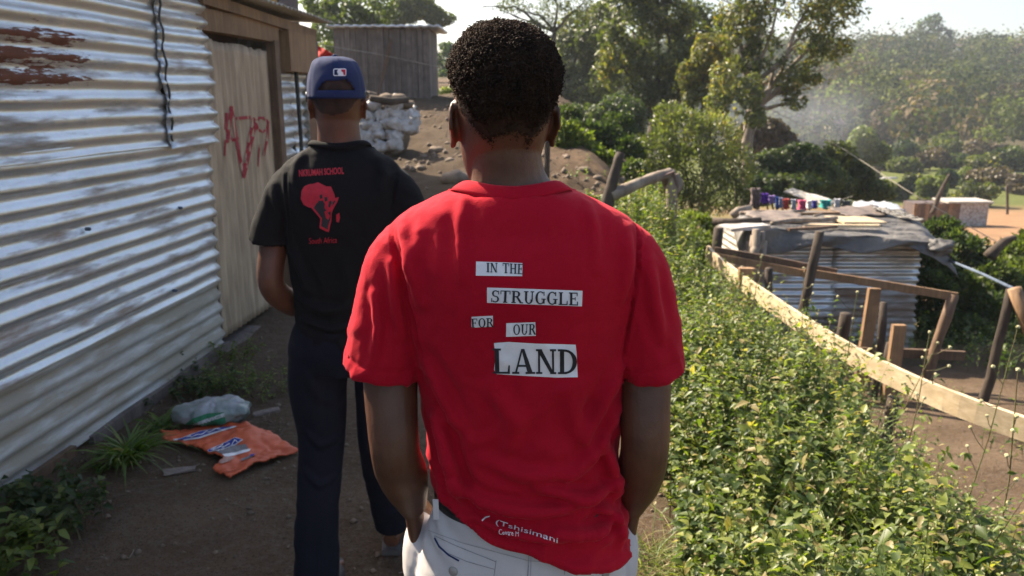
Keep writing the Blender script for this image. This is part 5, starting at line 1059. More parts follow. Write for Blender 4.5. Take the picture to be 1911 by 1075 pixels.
def wall_plants():
    def spot(px, py):
        return tuple(march(px, py, 1.0, 30.0))
    def tuft(px, py, n, L, W, l, up=1.5):
        x, y, z = spot(px, py); root = thing('grass_tuft', l, 'plant', (x, y, z)); P = rng.normal(0, 0.025, (n, 3)) * (1, 1, 0); V, F = blades(P, rdir(n, up), L * (0.6 + 0.6 * rng.random(n)), W, 0.9, 5); t = np.clip(0.35 + 0.25 * rng.normal(size=n), 0, 1)
        obj_np('blades', V, F, M['grass'], root, False, [('tint', 'FACE', rep(t, 5))])
    tuft(240, 862, 130, 0.24, 0.018, 'large dark green tuft of broad grass blades left of the orange sack'); tuft(300, 800, 45, 0.15, 0.018, 'green tuft just behind the left end of the plastic bag')
    tuft(190, 880, 14, 0.10, 0.02, 'tiny seedling left of the large grass tuft')
    def leafy(px, py, r, n, h, L, l, mat='dark', asp=0.55):
        x, y, z = spot(px, py); root = thing('leafy_weed', l, 'plant', (x, y, z)); ns = n // 9; sx = rng.normal(0, r, ns); sy = rng.normal(0, r, ns); hh = h * (0.4 + 0.6 * rng.random(ns)); per = 9
        tt = 0.3 + 0.7 * rng.random((ns, per)); ld = rng.normal(0, .3, (ns, 2)); P = np.stack([sx[:, None] + ld[:, :1] * hh[:, None] * tt, sy[:, None] + ld[:, 1:] * hh[:, None] * tt, hh[:, None] * tt], -1).reshape(-1, 3); m = len(P)
        V, F = leaves(P, rdir(m, 0.2), L * (0.5 + 0.8 * rng.random(m)), L * asp, 0.3); obj_np('foliage', V, F, M[mat], root, False, [('tint', 'FACE', rep(np.clip(0.55 + .2 * rng.normal(size=m), 0, 1), 8))])
        S = np.stack([sx, sy, 0 * sx], 1); E = S + np.stack([ld[:, 0] * hh, ld[:, 1] * hh, hh], 1); V, F = blades(S, E - S, np.linalg.norm(E - S, axis=1), 0.005, 0.02, 2); obj_np('stems', V, F, M['stemgreen'], root)['kind'] = 'stuff'
    leafy(120, 985, 0.09, 330, 0.20, 0.045, 'dark leafy weed at the wall foot in the lower left', asp=0.7); leafy(60, 960, 0.07, 200, 0.16, 0.05, 'broad leafed weed against the base board at the left edge', asp=0.7)
    leafy(15, 1050, 0.10, 300, 0.22, 0.055, 'green weed in the bottom left corner', 'weed', 0.5); leafy(430, 720, 0.12, 520, 0.14, 0.032, 'low feathery weeds below the door end of the wall', 'weed', 0.3)
    leafy(370, 735, 0.08, 260, 0.12, 0.04, 'weeds at the wall foot behind the plastic bag', 'dark', 0.5); leafy(480, 735, 0.12, 330, 0.09, 0.035, 'trailing green weeds left of the farther man legs', 'weed', 0.25)
    leafy(345, 700, 0.03, 60, 0.24, 0.035, 'single climbing weed stem in front of the lower metal sheet', 'dark', 0.6); leafy(435, 675, 0.06, 160, 0.16, 0.04, 'small weeds under the corner of the wall by the door', 'bright', 0.4)
wall_plants()

# ---------------------------------------------------------------- shrubs and trees
def clump_pts(cl, n, shell=0.55, gap=0.0, seed=1):
    """cl: list of (centre Vector, (rx, ry, rz)); points spread through the clumps, denser outside"""
    vol = np.array([r[0] * r[1] * r[2] for _, r in cl]) ** 0.75; ids = rng.choice(len(cl), n, p=vol / vol.sum()); C = np.array([tuple(c) for c, _ in cl])[ids]; Rr = np.array([r for _, r in cl])[ids]
    d = unit(rng.normal(0, 1, (n, 3))); rad = (shell + (1 - shell) * rng.random(n)) ** 0.7 * (1 + 0.25 * fbm(d[:, 0] * 2 + ids * 3.1, d[:, 1] * 2, d[:, 2] * 2, 3, seed)); P = C + d * rad[:, None] * Rr
    if gap:
        s = Rr.mean(axis=1); k = fbm(P[:, 0] / s * 1.6, P[:, 1] / s * 1.6, P[:, 2] / s * 1.6, 3, seed + 9) > gap; P, d, ids = P[k], d[k], ids[k]
    return P, d, ids
def limb_geo(mb, a, b, r0, r1, k=4, wob=0.08):
    L = (b - a).length; P = [a]
    for i in range(1, k): P.append(a.lerp(b, i / k) + Vector([random.uniform(-1, 1) * wob * L * .5 for _ in range(3)]))
    P.append(b); mb.tube(P, [r0 + (r1 - r0) * i / k for i in range(k + 1)], 7, 0.05)
def tree(name, label, cat, base, cl, n, L, W, mat, bark='bark', trunk=0.15, fork=None, gap=-0.2, shell=0.5, group=None, up=0.0, tsh=0.0, twigs=3):
    base = Vector(base); root = thing(name, label, cat, base, 0, group); C = [(Vector(c) - base, r) for c, r in cl]
    P, d, ids = clump_pts(C, n, shell, gap, random.randint(1, 90)); m = len(P); D = d + rng.normal(0, 0.7, (m, 3)) + np.array([0, 0, up])
    V, F = (quads(P, D, L * (0.6 + 0.8 * rng.random(m)), W * (0.7 + 0.6 * rng.random(m))) if base.y < 20 else scales(P, unit(d + np.array([0, 0, 0.2])), L * (0.5 + 0.7 * rng.random(m)), W * 1.25 * (0.7 + 0.6 * rng.random(m)), 0.7)); ct = rng.normal(0, 0.14, len(C))[ids]
    t = np.clip(0.45 + ct + 0.2 * rng.normal(size=m) + tsh, 0, 1); obj_np('crown', V, F, M[mat], root, False, [('tint', 'FACE', t)])
    if trunk:
        mb = MB(); f = Vector(fork) - base if fork is not None else sum((c for c, _ in C), Vector()) / len(C) * 0.55
        if fork is None: f.x *= 0.5; f.y *= 0.5
        limb_geo(mb, Vector((0, 0, -0.3)), f, trunk, trunk * 0.7, 5, 0.05)
        for c, r in C:
            limb_geo(mb, f, c, trunk * 0.42, trunk * 0.12, 5, 0.10)
            for _ in range(twigs): limb_geo(mb, c + Vector([random.uniform(-.3, .3) * q for q in r]), c + Vector([random.uniform(-.95, .95) * q for q in r]), trunk * 0.11, trunk * 0.03, 3, 0.15)
        mb.build('trunk', M[bark], root, True)
    return root
def cp(px, py, Y, rx, rz, ry=None):
    """clump seen at a pixel, radii given in photo pixels, at distance Y"""
    s = Y * 1.02 / FPX; return (atY(px, py, Y), (rx * s, (ry or (rx + rz) / 2) * s, rz * s))
def big_trees():
    def gb(px, Y): p = atY(px, 300, Y); return (p.x, Y, tz(p.x, Y))
    # rounded olive shrub, centre right
    cl = [cp(1225, 290, 16, 45, 50), cp(1275, 250, 16.3, 60, 50), cp(1330, 265, 16.5, 55, 55), cp(1370, 310, 16.5, 40, 45), cp(1290, 320, 15.8, 70, 60), cp(1210, 345, 15.7, 35, 40), cp(1350, 360, 16.3, 50, 45), cp(1250, 215, 16.4, 35, 25), cp(1270, 390, 15.8, 60, 40)]
    tree('olive_shrub', 'large rounded grey green shrub in the middle distance right of the nearer man', 'shrub', gb(1300, 16.3), cl, 17000, 0.085, 0.036, 'olive', trunk=0.10, gap=-0.2, up=0.6, shell=0.35, tsh=-0.12)
    # tall tree right of centre with open branches
    cl = [cp(1400, 40, 24, 55, 45), cp(1450, 20, 24, 70, 50), cp(1520, 30, 24.3, 60, 45), cp(1570, 15, 24.5, 45, 35), cp(1480, 90, 24, 60, 40), cp(1540, 85, 24.2, 50, 35), cp(1420, 110, 23.7, 45, 35), cp(1470, 150, 23.8, 45, 30), cp(1515, 140, 24, 35, 30), cp(1380, 85, 24, 40, 40), cp(1365, 20, 24.4, 35, 30), cp(1480, 190, 23.6, 28, 20), cp(1440, -40, 24, 80, 40), cp(1530, -40, 24, 80, 40)]
    tree('tall_tree', 'tall tree with open forked branches leaning right against the sky', 'tree', gb(1392, 24), cl, 26000, 0.17, 0.055, 'tree', trunk=0.22, fork=atY(1402, 205, 24), gap=0.04, shell=0.30, up=-0.4, bark='bark_pale', tsh=0.05, twigs=6)
    cl = [cp(1400, 170, 23, 28, 30), cp(1375, 200, 23, 30, 35), cp(1350, 150, 23.2, 28, 35), cp(1410, 220, 23, 22, 20), cp(1340, 190, 23, 25, 25)]
    tree('slender_tree', 'slender pale leaved young tree below the tall open tree', 'tree', gb(1380, 23), cl, 5000, 0.15, 0.05, 'olive', trunk=0.07, gap=-0.1, up=0.8, tsh=0.12)
    # central dark trees
    cl = [cp(1180, 60, 30, 60, 50), cp(1240, 30, 30, 60, 45), cp(1290, 70, 30.4, 45, 45), cp(1230, 110, 29.6, 60, 45), cp(1160, 120, 30, 50, 45), cp(1300, 130, 30, 40, 45), cp(1270, 165, 29.5, 50, 35), cp(1200, 175, 29.6, 50, 35), cp(1200, -20, 30, 60, 40), cp(1255, -20, 30, 30, 30)]
    tree('broad_tree', 'broad dark green tree directly right of the nearer man head', 'tree', gb(1215, 30), cl, 26000, 0.20, 0.075, 'tree', trunk=0.28, gap=-0.06, shell=0.35, twigs=5)
    cl = [cp(1318, 105, 27, 30, 40), cp(1335, 150, 27, 28, 35), cp(1310, 180, 27, 35, 30), cp(1345, 95, 27, 22, 28), cp(1285, 140, 27, 22, 28)]
    tree('yellowing_tree', 'tree with yellowish leaves between the broad tree and the tall open tree', 'tree', gb(1320, 27), cl, 6500, 0.17, 0.07, 'tree', trunk=0.14, gap=-0.15, tsh=0.32)
    cl = [cp(1075, 60, 42, 40, 35), cp(1125, 45, 42, 40, 40), cp(1060, 110, 42, 45, 50), cp(1100, 90, 42, 40, 50), cp(1040, 160, 42, 30, 50), cp(1085, 175, 41.5, 50, 50), cp(1120, 140, 42, 35, 45), cp(1060, 230, 41, 45, 30), cp(1020, 130, 42, 25, 35)]
    tree('hazy_tree', 'hazy grey green tree just right of the nearer man ear', 'tree', gb(1070, 42), cl, 15000, 0.26, 0.10, 'tree', trunk=0.25, gap=-0.2)
    cl = [cp(1110, 240, 26, 60, 45), cp(1160, 215, 26, 50, 40), cp(1060, 235, 26, 40, 40), cp(1180, 260, 25.5, 30, 30), cp(1135, 275, 25, 60, 28)]
    tree('undergrowth_bush', 'dark blue green undergrowth below the trees right of the nearer man', 'bush', gb(1120, 25.5), cl, 15000, 0.14, 0.07, 'dark', trunk=0.1, gap=-0.3)
    cl = [cp(1050, 255, 12.5, 24, 24), cp(1075, 270, 12.5, 28, 24), cp(1045, 285, 12.4, 20, 20), cp(1100, 290, 12.4, 25, 18), cp(1125, 300, 12.2, 22, 15)]
    tree('bright_bush', 'bright green broad leaved bush right of the nearer man neck', 'bush', gb(1070, 12.5), cl, 2600, 0.115, 0.07, 'bright', trunk=0.04, gap=-0.5, up=-0.2)
    cl = [cp(1090, 252, 14.6, 35, 28), cp(1130, 262, 14.5, 35, 28), cp(1168, 285, 14.2, 30, 28), cp(1182, 325, 13.4, 24, 25), cp(1060, 225, 15, 25, 25), cp(1150, 235, 15, 30, 22)]
    tree('bank_shrub', 'dark leafy shrub on the top of the dirt bank behind the leaning post', 'shrub', (atY(1130, 300, 14.5).x, 14.5, tz(atY(1130, 300, 14.5).x, 14.5)), cl, 9000, 0.085, 0.045, 'dark', trunk=0.05, gap=-0.25, tsh=0.06)
    cl = [cp(1600, 20, 36, 26, 14), cp(1150, 20, 36, 40, 30), cp(1110, 75, 36, 40, 30), cp(1300, 25, 36, 30, 25), cp(1140, 150, 35, 40, 40), cp(1340, 60, 36, 25, 35)][1:]
    tree('grey_tree', 'grey green tree filling the gaps behind the broad dark tree', 'tree', gb(1180, 36), cl, 9000, 0.22, 0.09, 'olive', trunk=0.2, gap=-0.1, tsh=-0.15)
    # shrubs before the valley
    for (lab, cl, n, mt) in (('dark shrub thicket behind the washing line', [cp(1440, 320, 24, 50, 40), cp(1490, 305, 24, 50, 40), cp(1530, 330, 24, 45, 35), cp(1420, 355, 23, 40, 30), cp(1480, 350, 23, 60, 30)], 15000, 'dark'), ('mid green shrub right of the thicket behind the hut', [cp(1560, 300, 27, 40, 35), cp(1590, 330, 27, 40, 30), cp(1550, 350, 26, 50, 28), cp(1620, 355, 27, 50, 22)], 12000, 'tree'),
                             ('bare greyish bush in the smoke below the tall tree', [cp(1425, 245, 40, 45, 25), cp(1460, 265, 40, 30, 22), cp(1400, 265, 40, 30, 25)], 6000, 'browntree'), ('lighter green tree in the valley above the thicket', [cp(1610, 265, 60, 25, 30), cp(1635, 285, 60, 25, 20), cp(1600, 300, 60, 30, 22)], 5000, 'bright')):
        c = cl[0][0]; Y = c.y; tree('shrub', lab, 'shrub', (c.x, Y, tz(c.x, Y)), cl, n, 0.0052 * Y + 0.02, 0.0024 * Y + 0.01, mt, trunk=0.09, gap=-0.3)
    # green slope right of the hut
    cl = [cp(1740, 500, 12.0, 40, 35), cp(1790, 480, 13.0, 50, 45), cp(1760, 440, 13.5, 40, 30), cp(1740, 560, 11.5, 40, 50), cp(1800, 560, 11.8, 50, 55), cp(1850, 600, 11.2, 45, 50), cp(1850, 530, 12.5, 45, 45), cp(1800, 630, 10.6, 45, 40), cp(1750, 620, 10.8, 30, 30), cp(1725, 440, 13.5, 25, 20)]
    tree('slope_shrub', 'dark green shrub covering the slope right of the hut', 'shrub', (atY(1790, 560, 12).x, 12, tz(atY(1790, 560, 12).x, 12)), cl, 24000, 0.085, 0.048, 'dark', trunk=0.05, gap=-0.4, tsh=0.05)
    cl = [cp(1885, 480, 14.0, 35, 30), cp(1920, 520, 13.0, 45, 40), cp(1900, 560, 12.5, 35, 35), cp(1870, 510, 13.5, 30, 28), cp(1935, 460, 14.5, 40, 30)]
    tree('slope_shrub', 'sunlit yellow green shrub on the slope at the right edge', 'shrub', (atY(1900, 540, 13).x, 13, tz(atY(1900, 540, 13).x, 13)), cl, 10000, 0.09, 0.05, 'bright', trunk=0.05, gap=-0.4)
    cl = [cp(1910, 640, 10.5, 40, 35), cp(1950, 600, 10.5, 40, 40), cp(1930, 690, 10.0, 40, 25)]
    tree('slope_shrub', 'dark low shrub behind the thin pole at the right edge', 'shrub', (atY(1920, 650, 10.5).x, 10.5, tz(atY(1920, 650, 10.5).x, 10.5)), cl, 7000, 0.08, 0.045, 'dark', trunk=0.04, gap=-0.4)
    # sunlit plants left of the plank start
    cl = [cp(1250, 440, 10.5, 50, 28), cp(1290, 425, 10.8, 40, 24), cp(1300, 465, 9.8, 40, 28), cp(1250, 490, 9.2, 45, 28), cp(1310, 500, 9.0, 30, 22)]
    tree('bank_bush', 'sunlit grassy bush beyond the red shirt shoulder', 'bush', (atY(1265, 450, 10).x, 10, tz(atY(1265, 450, 10).x, 10)), cl, 9000, 0.085, 0.035, 'bright', trunk=0.03, gap=-0.35, up=0.6, tsh=-0.08)
    # field bushes, each standing on the valley ground
    def ground_at(px, py):
        return march(px, py, 8.0, 300.0)
    fb = [(1668, 372, 34, 26, 'dark', 'dark green bush directly behind the tarpaulin roof'), (1700, 356, 24, 24, 'tree', 'mid green bush just right of the white tank'), (1742, 372, 30, 30, 'bright', 'bright green bush left of the bare slanting stem'), (1812, 384, 44, 34, 'tree', 'large rounded bush behind the far shack'),
          (1760, 350, 26, 22, 'dark', 'dark bush touching the bare slanting stem'), (1858, 352, 50, 28, 'browntree', 'wide brownish bush on the right of the green field'), (1905, 362, 30, 30, 'browntree', 'brownish bush at the very right edge of the field'), (1800, 345, 30, 22, 'bright', 'pale green bush above the large rounded bush'),
          (1690, 322, 34, 26, 'tree', 'mid green bush at the valley edge above the white tank'), (1735, 318, 34, 28, 'browntree', 'reddish bush at the foot of the wooded hill'), (1780, 314, 36, 26, 'dark', 'dark bush at the foot of the wooded hill'), (1830, 318, 40, 28, 'tree', 'mid green bush at the hill foot near the right edge'), (1885, 318, 44, 30, 'dark', 'dark wide bush at the hill foot at the far right'),
          (1640, 318, 36, 26, 'dark', 'dark bush left of the white tank'), (1612, 345, 34, 28, 'browntree', 'brownish bush beside the shrub thicket'), (1645, 300, 36, 26, 'browntree', 'brown bush under the lighter green valley tree'), (1700, 298, 36, 26, 'dark', 'dark bush in the second row of the hill foot'), (1760, 296, 40, 26, 'tree', 'greyish green bush in the second row of the hill foot'), (1825, 298, 40, 26, 'browntree', 'brown bush in the second row near the right edge'), (1722, 402, 26, 22, 'tree', 'bush showing over the roof corner of the far shack')]
    for px, py, rx, rz, mt, lb in fb:
        g_ = ground_at(px, py); Y = g_.y; s_ = Y * 1.02 / FPX; X_, Z_ = rx * s_, rz * s_; cl = []
        for k in range(5): cl.append((g_ + Vector((random.uniform(-.55, .55) * X_, random.uniform(-.4, .4) * X_, Z_ * random.uniform(0.25, 0.95))), (X_ * random.uniform(.4, .6), X_ * .5, Z_ * random.uniform(.45, .65))))
        tree('field_bush', lb, 'bush', g_, cl, 2400, 0.0042 * Y, 0.0030 * Y, mt, trunk=0.06, gap=-0.3, twigs=0)
    # trees behind the shed on the left
    cl = [cp(640, 30, 34, 45, 35), cp(610, 60, 33, 30, 30), cp(700, 15, 34, 45, 25), cp(690, 45, 35, 40, 20), cp(600, 5, 34, 40, 30), cp(620, 100, 32, 30, 25)]
    tree('backlit_tree', 'backlit yellow green tree behind the plank shed on the left', 'tree', gb(650, 34), cl, 11000, 0.20, 0.08, 'bright', trunk=0.16, gap=-0.05, fork=atY(690, 60, 34))
    cl = [cp(740, 30, 48, 45, 18), cp(790, 22, 48, 40, 14), cp(820, 35, 48, 30, 14), cp(770, 5, 48, 40, 14), cp(710, 40, 48, 30, 18)]
    tree('hazy_tree', 'pale hazy tree with drooping branches above the plank shed roof', 'tree', gb(720, 48), cl, 7000, 0.26, 0.09, 'tree', trunk=0.16, gap=0.0, fork=atY(722, 30, 48), twigs=7)
    cl = [cp(835, 110, 60, 22, 30), cp(830, 160, 58, 20, 30), cp(850, 150, 62, 18, 40)]
    tree('hazy_tree', 'bluish distant tree between the plank shed and the nearer man hair', 'tree', gb(835, 60), cl, 4000, 0.35, 0.16, 'dark', trunk=0.16, gap=-0.2)
    cl = [cp(838, 178, 22, 22, 16), cp(825, 190, 21, 14, 10)]
    tree('grass_bush', 'small bright yellow green bush at the corner of the plank shed', 'bush', (atY(838, 190, 21.5).x, 21.5, tz(atY(838, 190, 21.5).x, 21.5)), cl, 1500, 0.10, 0.05, 'bright', trunk=0.03, gap=-0.4, tsh=0.2)
    # thin bare tree above the near man
    r = gb(1010, 38); root = thing('bare_tree', 'thin nearly leafless tree against the bright sky above the nearer man', 'tree', r); mb = MB(); b = Vector(r)
    f = atY(1035, 60, 38) - b; limb_geo(mb, Vector((0, 0, -.3)), f, 0.18, 0.10, 6, 0.04)
    for (x1, y1, x2, y2) in ((1010, 30, 960, 18), (1040, 10, 1020, -20), (1060, 30, 1090, 5), (1000, 45, 930, 20), (960, 12, 900, 14), (1030, 70, 1000, 60)):
        a_, b_ = atY(x1, y1, 38) - b, atY(x2, y2, 38) - b; limb_geo(mb, f, a_, 0.08, 0.05, 4, .08); limb_geo(mb, a_, b_, 0.05, 0.015, 4, .1)
        for _ in range(5): s = a_.lerp(b_, random.random()); limb_geo(mb, s, s + Vector((random.uniform(-1, 1), random.uniform(-.5, .5), random.uniform(-.3, .9))), 0.02, 0.006, 3, .12)
    mb.build('trunk', M['bark'], root, True); C = [(c[0] - b, c[1]) for c in (cp(1030, 15, 38, 30, 20), cp(960, 10, 38, 35, 12), cp(1080, 10, 38, 30, 20), cp(1010, 45, 38, 25, 15))]; P, d, ids = clump_pts(C, 1800, 0.3, 0.0, 5); V, F = quads(P, d + rng.normal(0, .7, (len(P), 3)), 0.16, 0.06); obj_np('crown', V, F, M['tree'], root, False, [('tint', 'FACE', rng.random(len(P)) * .7)])
big_trees()
def hill_wood():
    """the wooded hillside: rounded crowns of leaf clumps that read as one mass"""
    n = 2600; x = rng.uniform(10, 270, n * 3); y = 106 + 190 * rng.random(n * 3) ** 0.8; k = (x > y * 0.04) & (x < y * 0.86); x, y = x[k][:n], y[k][:n]; n = len(x); z = terrain(x, y); r = (1.8 + 3.4 * rng.random(n) ** 1.7) * (1 + 0.25 * sstep(180, 270, y)); per = 130
    dens = fbm(x / 26, y / 26, 0, 3, 66); kp = (dens > -0.28) | (rng.random(n) < 0.35); x, y, z, r = x[kp], y[kp], z[kp], r[kp]; n = len(x)
    d = unit(rng.normal(0, 1, (n * per, 3)) + (0, 0, 0.35)); R_ = rep(r, per)[:, None]; ids = rep(np.arange(n), per); hgt = rep(0.55 + 1.0 * rng.random(n) ** 1.4, per)
    rad = 0.80 + 0.20 * rng.random(n * per) + 0.42 * fbm(d[:, 0] * 2.2 + ids * 1.7, d[:, 1] * 2.2, d[:, 2] * 2.2, 3, 67); C = np.stack([x, y, z + r * 0.65], 1)[ids]
    P = C + d * (rad[:, None] * R_) * np.stack([np.ones(n * per), np.ones(n * per), hgt], 1); sz = 0.34 + 0.05 * rep(r, per)
    V, F = scales(P, d, sz * (1.1 + .9 * rng.random(n * per)), sz * 1.2, 0.35)
    sp = rng.random(n); t = np.clip(rep(0.45 + 0.26 * rng.normal(size=n), per) + 0.12 * rng.normal(size=n * per), 0, 1)
    for name, lo, hi, mt in (('wood', 0.0, 0.70, 'hillgreen'), ('bare_wood', 0.70, 0.92, 'hillbrown'), ('light_wood', 0.92, 1.01, 'hilllight')):
        q = rep((sp >= lo) & (sp < hi), per); Fq = F[q]; u, inv = np.unique(Fq, return_inverse=True)
        o = obj_np(name, V[u], inv.reshape(Fq.shape), M[mt], None, False, [('tint', 'FACE', t[q])]); o['kind'] = 'stuff'; tag(o, {'wood': 'green wood covering the far hillside', 'bare_wood': 'brownish bare trees among the hillside wood', 'light_wood': 'lighter green trees scattered through the hillside wood'}[name], 'wood')
    # trees that stand out on the skyline
    cl = [cp(1735, 52, 245, 25, 22), cp(1760, 70, 245, 18, 18), cp(1715, 75, 245, 18, 16), cp(1740, 85, 244, 32, 16), cp(1745, 36, 246, 12, 10)]
    tree('skyline_tree', 'tall rounded tree standing out on the skyline of the far hill', 'tree', (atY(1738, 90, 245).x, 245, tz(atY(1738, 90, 245).x, 245)), cl, 2600, 0.9, 0.6, 'dark', trunk=0.5, gap=-0.1)
    cl = [cp(1650, 78, 250, 30, 12), cp(1610, 86, 250, 22, 10), cp(1685, 80, 250, 20, 9)]
    tree('skyline_tree', 'low wide clump of trees on the skyline left of the tall rounded tree', 'tree', (atY(1650, 90, 250).x, 250, tz(atY(1650, 90, 250).x, 250)), cl, 2000, 0.9, 0.6, 'dark', trunk=0.4, gap=-0.3)
    # houses on the hill
    hs = [(1590, 93, 240, 5.5, 2.4, 'white house on the hilltop left of the skyline trees', (0.6, 0.6, 0.6)), (1625, 97, 236, 3.0, 2.2, 'small white hut right of the white hilltop house', (0.6, 0.58, 0.55)), (1792, 88, 232, 3.2, 4.5, 'pale grey tower-like house near the skyline right of the tall tree', (0.45, 0.47, 0.52)), (1612, 178, 170, 4.5, 1.5, 'white roofed house half hidden in trees on the slope', (0.6, 0.6, 0.62)),
          (1500, 226, 118, 1.6, 2.2, 'cream house at the left end of the valley clearing', (0.50, 0.40, 0.30)), (1556, 232, 116, 1.3, 2.6, 'small cream house beside the tall trees in the valley', (0.52, 0.42, 0.30)), (1582, 212, 130, 1.8, 1.4, 'reddish house behind the valley trees', (0.34, 0.19, 0.14)), (1612, 230, 122, 2.0, 1.2, 'yellowish low house right of the valley trees', (0.42, 0.31, 0.16)), (1530, 215, 128, 2.6, 1.2, 'long grey brown house behind the cream houses', (0.30, 0.24, 0.21)), (1880, 82, 300, 9.0, 2.0, 'long low white building on the distant ridge', (0.55, 0.55, 0.58))]
    for px, py, Y, w_, h_, l, c in hs:
        p = atY(px, py, Y); root = thing('hillside_house', l, 'house', (p.x, Y, p.z - h_)); mat = smat('painted_house_wall', c); mb = MB(); mb.box((0, 0, h_ / 2 - 1), (w_, 3.5, h_ + 2)); mb.build('wall', mat, root)
        mb = MB(); mb.add([(-w_ / 2 - .3, -2.1, h_), (w_ / 2 + .3, -2.1, h_), (w_ / 2 + .3, 2.1, h_), (-w_ / 2 - .3, 2.1, h_), (-w_ / 2 - .3, 0, h_ + .9), (w_ / 2 + .3, 0, h_ + .9)], [(0, 1, 5, 4), (3, 4, 5, 2), (0, 4, 3), (1, 2, 5), (0, 3, 2, 1)]); mb.build('roof', M['wall_brown'], root)
        for dx in ((-0.25, 0.25) if w_ > 3 else (0,)): mb = MB(); mb.box((dx * w_, -1.77, h_ * 0.55), (w_ * 0.14, 0.06, h_ * 0.35)); mb.build('window', M['belt'], root)
hill_wood()

# ================================================================ AIR
def haze():
    mb = MB(); mb.box((0, 1250, 22.5), (5200, 2700, 77)); m = bpy.data.materials.new('air'); m.use_nodes = True; nt = m.node_tree; nt.nodes.clear(); out = nt.nodes.new('ShaderNodeOutputMaterial'); v = nt.nodes.new('ShaderNodeVolumePrincipled'); v.inputs['Color'].default_value = (0.80, 0.88, 1.0, 1); v.inputs['Density'].default_value = HAZE; v.inputs['Anisotropy'].default_value = 0.3
    nt.links.new(v.outputs[0], out.inputs['Volume']); o = mb.build('haze', m); o['kind'] = 'stuff'; tag(o, 'thin pale smoke haze hanging over the valley', 'haze')
HAZE = 0.0005
def smoke():
    c = atY(1450, 225, 52); V, F = ball((0, 0, 0), (9.0, 6.0, 4.2), n=24, m=16); mb = MB(); mb.add(V, F); m = bpy.data.materials.new('smoke'); m.use_nodes = True; nt = m.node_tree; nt.nodes.clear(); out = nt.nodes.new('ShaderNodeOutputMaterial'); v = nt.nodes.new('ShaderNodeVolumePrincipled'); v.inputs['Color'].default_value = (0.80, 0.86, 1.0, 1)
    co = coords(nt, (1 / 9.0, 1 / 6.0, 1 / 4.2)); ln = nd(nt, 'ShaderNodeVectorMath', operation='LENGTH'); nt.links.new(co, ln.inputs[0]); fr = nd(nt, 'ShaderNodeMapRange', interpolation_type='SMOOTHSTEP'); fr.inputs[1].default_value = 1.0; fr.inputs[2].default_value = 0.1; nt.links.new(ln.outputs['Value'], fr.inputs[0])
    nn = noise(nt, coords(nt, (1, 1, 1)), 0.35, 3); nr = ramp(nt, nn, [(0.35, 0.15), (0.65, 1.0)]); mu = nd(nt, 'ShaderNodeMath', operation='MULTIPLY'); nt.links.new(fr.outputs[0], mu.inputs[0]); nt.links.new(nr, mu.inputs[1]); m2 = nd(nt, 'ShaderNodeMath', operation='MULTIPLY'); nt.links.new(mu.outputs[0], m2.inputs[0]); m2.inputs[1].default_value = 0.045; nt.links.new(m2.outputs[0], v.inputs['Density'])
    nt.links.new(v.outputs[0], out.inputs['Volume']); o = mb.build('smoke', m); o.location = c; o['kind'] = 'stuff'; tag(o, 'drifting blue smoke behind the tall tree in the valley', 'smoke')
smoke()
haze()
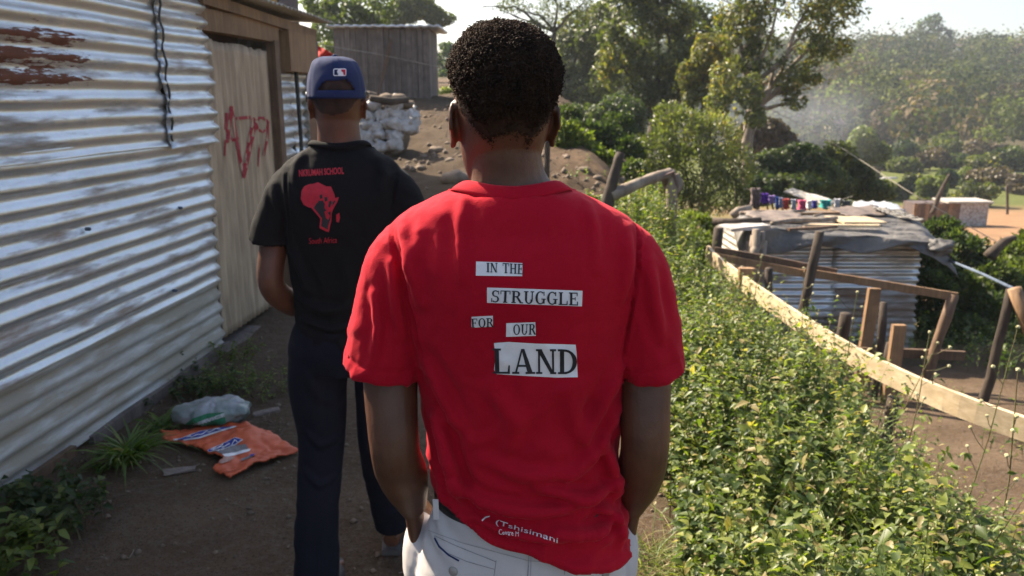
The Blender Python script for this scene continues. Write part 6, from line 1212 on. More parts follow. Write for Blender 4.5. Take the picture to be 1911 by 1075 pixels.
# ---------------------------------------------------------------- the man in red, nearest the camera
def man_in_red():
    org = Vector((0.0, 1.24, 0.0))
    root = thing('person', 'man in a red t-shirt printed IN THE STRUGGLE FOR OUR LAND, seen from behind', 'person', org)
    hc = (-0.013, 1.228, 1.615); yaw = R(9)
    G = head_geo(hc, 1.0, yaw, 0.0745)
    G.append(smooth_tube([(0.0, 1.235, 1.36), (-0.002, 1.235, 1.45), (-0.006, 1.232, 1.50), (-0.012, 1.225, 1.56), (-0.013, 1.23, 1.61)], [(0.10, 0.08), (0.086, 0.068), (0.0580, 0.060), (0.0545, 0.058), (0.052, 0.058)], 24))
    G.append(ring_loft([(0.78, 0.015, 0.14, 1.24, 0.09), (0.95, 0.02, 0.135, 1.24, 0.085), (1.1, 0.015, 0.14, 1.24, 0.09), (1.25, 0.005, 0.16, 1.235, 0.1), (1.36, 0.003, 0.175, 1.23, 0.09), (1.42, 0.002, 0.13, 1.23, 0.07), (1.455, 0.0, 0.08, 1.23, 0.055)], 28))
    arms = [([(-0.165, 1.235, 1.375), (-0.195, 1.235, 1.30), (-0.203, 1.225, 1.19), (-0.196, 1.195, 1.055), (-0.187, 1.225, 0.98), (-0.178, 1.262, 0.905)], [0.05, 0.052, 0.0465, (0.0415, 0.043), (0.043, 0.040), (0.0245, 0.028)]),
            ([(0.17, 1.235, 1.375), (0.205, 1.235, 1.30), (0.217, 1.225, 1.19), (0.2225, 1.200, 1.06), (0.2215, 1.235, 0.975), (0.219, 1.285, 0.895)], [0.05, 0.052, 0.0465, (0.0405, 0.043), (0.0405, 0.039), (0.0245, 0.028)])]
    for p, r in arms: G.append(smooth_tube(p, r, 20))
    G += hand_geo((-0.178, 1.262, 0.905), (0.05, 0.32, -0.95), -1, 0.35)
    G += hand_geo((0.219, 1.285, 0.895), (-0.04, 0.35, -0.93), 1, 0.45)
    for sx in (-1, 1):
        x = 0.015 + sx * 0.085
        G.append(smooth_tube([(x, 1.24, 0.84), (x, 1.235, 0.66), (x + sx * 0.01, 1.225, 0.48), (x + sx * 0.012, 1.225, 0.28), (x + sx * 0.012, 1.245, 0.09)], [0.085, 0.078, 0.055, 0.05, 0.036], 16))
        G.append(smooth_tube([(x + sx * 0.012, 1.215, 0.045), (x + sx * 0.014, 1.28, 0.05), (x + sx * 0.02, 1.38, 0.035), (x + sx * 0.02, 1.42, 0.028)], [(0.03, 0.035), (0.04, 0.035), (0.045, 0.022), (0.03, 0.014)], 12))
    V, F = fuse(G, 0.0035, 4, 0.5)
    Nn = vnormals(V, F); V = V + Nn * (0.0008 * fbm(V[:, 0] * 40, V[:, 1] * 40, V[:, 2] * 25, 3, 5))[:, None]
    body = add_part('body', V, F, M['skin_a'], root, org)
    # hair
    c = np.array(hc); d = V - c; cy, sy = math.cos(-yaw), math.sin(-yaw); dx = d[:, 0] * cy - d[:, 1] * sy; dy = d[:, 0] * sy + d[:, 1] * cy; dz = d[:, 2]
    ph = np.degrees(np.arctan2(np.abs(dx), -dy))                                  # 0 = nape, 180 = face
    hl = np.interp(ph, [0, 14, 24, 34, 46, 60, 80, 100, 112, 125, 180], [-0.048, -0.046, -0.060, -0.048, -0.030, -0.012, 0.004, 0.002, 0.012, 0.046, 0.058])
    hl = hl + 0.006 * fbm(V[:, 0] * 90, V[:, 1] * 90, 0, 2, 3)
    reg = (dz > hl) & (np.abs(dx) < 0.0835) & (dz < 0.2)
    HV, HF, u = keep_faces(V, F, reg); HN = Nn[u]; up = dz[u] - hl[u]
    th = 0.0012 + (0.0090 + 0.0032 * fbm(HV[:, 0] * 28, HV[:, 1] * 28, HV[:, 2] * 28, 2, 9)) * sstep(0.0, 0.055, up); HV = HV + HN * (th + 0.0018 * fbm(HV[:, 0] * 120, HV[:, 1] * 120, HV[:, 2] * 120, 2, 8))[:, None]
    add_part('hair', HV, HF, M['hair'], root, org)
    n = 15000; w_ = sstep(-0.002, 0.05, up) + 0.10; ar = w_[HF].mean(axis=1); ids = rng.choice(len(HF), n, p=ar / ar.sum())
    P = HV[HF[ids]].mean(axis=1) + rng.normal(0, 0.0012, (n, 3)); Nd = HN[HF[ids, 0]] + rng.normal(0, 0.35, (n, 3)); upn = up[HF[ids, 0]]
    fz = np.where((dz > hl - 0.014) & (dz < hl + 0.002) & (np.abs(dx) < 0.079) & (ph < 75))[0]; fz = rng.choice(fz, 2600); pr_ = rng.random(2600) ** 2 * 0.014 > (hl[fz] - dz[fz]).clip(0); fz = fz[pr_]   # sparse short hairs below the hairline
    P = np.vstack([P, V[fz] + rng.normal(0, 0.001, (len(fz), 3))]); Nd = np.vstack([Nd, Nn[fz] + rng.normal(0, 0.5, (len(fz), 3))]); upn = np.concatenate([upn, np.zeros(len(fz))]); n = len(P); Nd /= np.linalg.norm(Nd, axis=1, keepdims=True)
    T1 = np.cross(Nd, rng.normal(0, 1, (n, 3))); T1 /= np.linalg.norm(T1, axis=1, keepdims=True); T2 = np.cross(Nd, T1)
    seg, sd_ = 6, 3; t = np.linspace(0, 1, seg); tv = []
    size = (0.35 + 1.05 * rng.random(n) ** 1.3) * (0.35 + 0.65 * sstep(0.0, 0.05, upn)); ph0 = rng.random(n) * 6.28
    for i in range(seg):
        an = ph0 + t[i] * 6.5; rr = 0.0019 * size; cc = P + Nd * ((t[i] * 0.0062 - 0.001) * size)[:, None] + T1 * (np.cos(an) * rr)[:, None] + T2 * (np.sin(an) * rr)[:, None]
        for k in range(sd_):
            b_ = 2 * math.pi * k / sd_; rad = 0.0009 * size * (1.0 if i < seg - 1 else 0.4)
            tv.append(cc + Nd * (math.cos(b_) * rad)[:, None] + (T1 * np.cos(an)[:, None] + T2 * np.sin(an)[:, None]) * (math.sin(b_) * rad)[:, None])
    TV = np.stack(tv, axis=1).reshape(-1, 3); base = np.arange(n)[:, None] * (seg * sd_); tf = []
    for i in range(seg - 1):
        for k in range(sd_): tf.append([i * sd_ + k, i * sd_ + (k + 1) % sd_, (i + 1) * sd_ + (k + 1) % sd_, (i + 1) * sd_ + k])
    tf = np.array(tf); TF = (base[:, None, :] + tf[None]).reshape(-1, 4)
    o = obj_np('hair_curls', TV - np.array(org), TF, M['hair'], root, True); o['kind'] = 'stuff'
    # shirt
    hx = [atY(x, y, 1.14) for x, y in ((780, 925), (805, 938), (850, 966), (900, 992), (960, 1012), (1020, 1030), (1070, 1050), (1120, 1064), (1178, 1066), (1200, 1062))]
    HX, HZ = [h.x for h in hx], [h.z for h in hx]
    def hemf(x, y): return np.interp(x, HX, HZ) + 0.02 * sstep(1.2, 1.34, y) + 0.003 * np.sin(np.asarray(x) * 60)
    torso = [(0.70, 0.035, 0.188, 1.24, 0.128), (0.80, 0.032, 0.186, 1.24, 0.133), (0.86, 0.030, 0.178, 1.24, 0.132), (0.93, 0.026, 0.170, 1.24, 0.130), (1.0, 0.022, 0.163, 1.24, 0.116), (1.08, 0.020, 0.166, 1.24, 0.113), (1.17, 0.018, 0.174, 1.238, 0.117),
             (1.26, 0.009, 0.188, 1.235, 0.123), (1.34, 0.004, 0.202, 1.228, 0.124), (1.385, 0.003, 0.205, 1.226, 0.113), (1.42, 0.002, 0.196, 1.226, 0.097), (1.443, 0.001, 0.170, 1.227, 0.090), (1.459, 0.0, 0.138, 1.228, 0.084), (1.473, 0.0, 0.108, 1.230, 0.077), (1.484, -0.001, 0.078, 1.232, 0.065), (1.53, -0.002, 0.070, 1.234, 0.062)]
    sl = [([(-0.12, 1.232, 1.385), (-0.170, 1.232, 1.365), (-0.196, 1.234, 1.30), (-0.2085, 1.236, 1.215), (-0.2155, 1.238, 1.180)], [0.055, (0.060, 0.070), (0.060, 0.074), (0.0665, 0.080), (0.069, 0.083)]),
          ([(0.12, 1.232, 1.385), (0.178, 1.232, 1.365), (0.207, 1.234, 1.30), (0.223, 1.236, 1.215), (0.2305, 1.238, 1.180)], [0.055, (0.060, 0.070), (0.060, 0.074), (0.060, 0.080), (0.061, 0.083)])]
    fl = [([(712, 428), (742, 520), (768, 610), (785, 690)], 0.0035, -0.004), ([(1207, 428), (1196, 520), (1182, 610), (1168, 695)], 0.0035, -0.004),
          ([(742, 425), (752, 470), (762, 520)], 0.012, 0.005), ([(775, 440), (765, 500), (780, 570)], 0.014, 0.005), ([(725, 500), (735, 580), (745, 640)], 0.012, 0.006),
          ([(690, 560), (700, 620), (695, 670)], 0.010, 0.004), ([(1180, 440), (1178, 500), (1165, 560)], 0.013, 0.005), ([(1222, 500), (1228, 570), (1240, 640)], 0.012, 0.005),
          ([(1100, 385), (1112, 430), (1110, 500)], 0.012, 0.003), ([(862, 380), (858, 440), (865, 520)], 0.012, 0.003),
          ([(790, 690), (820, 740), (850, 800)], 0.014, 0.007), ([(1165, 700), (1130, 760), (1100, 830)], 0.016, 0.007), ([(1160, 790), (1120, 850), (1060, 900)], 0.014, 0.006),
          ([(812, 800), (835, 870), (858, 935)], 0.013, 0.014), ([(820, 900), (900, 935), (1000, 950), (1100, 945)], 0.012, 0.008), ([(1000, 905), (1090, 935), (1168, 930)], 0.012, 0.008),
          ([(900, 860), (980, 885), (1060, 890)], 0.015, 0.005), ([(1040, 985), (1110, 995), (1175, 990)], 0.010, 0.008), ([(880, 965), (960, 985), (1050, 1000)], 0.008, 0.006),
          ([(1120, 960), (1160, 985), (1172, 1040)], 0.010, 0.008), ([(1130, 840), (1150, 900), (1165, 960)], 0.012, 0.008), ([(930, 720), (960, 780), (950, 850)], 0.02, 0.004), ([(1060, 720), (1080, 800), (1110, 860)], 0.02, 0.004)]
    def disp(V, N):
        b_ = 0.0020 * fbm(V[:, 0] * 9, V[:, 1] * 9, V[:, 2] * 6 + 0.35 * V[:, 0] * 9, 3, 21) * sstep(1.42, 1.30, V[:, 2]) + 0.0030 * (0.3 - np.abs(fbm(V[:, 0] * 14 + V[:, 2] * 6, V[:, 1] * 14, V[:, 2] * 12 - V[:, 0] * 9, 2, 31))).clip(0) * 3 * sstep(1.35, 1.15, V[:, 2]) + 0.0008 * fbm(V[:, 0] * 60, V[:, 1] * 60, V[:, 2] * 60, 2, 33)
        low = sstep(1.02, 0.86, V[:, 2]); b_ = b_ + low * 0.004 * np.sin(V[:, 2] * 120 + V[:, 0] * 38 + 3 * fbm(V[:, 0] * 6, V[:, 2] * 6, 0, 2, 4)) * sstep(-0.1, 0.2, fbm(V[:, 0] * 8, V[:, 2] * 8, V[:, 1] * 4, 2, 44))
        return folds(V, N, b_, [(p, w_ * 0.78, a_ * 1.12) for p, w_, a_ in fl], 1.13)
    cuffs = [((-0.2155, 1.238, 1.180), (-0.19, 0, -1)), ((0.2305, 1.238, 1.180), (0.2, 0, -1))]
    SV, SF = make_shirt(torso, sl, 0.0042, (-0.001, 1.232, 0.076, 0.065, 1.483, 1.43), hemf, cuffs, disp, M['red'], root, org)
    N2 = vnormals(SV, SF); zh = hemf(SV[:, 0], SV[:, 1]); dh = SV[:, 2] - zh
    g = np.where(np.abs(SV[:, 0] - 0.02) < 0.2, np.exp(-((dh - 0.02) / 0.0034) ** 2), 0)
    for pt, dr in cuffs:
        pt = np.array(pt); dr = np.array(dr) / np.linalg.norm(dr); s_ = (SV - pt) @ dr; g = np.maximum(g, np.where(np.linalg.norm(SV - pt, axis=1) < 0.13, np.exp(-((s_ + 0.022) / 0.0028) ** 2), 0))
    SV = SV - N2 * (g * 0.0024)[:, None]
    shirt = add_part('shirt', SV, SF, M['red'], root, org, True, 0.0016); bv = bvh_of(SV, SF)
    # neck rib
    rib = []
    for k in range(49):
        a = 2 * math.pi * k / 48; rib.append(a)
    CV = []; nn = 96; prof = [(-0.001, 0.0), (0.0008, 0.003), (0.0016, 0.009), (0.0016, 0.018), (0.0004, 0.024)]
    for k in range(nn):
        a = 2 * math.pi * k / nn; ca, sa = math.cos(a), math.sin(a)
        for off, dn in prof:
            rr = 0.0 + dn * 0.72; yy = 1.232 + (0.064 + rr * 0.75) * sa; xx = -0.001 + (0.0735 + rr * 1.25) * ca; tq = (yy - 1.162) / 0.14; z0 = 1.4865 + 0.055 * tq - 0.11 * tq * tq - dn * 0.62
            CV.append((xx + off * ca, yy + off * sa, z0 + off * 0.8))
    CF = [[k * 5 + i, ((k + 1) % nn) * 5 + i, ((k + 1) % nn) * 5 + i + 1, k * 5 + i + 1] for k in range(nn) for i in range(4)]
    add_part('neck_rib', np.array(CV), np.array(CF), M['red'], root, org, True, 0.002)
    # the print on the back
    strips = [[(888.7, 488), (975, 491), (974.7, 515.5), (888, 514.5)], [(909, 536.5), (1087, 542.5), (1086, 571.7), (909, 565)], [(880, 591), (920, 589), (920, 609.5), (880, 611.5)], [(945, 603), (999, 601), (1000, 626.5), (944.5, 628.5)]]
    for q in strips: print_part('printed_strip', quadgrid(q, 4), bv, 0.0007, M['white'], shirt, org)
    big = [(922, 640), (950, 638), (1000, 641), (1074, 643), (1076, 660), (1078, 704), (1040, 704.5), (990, 702), (927, 698), (922, 690), (925, 665)]
    print_part('printed_strip', poly_tris(big, 6), bv, 0.0007, M['white'], shirt, org)
    for s_, q in (('IN', [(908, 490.5), (929, 491), (928.5, 508.5), (908, 508)]), ('THE', [(938, 491), (978, 493), (977, 512), (938.5, 509.5)]), ('STRUGGLE', [(917, 541.5), (1080, 546), (1080, 570), (916, 563.5)]), ('FOR', [(879, 594.5), (923, 593), (922.5, 610), (880, 611)]), ('OUR', [(957, 605.5), (1002, 604), (1001, 624), (957.5, 624.5)]), ('LAND', [(919, 650), (1079, 652), (1079, 698), (920, 697)])):
        print_part('printed_word', serif_text(s_, q, 3.0), bv, 0.0014, M['ink'], shirt, org)
    for s_, q in (('(Tshisimani', [(926, 970), (1042, 1003), (1040, 1016), (924, 982)]), ('Centre M', [(931, 988), (968, 993), (968, 1001), (931, 996)])):
        print_part('printed_word', font_text(s_, q), bv, 0.0016, M['white'], shirt, org)
    print_part('printed_swoosh', stroke([(900, 972), (905, 967), (913, 964)], 2.6, 2), bv, 0.0016, M['white'], shirt, org)
    # trousers
    tr = [(0.72, 0.015, 0.178, 1.24, 0.118), (0.79, 0.015, 0.184, 1.24, 0.122), (0.84, 0.018, 0.180, 1.24, 0.120), (0.885, 0.020, 0.170, 1.24, 0.114), (0.93, 0.024, 0.158, 1.24, 0.107), (0.948, 0.026, 0.155, 1.24, 0.104), (0.98, 0.026, 0.15, 1.24, 0.10)]
    G = [ring_loft(tr, 44, 2.2, 3), ball((-0.168, 1.285, 0.79), (0.036, 0.062, 0.085)), ball((0.205, 1.295, 0.79), (0.030, 0.060, 0.085))]
    for sx in (-1, 1):
        x = 0.015 + sx * 0.09
        G.append(smooth_tube([(x, 1.24, 0.80), (x, 1.24, 0.62), (x + sx * 0.008, 1.235, 0.45), (x + sx * 0.012, 1.235, 0.25), (x + sx * 0.012, 1.245, 0.06)], [(0.098, 0.105), 0.09, 0.076, 0.068, 0.066], 22))
    TV, TF = fuse(G, 0.005, 6, 0.6); TN = vnormals(TV, TF)
    tfl = [([(760, 1005), (790, 1030), (840, 1060)], 0.010, 0.006), ([(800, 985), (815, 1020), (850, 1050)], 0.010, 0.005), ([(830, 985), (880, 1005), (930, 1020)], 0.014, 0.003), ([(757, 1020), (775, 1050), (790, 1075)], 0.010, 0.006), ([(987, 1020), (985, 1075)], 0.003, -0.003)]
    dd = 0.0035 * np.abs(fbm(TV[:, 0] * 14, TV[:, 1] * 14, TV[:, 2] * 9, 3, 61)) + 0.005 * sstep(0.5, 0.2, TV[:, 2]) * fbm(TV[:, 0] * 8, TV[:, 1] * 8, TV[:, 2] * 22, 2, 62)
    TV = TV + TN * folds(TV, TN, dd, tfl, 1.13)[:, None]
    kp = (TV[:, 2] < 0.952 + 0.0 * TV[:, 0]) & (TV[:, 2] > 0.09); TV, TF, _ = keep_faces(TV, TF, kp)
    tro = add_part('trousers', TV, TF, M['cream'], root, org, True, 0.0018); tb = bvh_of(TV, TF)
    print_part('pocket_seam', stroke([(812, 1000), (850, 1018), (925, 1048)], 1.2, 3) + stroke([(811, 1000), (814, 1012), (835, 1032), (872, 1048), (922, 1062)], 1.0, 3) + stroke([(926, 1046), (922, 1075)], 1.2, 3), tb, 0.0008, M['stitch'], tro, org)
    print_part('pocket_lining', stroke([(812, 1005), (820, 1020), (838, 1036), (856, 1046)], 3.2, 3), tb, 0.0012, M['bluelining'], tro, org)
    print_part('centre_seam', stroke([(988, 1015), (986, 1050), (984, 1085)], 1.5, 3) + stroke([(992, 1015), (990, 1085)], 0.7, 3), tb, 0.0008, M['stitch'], tro, org)
    print_part('yoke_seam', stroke([(800, 990), (860, 1012), (985, 1046), (1055, 1052)], 0.8, 3) + stroke([(1055, 1048), (1053, 1072)], 1.2, 3) + stroke([(1055, 1058), (1075, 1064), (1100, 1066)], 2.0, 3), tb, 0.0008, M['stitch'], tro, org)
    for px, py in ((846, 1066), (1130, 1072)):
        h = tb.ray_cast(CAM, ray(px, py).normalized())
        if h[0] is not None:
            mb = MB(); nrm = h[1] if h[1].y < 0 else -h[1]; mb.tube([h[0] - nrm * 0.001 - org, h[0] + nrm * 0.0015 - org, h[0] + nrm * 0.0028 - org], [0.0085, 0.0085, 0.0072], 20); mb.build('button', M['bonecol'], tro, True)
    # belt and loops
    BV = []; nb = 72
    for k in range(nb):
        a = 2 * math.pi * k / nb; c, s_ = math.cos(a), math.sin(a); ex = 2 / 2.2
        xx = math.copysign(abs(c) ** ex, c); yy = math.copysign(abs(s_) ** ex, s_)
        for off, z in ((0.002, 0.9545), (0.004, 0.954), (0.0050, 0.937), (0.004, 0.922), (0.000, 0.922)):
            BV.append((0.0245 + (0.1565 + off) * xx, 1.24 + (0.106 + off) * yy, z + 0.012 * (0.4 - xx)))
    BF = [[k * 5 + i, ((k + 1) % nb) * 5 + i, ((k + 1) % nb) * 5 + i + 1, k * 5 + i + 1] for k in range(nb) for i in range(4)]
    belt = add_part('belt', np.array(BV), np.array(BF), M['belt'], tro, org, True)
    bb = bvh_of(np.array(BV), np.array(BF))
    for px, py0, py1 in ((813, 940, 976),):
        a = bb.ray_cast(CAM, ray(px, (py0 + py1) / 2 - 4).normalized()); c0 = a[0] if a[0] is not None else atY(px, py0, 1.13)
        mb = MB(); mb.bar(c0 + Vector((0, -0.001, 0.008)) - org, c0 + Vector((0.001, -0.003, -0.026)) - org, 0.009, 0.0025, (0, 1, 0)); mb.build('belt_loop', M['cream'], tro)
    for sx in (-1, 1):
        x = 0.015 + sx * 0.1
        SV_, SF_ = fuse([smooth_tube([(x, 1.19, 0.04), (x, 1.25, 0.05), (x + sx * 0.008, 1.36, 0.042), (x + sx * 0.008, 1.46, 0.03)], [(0.036, 0.038), (0.042, 0.05), (0.048, 0.038), (0.034, 0.022)], 16), ring_loft([(0.0, x + sx * 0.004, 0.046, 1.32, 0.15), (0.02, x + sx * 0.004, 0.046, 1.32, 0.15)], 20)], 0.006, 3)
        add_part('shoe', SV_, SF_, M['rubber'], root, org)
    return root
man_in_red()

# ---------------------------------------------------------------- the man in black, ahead of him
def man_in_black():
    org = Vector((-0.52, 2.38, 0.0)); X = -0.515; Y = 2.36
    root = thing('person', 'man in a black t-shirt and blue baseball cap walking beside the metal shack', 'person', org)
    hc = (-0.514, 2.35, 1.628); yaw = R(12)
    G = head_geo(hc, 1.0, yaw, 0.074)
    G.append(smooth_tube([(X, Y, 1.36), (X, Y, 1.44), (X, Y - 0.004, 1.50), (X, Y - 0.01, 1.56), (X, Y - 0.006, 1.61)], [(0.10, 0.08), (0.078, 0.066), (0.064, 0.060), (0.060, 0.060), (0.052, 0.058)], 24))
    G.append(ring_loft([(0.80, X, 0.14, Y, 0.09), (0.95, X, 0.135, Y, 0.085), (1.1, X, 0.14, Y, 0.09), (1.25, X, 0.155, Y, 0.1), (1.36, X, 0.17, Y, 0.09), (1.42, X, 0.13, Y, 0.07), (1.455, X, 0.08, Y, 0.055)], 28))
    G.append(smooth_tube([(X - 0.165, Y, 1.365), (X - 0.19, Y, 1.29), (X - 0.215, Y - 0.005, 1.19), (X - 0.228, Y - 0.03, 1.06), (X - 0.195, Y + 0.04, 0.98), (X - 0.15, Y + 0.12, 0.93)], [0.05, 0.05, 0.044, 0.040, 0.040, 0.026], 18))
    G.append(smooth_tube([(X + 0.165, Y, 1.365), (X + 0.19, Y, 1.29), (X + 0.215, Y - 0.005, 1.19), (X + 0.228, Y - 0.03, 1.06), (X + 0.195, Y + 0.04, 0.98), (X + 0.15, Y + 0.12, 0.93)], [0.05, 0.05, 0.044, 0.040, 0.040, 0.026], 18))
    G += hand_geo((X - 0.15, Y + 0.12, 0.93), (0.3, 0.35, -0.85), -1, 0.4); G += hand_geo((X + 0.15, Y + 0.12, 0.93), (-0.3, 0.35, -0.85), 1, 0.4)
    LL = [(X - 0.095, Y, 0.86), (X - 0.108, Y, 0.68), (X - 0.108, Y - 0.01, 0.52), (X - 0.125, Y - 0.06, 0.28), (X - 0.130, Y - 0.12, 0.10)]
    RL = [(X + 0.085, Y, 0.86), (X + 0.075, Y + 0.03, 0.68), (X + 0.058, Y + 0.06, 0.50), (X + 0.062, Y + 0.12, 0.28), (X + 0.075, Y + 0.20, 0.10)]
    for P in (LL, RL): G.append(smooth_tube(P, [0.075, 0.062, 0.046, 0.042, 0.032], 16))
    feet = []
    for P in (LL, RL):
        x, y, z = P[-1]; pts = [(x, y - 0.035, 0.05), (x + 0.004, y + 0.03, 0.055), (x + 0.012, y + 0.12, 0.042), (x + 0.014, y + 0.17, 0.036)]
        G.append(smooth_tube(pts, [(0.03, 0.03), (0.037, 0.035), (0.045, 0.021), (0.04, 0.013)], 14)); feet.append((x, y))
        for t in range(5): G.append(ball((x + 0.014 + (t - 2) * 0.018, y + 0.19 - abs(t - 1.2) * 0.008, 0.034), (0.0095, 0.018, 0.009), n=8, m=6))
    V, F = fuse(G, 0.005, 3, 0.5); Nn = vnormals(V, F); add_part('body', V, F, M['skin_b'], root, org)
    c = np.array(hc); d = V - c; ph = np.degrees(np.arctan2(np.abs(d[:, 0]), -d[:, 1])); hl = np.interp(ph, [0, 20, 34, 46, 60, 80, 100, 180], [-0.062, -0.058, -0.054, -0.035, -0.015, -0.002, 0.02, 0.06]) + 0.004 * fbm(V[:, 0] * 80, V[:, 1] * 80, 0, 2, 3)
    HV, HF, u = keep_faces(V, F, (d[:, 2] > hl) & (d[:, 2] < 0.2) & (np.abs(d[:, 0]) < 0.076)); HV = HV + Nn[u] * (0.0012 + 0.0006 * fbm(HV[:, 0] * 200, HV[:, 1] * 200, HV[:, 2] * 200, 2))[:, None]
    add_part('hair', HV, HF, M['stubble'], root, org)
    # shirt
    def hemf(x, y): return 0.872 + 0.006 * np.sin((np.asarray(x) - X) * 14) + 0 * np.asarray(y)
    torso = [(0.78, X + 0.005, 0.178, Y, 0.122), (0.87, X + 0.005, 0.174, Y, 0.122), (0.96, X + 0.003, 0.166, Y, 0.116), (1.06, X, 0.166, Y, 0.114), (1.16, X, 0.174, Y, 0.118), (1.26, X, 0.184, Y, 0.124), (1.33, X, 0.192, Y - 0.004, 0.122), (1.375, X, 0.190, Y - 0.004, 0.110), (1.41, X, 0.178, Y - 0.003, 0.095), (1.435, X, 0.155, Y - 0.002, 0.084), (1.452, X, 0.125, Y, 0.076), (1.468, X, 0.098, Y, 0.071), (1.485, X, 0.081, Y + 0.002, 0.067), (1.53, X, 0.068, Y + 0.004, 0.062)]
    sl = [([(X + q * 0.11, Y, 1.375), (X + q * 0.165, Y, 1.35), (X + q * 0.194, Y, 1.29), (X + q * 0.217, Y, 1.22), (X + q * 0.222, Y, 1.188)], [0.055, (0.056, 0.070), (0.058, 0.074), (0.063, 0.080), (0.066, 0.084)]) for q in (-1, 1)]
    fl = [([(527, 330), (535, 390), (541, 455)], 0.0045, -0.004), ([(735, 330), (728, 400)], 0.0045, -0.004), ([(540, 470), (560, 510), (580, 560)], 0.016, 0.007), ([(545, 560), (600, 580), (650, 575)], 0.014, 0.006), ([(560, 600), (620, 615), (670, 605)], 0.010, 0.006),
          ([(600, 270), (640, 276), (680, 270)], 0.008, 0.004), ([(500, 350), (515, 400), (510, 440)], 0.012, 0.006), ([(560, 280), (545, 310), (550, 340)], 0.014, 0.005), ([(700, 300), (715, 330), (705, 380)], 0.014, 0.005), ([(640, 470), (650, 520), (640, 560)], 0.018, 0.005)]
    def disp(V, N):
        return folds(V, N, 0.004 * fbm(V[:, 0] * 9, V[:, 1] * 9, V[:, 2] * 7 + V[:, 0] * 3, 3, 71) * sstep(1.44, 1.3, V[:, 2]) + 0.0022 * np.abs(fbm(V[:, 0] * 20 + V[:, 2] * 10, V[:, 1] * 20, V[:, 2] * 20, 3, 72)), fl, 2.25)
    cuffs = [((X - 0.222, Y, 1.188), (-0.11, 0, -1)), ((X + 0.222, Y, 1.188), (0.11, 0, -1))]
    SV, SF = make_shirt(torso, sl, 0.0055, (X, Y + 0.002, 0.084, 0.069, 1.481, 1.43), hemf, cuffs, disp, M['black'], root, org, 5)
    shirt = add_part('shirt', SV, SF, M['black'], root, org, True, 0.0016); bv = bvh_of(SV, SF)
    CV = []; nn = 72; prof = [(0.0, 0.0), (0.0018, 0.004), (0.0022, 0.012), (-0.001, 0.019)]
    for k in range(nn):
        a = 2 * math.pi * k / nn; ca, sa = math.cos(a), math.sin(a)
        for off, dn in prof:
            rr = dn * 0.72; yy = Y + 0.002 + (0.067 + rr * 0.75) * sa; xx = X + (0.080 + rr) * ca; tq = (yy - (Y - 0.067)) / 0.14; z0 = 1.486 + 0.055 * tq - 0.11 * tq * tq - dn * 0.62
            CV.append((xx + off * ca, yy + off * sa, z0 + off))
    CF = [[k * 4 + i, ((k + 1) % nn) * 4 + i, ((k + 1) % nn) * 4 + i + 1, k * 4 + i + 1] for k in range(nn) for i in range(3)]
    add_part('neck_rib', np.array(CV), np.array(CF), M['black'], root, org, True, 0.002)
    print_part('printed_word', font_text('NKRUMAH SCHOOL', [(557.5, 317), (641.5, 312), (642, 325), (558.5, 330)], bold=0.03), bv, 0.0015, M['redprint'], shirt, org)
    print_part('printed_word', font_text('South Africa', [(577, 444), (629, 442.5), (629, 453), (577, 455)]), bv, 0.0015, M['redprint'], shirt, org)
    cv = lambda L: [(450 + x / 2.758, 90 + y / 2.758) for x, y in L]
    af = cv([(312, 735), (325, 712), (350, 700), (372, 698), (396, 690), (403, 708), (415, 718), (440, 712), (462, 712), (470, 728), (480, 752), (484, 772), (503, 766), (496, 790), (474, 828), (466, 850), (466, 885), (458, 915), (452, 946), (436, 942), (404, 925), (408, 878), (386, 850), (362, 822), (345, 818), (322, 805), (308, 775)])
    print_part('printed_map', poly_tris(af, 5), bv, 0.0014, M['redprint'], shirt, org)
    fist = cv([(374, 822), (388, 800), (402, 788), (420, 782), (432, 800), (430, 822), (448, 845), (462, 838), (460, 880), (450, 912), (446, 934), (412, 915), (417, 876), (398, 850)])
    print_part('printed_fist', poly_tris(fist, 4), bv, 0.0020, M['ink'], shirt, org)
    for L in ([(404, 756), (418, 752), (420, 772), (406, 776)], [(428, 768), (444, 765), (446, 786), (432, 790)], [(452, 790), (462, 782), (468, 795), (456, 822), (448, 815)], [(402, 782), (424, 794), (420, 804), (396, 792)], [(470, 795), (484, 782), (486, 790), (472, 810)]):
        print_part('printed_finger', poly_tris(cv(L), 4), bv, 0.0020, M['ink'], shirt, org)
    print_part('printed_finger', poly_tris(cv([(430, 842), (440, 835), (458, 862), (450, 884), (438, 874)]), 4), bv, 0.0026, M['redprint'], shirt, org)
    print_part('printed_island', poly_tris(cv([(490, 858), (505, 846), (509, 872), (503, 897), (491, 893)]), 4), bv, 0.0014, M['redprint'], shirt, org)
    # trousers
    tr = [(0.78, X - 0.01, 0.170, Y, 0.118), (0.84, X - 0.012, 0.184, Y, 0.124), (0.90, X - 0.008, 0.172, Y, 0.116), (0.96, X, 0.15, Y, 0.105)]
    G = [ring_loft(tr, 36, 2.2, 3)]
    G.append(smooth_tube([(X - 0.098, Y, 0.84), (X - 0.112, Y, 0.72), (X - 0.108, Y - 0.01, 0.54), (X - 0.125, Y - 0.05, 0.30), (X - 0.132, Y - 0.10, 0.045)], [(0.088, 0.108), (0.094, 0.098), (0.075, 0.080), 0.070, 0.074], 20))
    G.append(smooth_tube([(X + 0.085, Y, 0.84), (X + 0.078, Y + 0.03, 0.69), (X + 0.062, Y + 0.06, 0.50), (X + 0.066, Y + 0.13, 0.27), (X + 0.080, Y + 0.20, 0.085)], [(0.084, 0.105), (0.076, 0.090), (0.064, 0.074), 0.062, 0.062], 20))
    TV, TF = fuse(G, 0.0065, 6, 0.6); TN = vnormals(TV, TF)
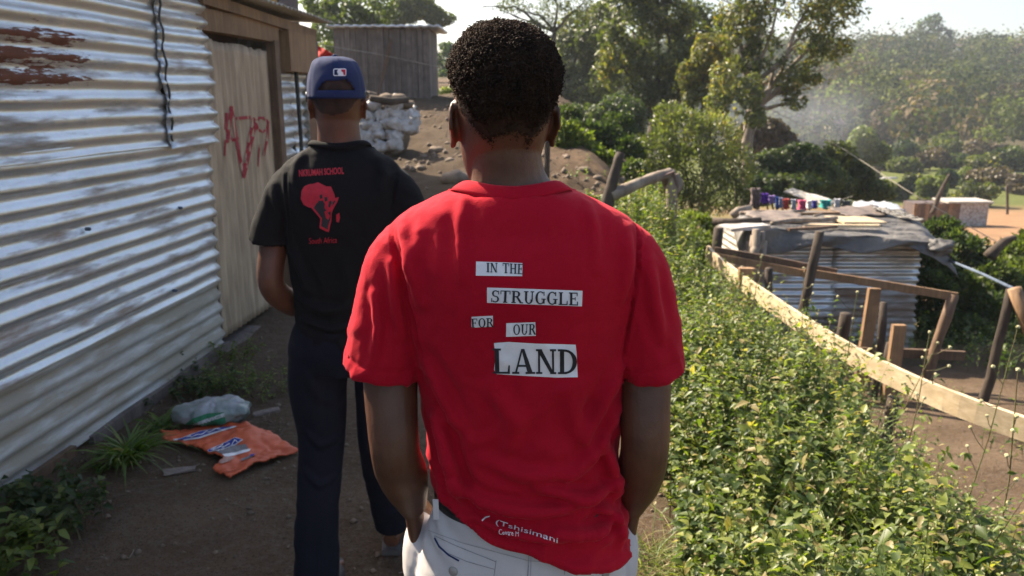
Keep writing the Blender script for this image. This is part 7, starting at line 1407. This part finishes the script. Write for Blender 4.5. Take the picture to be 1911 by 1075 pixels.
    dd = 0.006 * np.abs(fbm(TV[:, 0] * 9, TV[:, 1] * 9, TV[:, 2] * 8, 3, 81)) + 0.006 * sstep(0.55, 0.2, TV[:, 2]) * fbm(TV[:, 0] * 7, TV[:, 1] * 7, TV[:, 2] * 20, 2, 82)
    tfl = [([(570, 690), (600, 740), (640, 760)], 0.016, 0.007), ([(640, 680), (620, 740), (625, 800)], 0.016, 0.006), ([(565, 800), (600, 830), (640, 820)], 0.012, 0.006), ([(560, 870), (600, 900), (640, 890)], 0.012, 0.006), ([(600, 960), (610, 1020), (600, 1070)], 0.014, 0.006), ([(655, 690), (652, 720), (650, 750)], 0.006, -0.008)]
    TV = TV + TN * folds(TV, TN, dd, tfl, 2.28)[:, None]
    TV, TF, _ = keep_faces(TV, TF, (TV[:, 2] < 0.955) & ~((TV[:, 2] < 0.05) & (TV[:, 0] < X)) & ~((TV[:, 2] < 0.088) & (TV[:, 0] > X))); add_part('trousers', TV, TF, M['navy'], root, org, True, 0.0018)
    # slippers
    for x, y in feet:
        mb = MB(); Q = spline([(x, y - 0.055, 0.032), (x + 0.002, y, 0.04), (x + 0.01, y + 0.09, 0.046), (x + 0.015, y + 0.20, 0.034), (x + 0.015, y + 0.225, 0.012)], 14)
        VV = []
        for cx_, cy_, hw in Q:
            for sx, z in ((-1, 0.002), (1, 0.002), (1, 0.024), (-1, 0.024)): VV.append((cx_ + sx * hw, cy_, z))
        FF = [(0, 1, 2, 3), tuple(13 * 4 + k for k in (3, 2, 1, 0))] + [(i * 4 + k, i * 4 + 4 + k, i * 4 + 4 + (k + 1) % 4, i * 4 + (k + 1) % 4) for i in range(13) for k in range(4)]
        mb.add([Vector(v) - org for v in VV], FF); s = mb.build('slipper', M['rubber'], root)
        mb = MB(); VV = []
        for j, yy in enumerate((0.065, 0.10, 0.14)):
            for k in range(9):
                a = math.pi * k / 8; VV.append(Vector((x + 0.011 + 0.051 * math.cos(a), y + yy, 0.018 + 0.052 * math.sin(a) * (1 - 0.12 * j))) - org)
        mb.add(VV, [(j * 9 + k, j * 9 + k + 1, j * 9 + 10 + k, j * 9 + 9 + k) for j in range(2) for k in range(8)]); st = mb.build('strap', M['rubber'], s, True)
        m_ = st.modifiers.new('thickness', 'SOLIDIFY'); m_.thickness = 0.005
    # cap, worn with the peak to the front
    cc = Vector((hc[0], hc[1] - 0.002, 1.630)); VV = []; nu, nv = 96, 26; rows = []
    for j in range(nv + 1):
        e = j / nv; an = e * math.pi / 2
        for k in range(nu):
            a = 2 * math.pi * k / nu; c, s_ = math.cos(a), math.sin(a); rr = math.cos(an) ** 0.50
            seam = -0.0022 * math.exp(-(min((math.degrees(a) - 30) % 60, 60 - (math.degrees(a) - 30) % 60) / 2.2) ** 2) * rr
            dent = 0.0045 * float(fbm(c * 2.2 + 3, s_ * 2.2, e * 3.0, 2, 17)) * math.sin(an * 2)
            rx, ry = 0.0845 + seam + dent, 0.1075 + seam + dent
            VV.append((cc.x + rx * rr * c, cc.y + ry * rr * s_, cc.z - 0.016 + 0.118 * math.sin(an) ** 0.95 + dent))
    VV = np.array([tuple(Matrix.Rotation(yaw, 3, 'Z') @ (Vector(v) - cc) + cc) for v in VV]); FF = []
    for j in range(nv):
        for k in range(nu):
            k2 = (k + 1) % nu; a = math.degrees(2 * math.pi * (k + 0.5) / nu); db = abs(a - 270); zz = j / nv
            if db < 38 and 0.09 < zz < 0.09 + 0.17 * math.sqrt(max(0, 1 - (db / 38) ** 2)): continue
            FF.append([j * nu + k, j * nu + k2, (j + 1) * nu + k2, (j + 1) * nu + k])
    cap = add_part('baseball_cap', VV, np.array(FF), M['capblue'], root, org, True, 0.0018)
    mb = MB(); mb.add(*ball(Vector((cc.x, cc.y, cc.z + 0.104)) - org, (0.008, 0.008, 0.005), n=12, m=8)); mb.build('cap_button', M['capblue'], cap, True)
    VV = []; 
    for i in range(9):
        for k in range(21):
            a = math.pi * (0.12 + 0.76 * k / 20); r = i / 8
            VV.append((cc.x + (0.085 + r * 0.004) * math.cos(a), cc.y + 0.100 * math.sin(a) + r * 0.07 * math.sin(a) ** 0.5, cc.z - 0.014 - 0.012 * r - 0.02 * r * abs(math.cos(a))))
    VV = [tuple(Matrix.Rotation(yaw, 3, 'Z') @ (Vector(v) - cc) + cc) for v in VV]
    add_part('cap_peak', np.array(VV), np.array([[i * 21 + k, i * 21 + k + 1, (i + 1) * 21 + k + 1, (i + 1) * 21 + k] for i in range(8) for k in range(20)]), M['capblue'], cap, org, True, 0.003)
    bvc = bvh_of(np.array([v for v in VV]) * 0, np.array([[0, 1, 2, 3]])) if False else BVHTree.FromPolygons([tuple(v.co + cap.location + org) for v in cap.data.vertices], [tuple(p.vertices) for p in cap.data.polygons])
    lg = lambda x0, y0, x1, y1: quadgrid([(x0, y0), (x1, y0), (x1, y1), (x0, y1)], 3)
    print_part('cap_logo', poly_tris([(624, 128), (644, 128), (646, 130), (646, 140), (644, 142), (624, 142), (622, 140), (622, 130)], 4), bvc, 0.001, M['white'], cap, org)
    print_part('logo_panel', poly_tris([(623.5, 129.8), (631, 129.8), (629, 134), (632, 140.2), (623.5, 140.2)], 4), bvc, 0.0018, M['capblue'], cap, org)
    print_part('logo_panel', poly_tris([(637, 129.8), (644.5, 129.8), (644.5, 140.2), (641, 140.2), (640, 135), (636.5, 133)], 4), bvc, 0.0018, M['redprint'], cap, org)
    for sx in (-1, 1):
        mb = MB(); mb.tube([Vector((hc[0] + sx * 0.079, hc[1] + 0.08, 1.628)) - org, Vector((hc[0] + sx * 0.083, hc[1] + 0.01, 1.634)) - org, Vector((hc[0] + sx * 0.084, hc[1] - 0.018, 1.630)) - org, Vector((hc[0] + sx * 0.079, hc[1] - 0.032, 1.606)) - org], [0.003, 0.003, 0.0036, 0.0042], 8); mb.build('glasses_arm', M['belt'], root, True)
    return root
man_in_black()
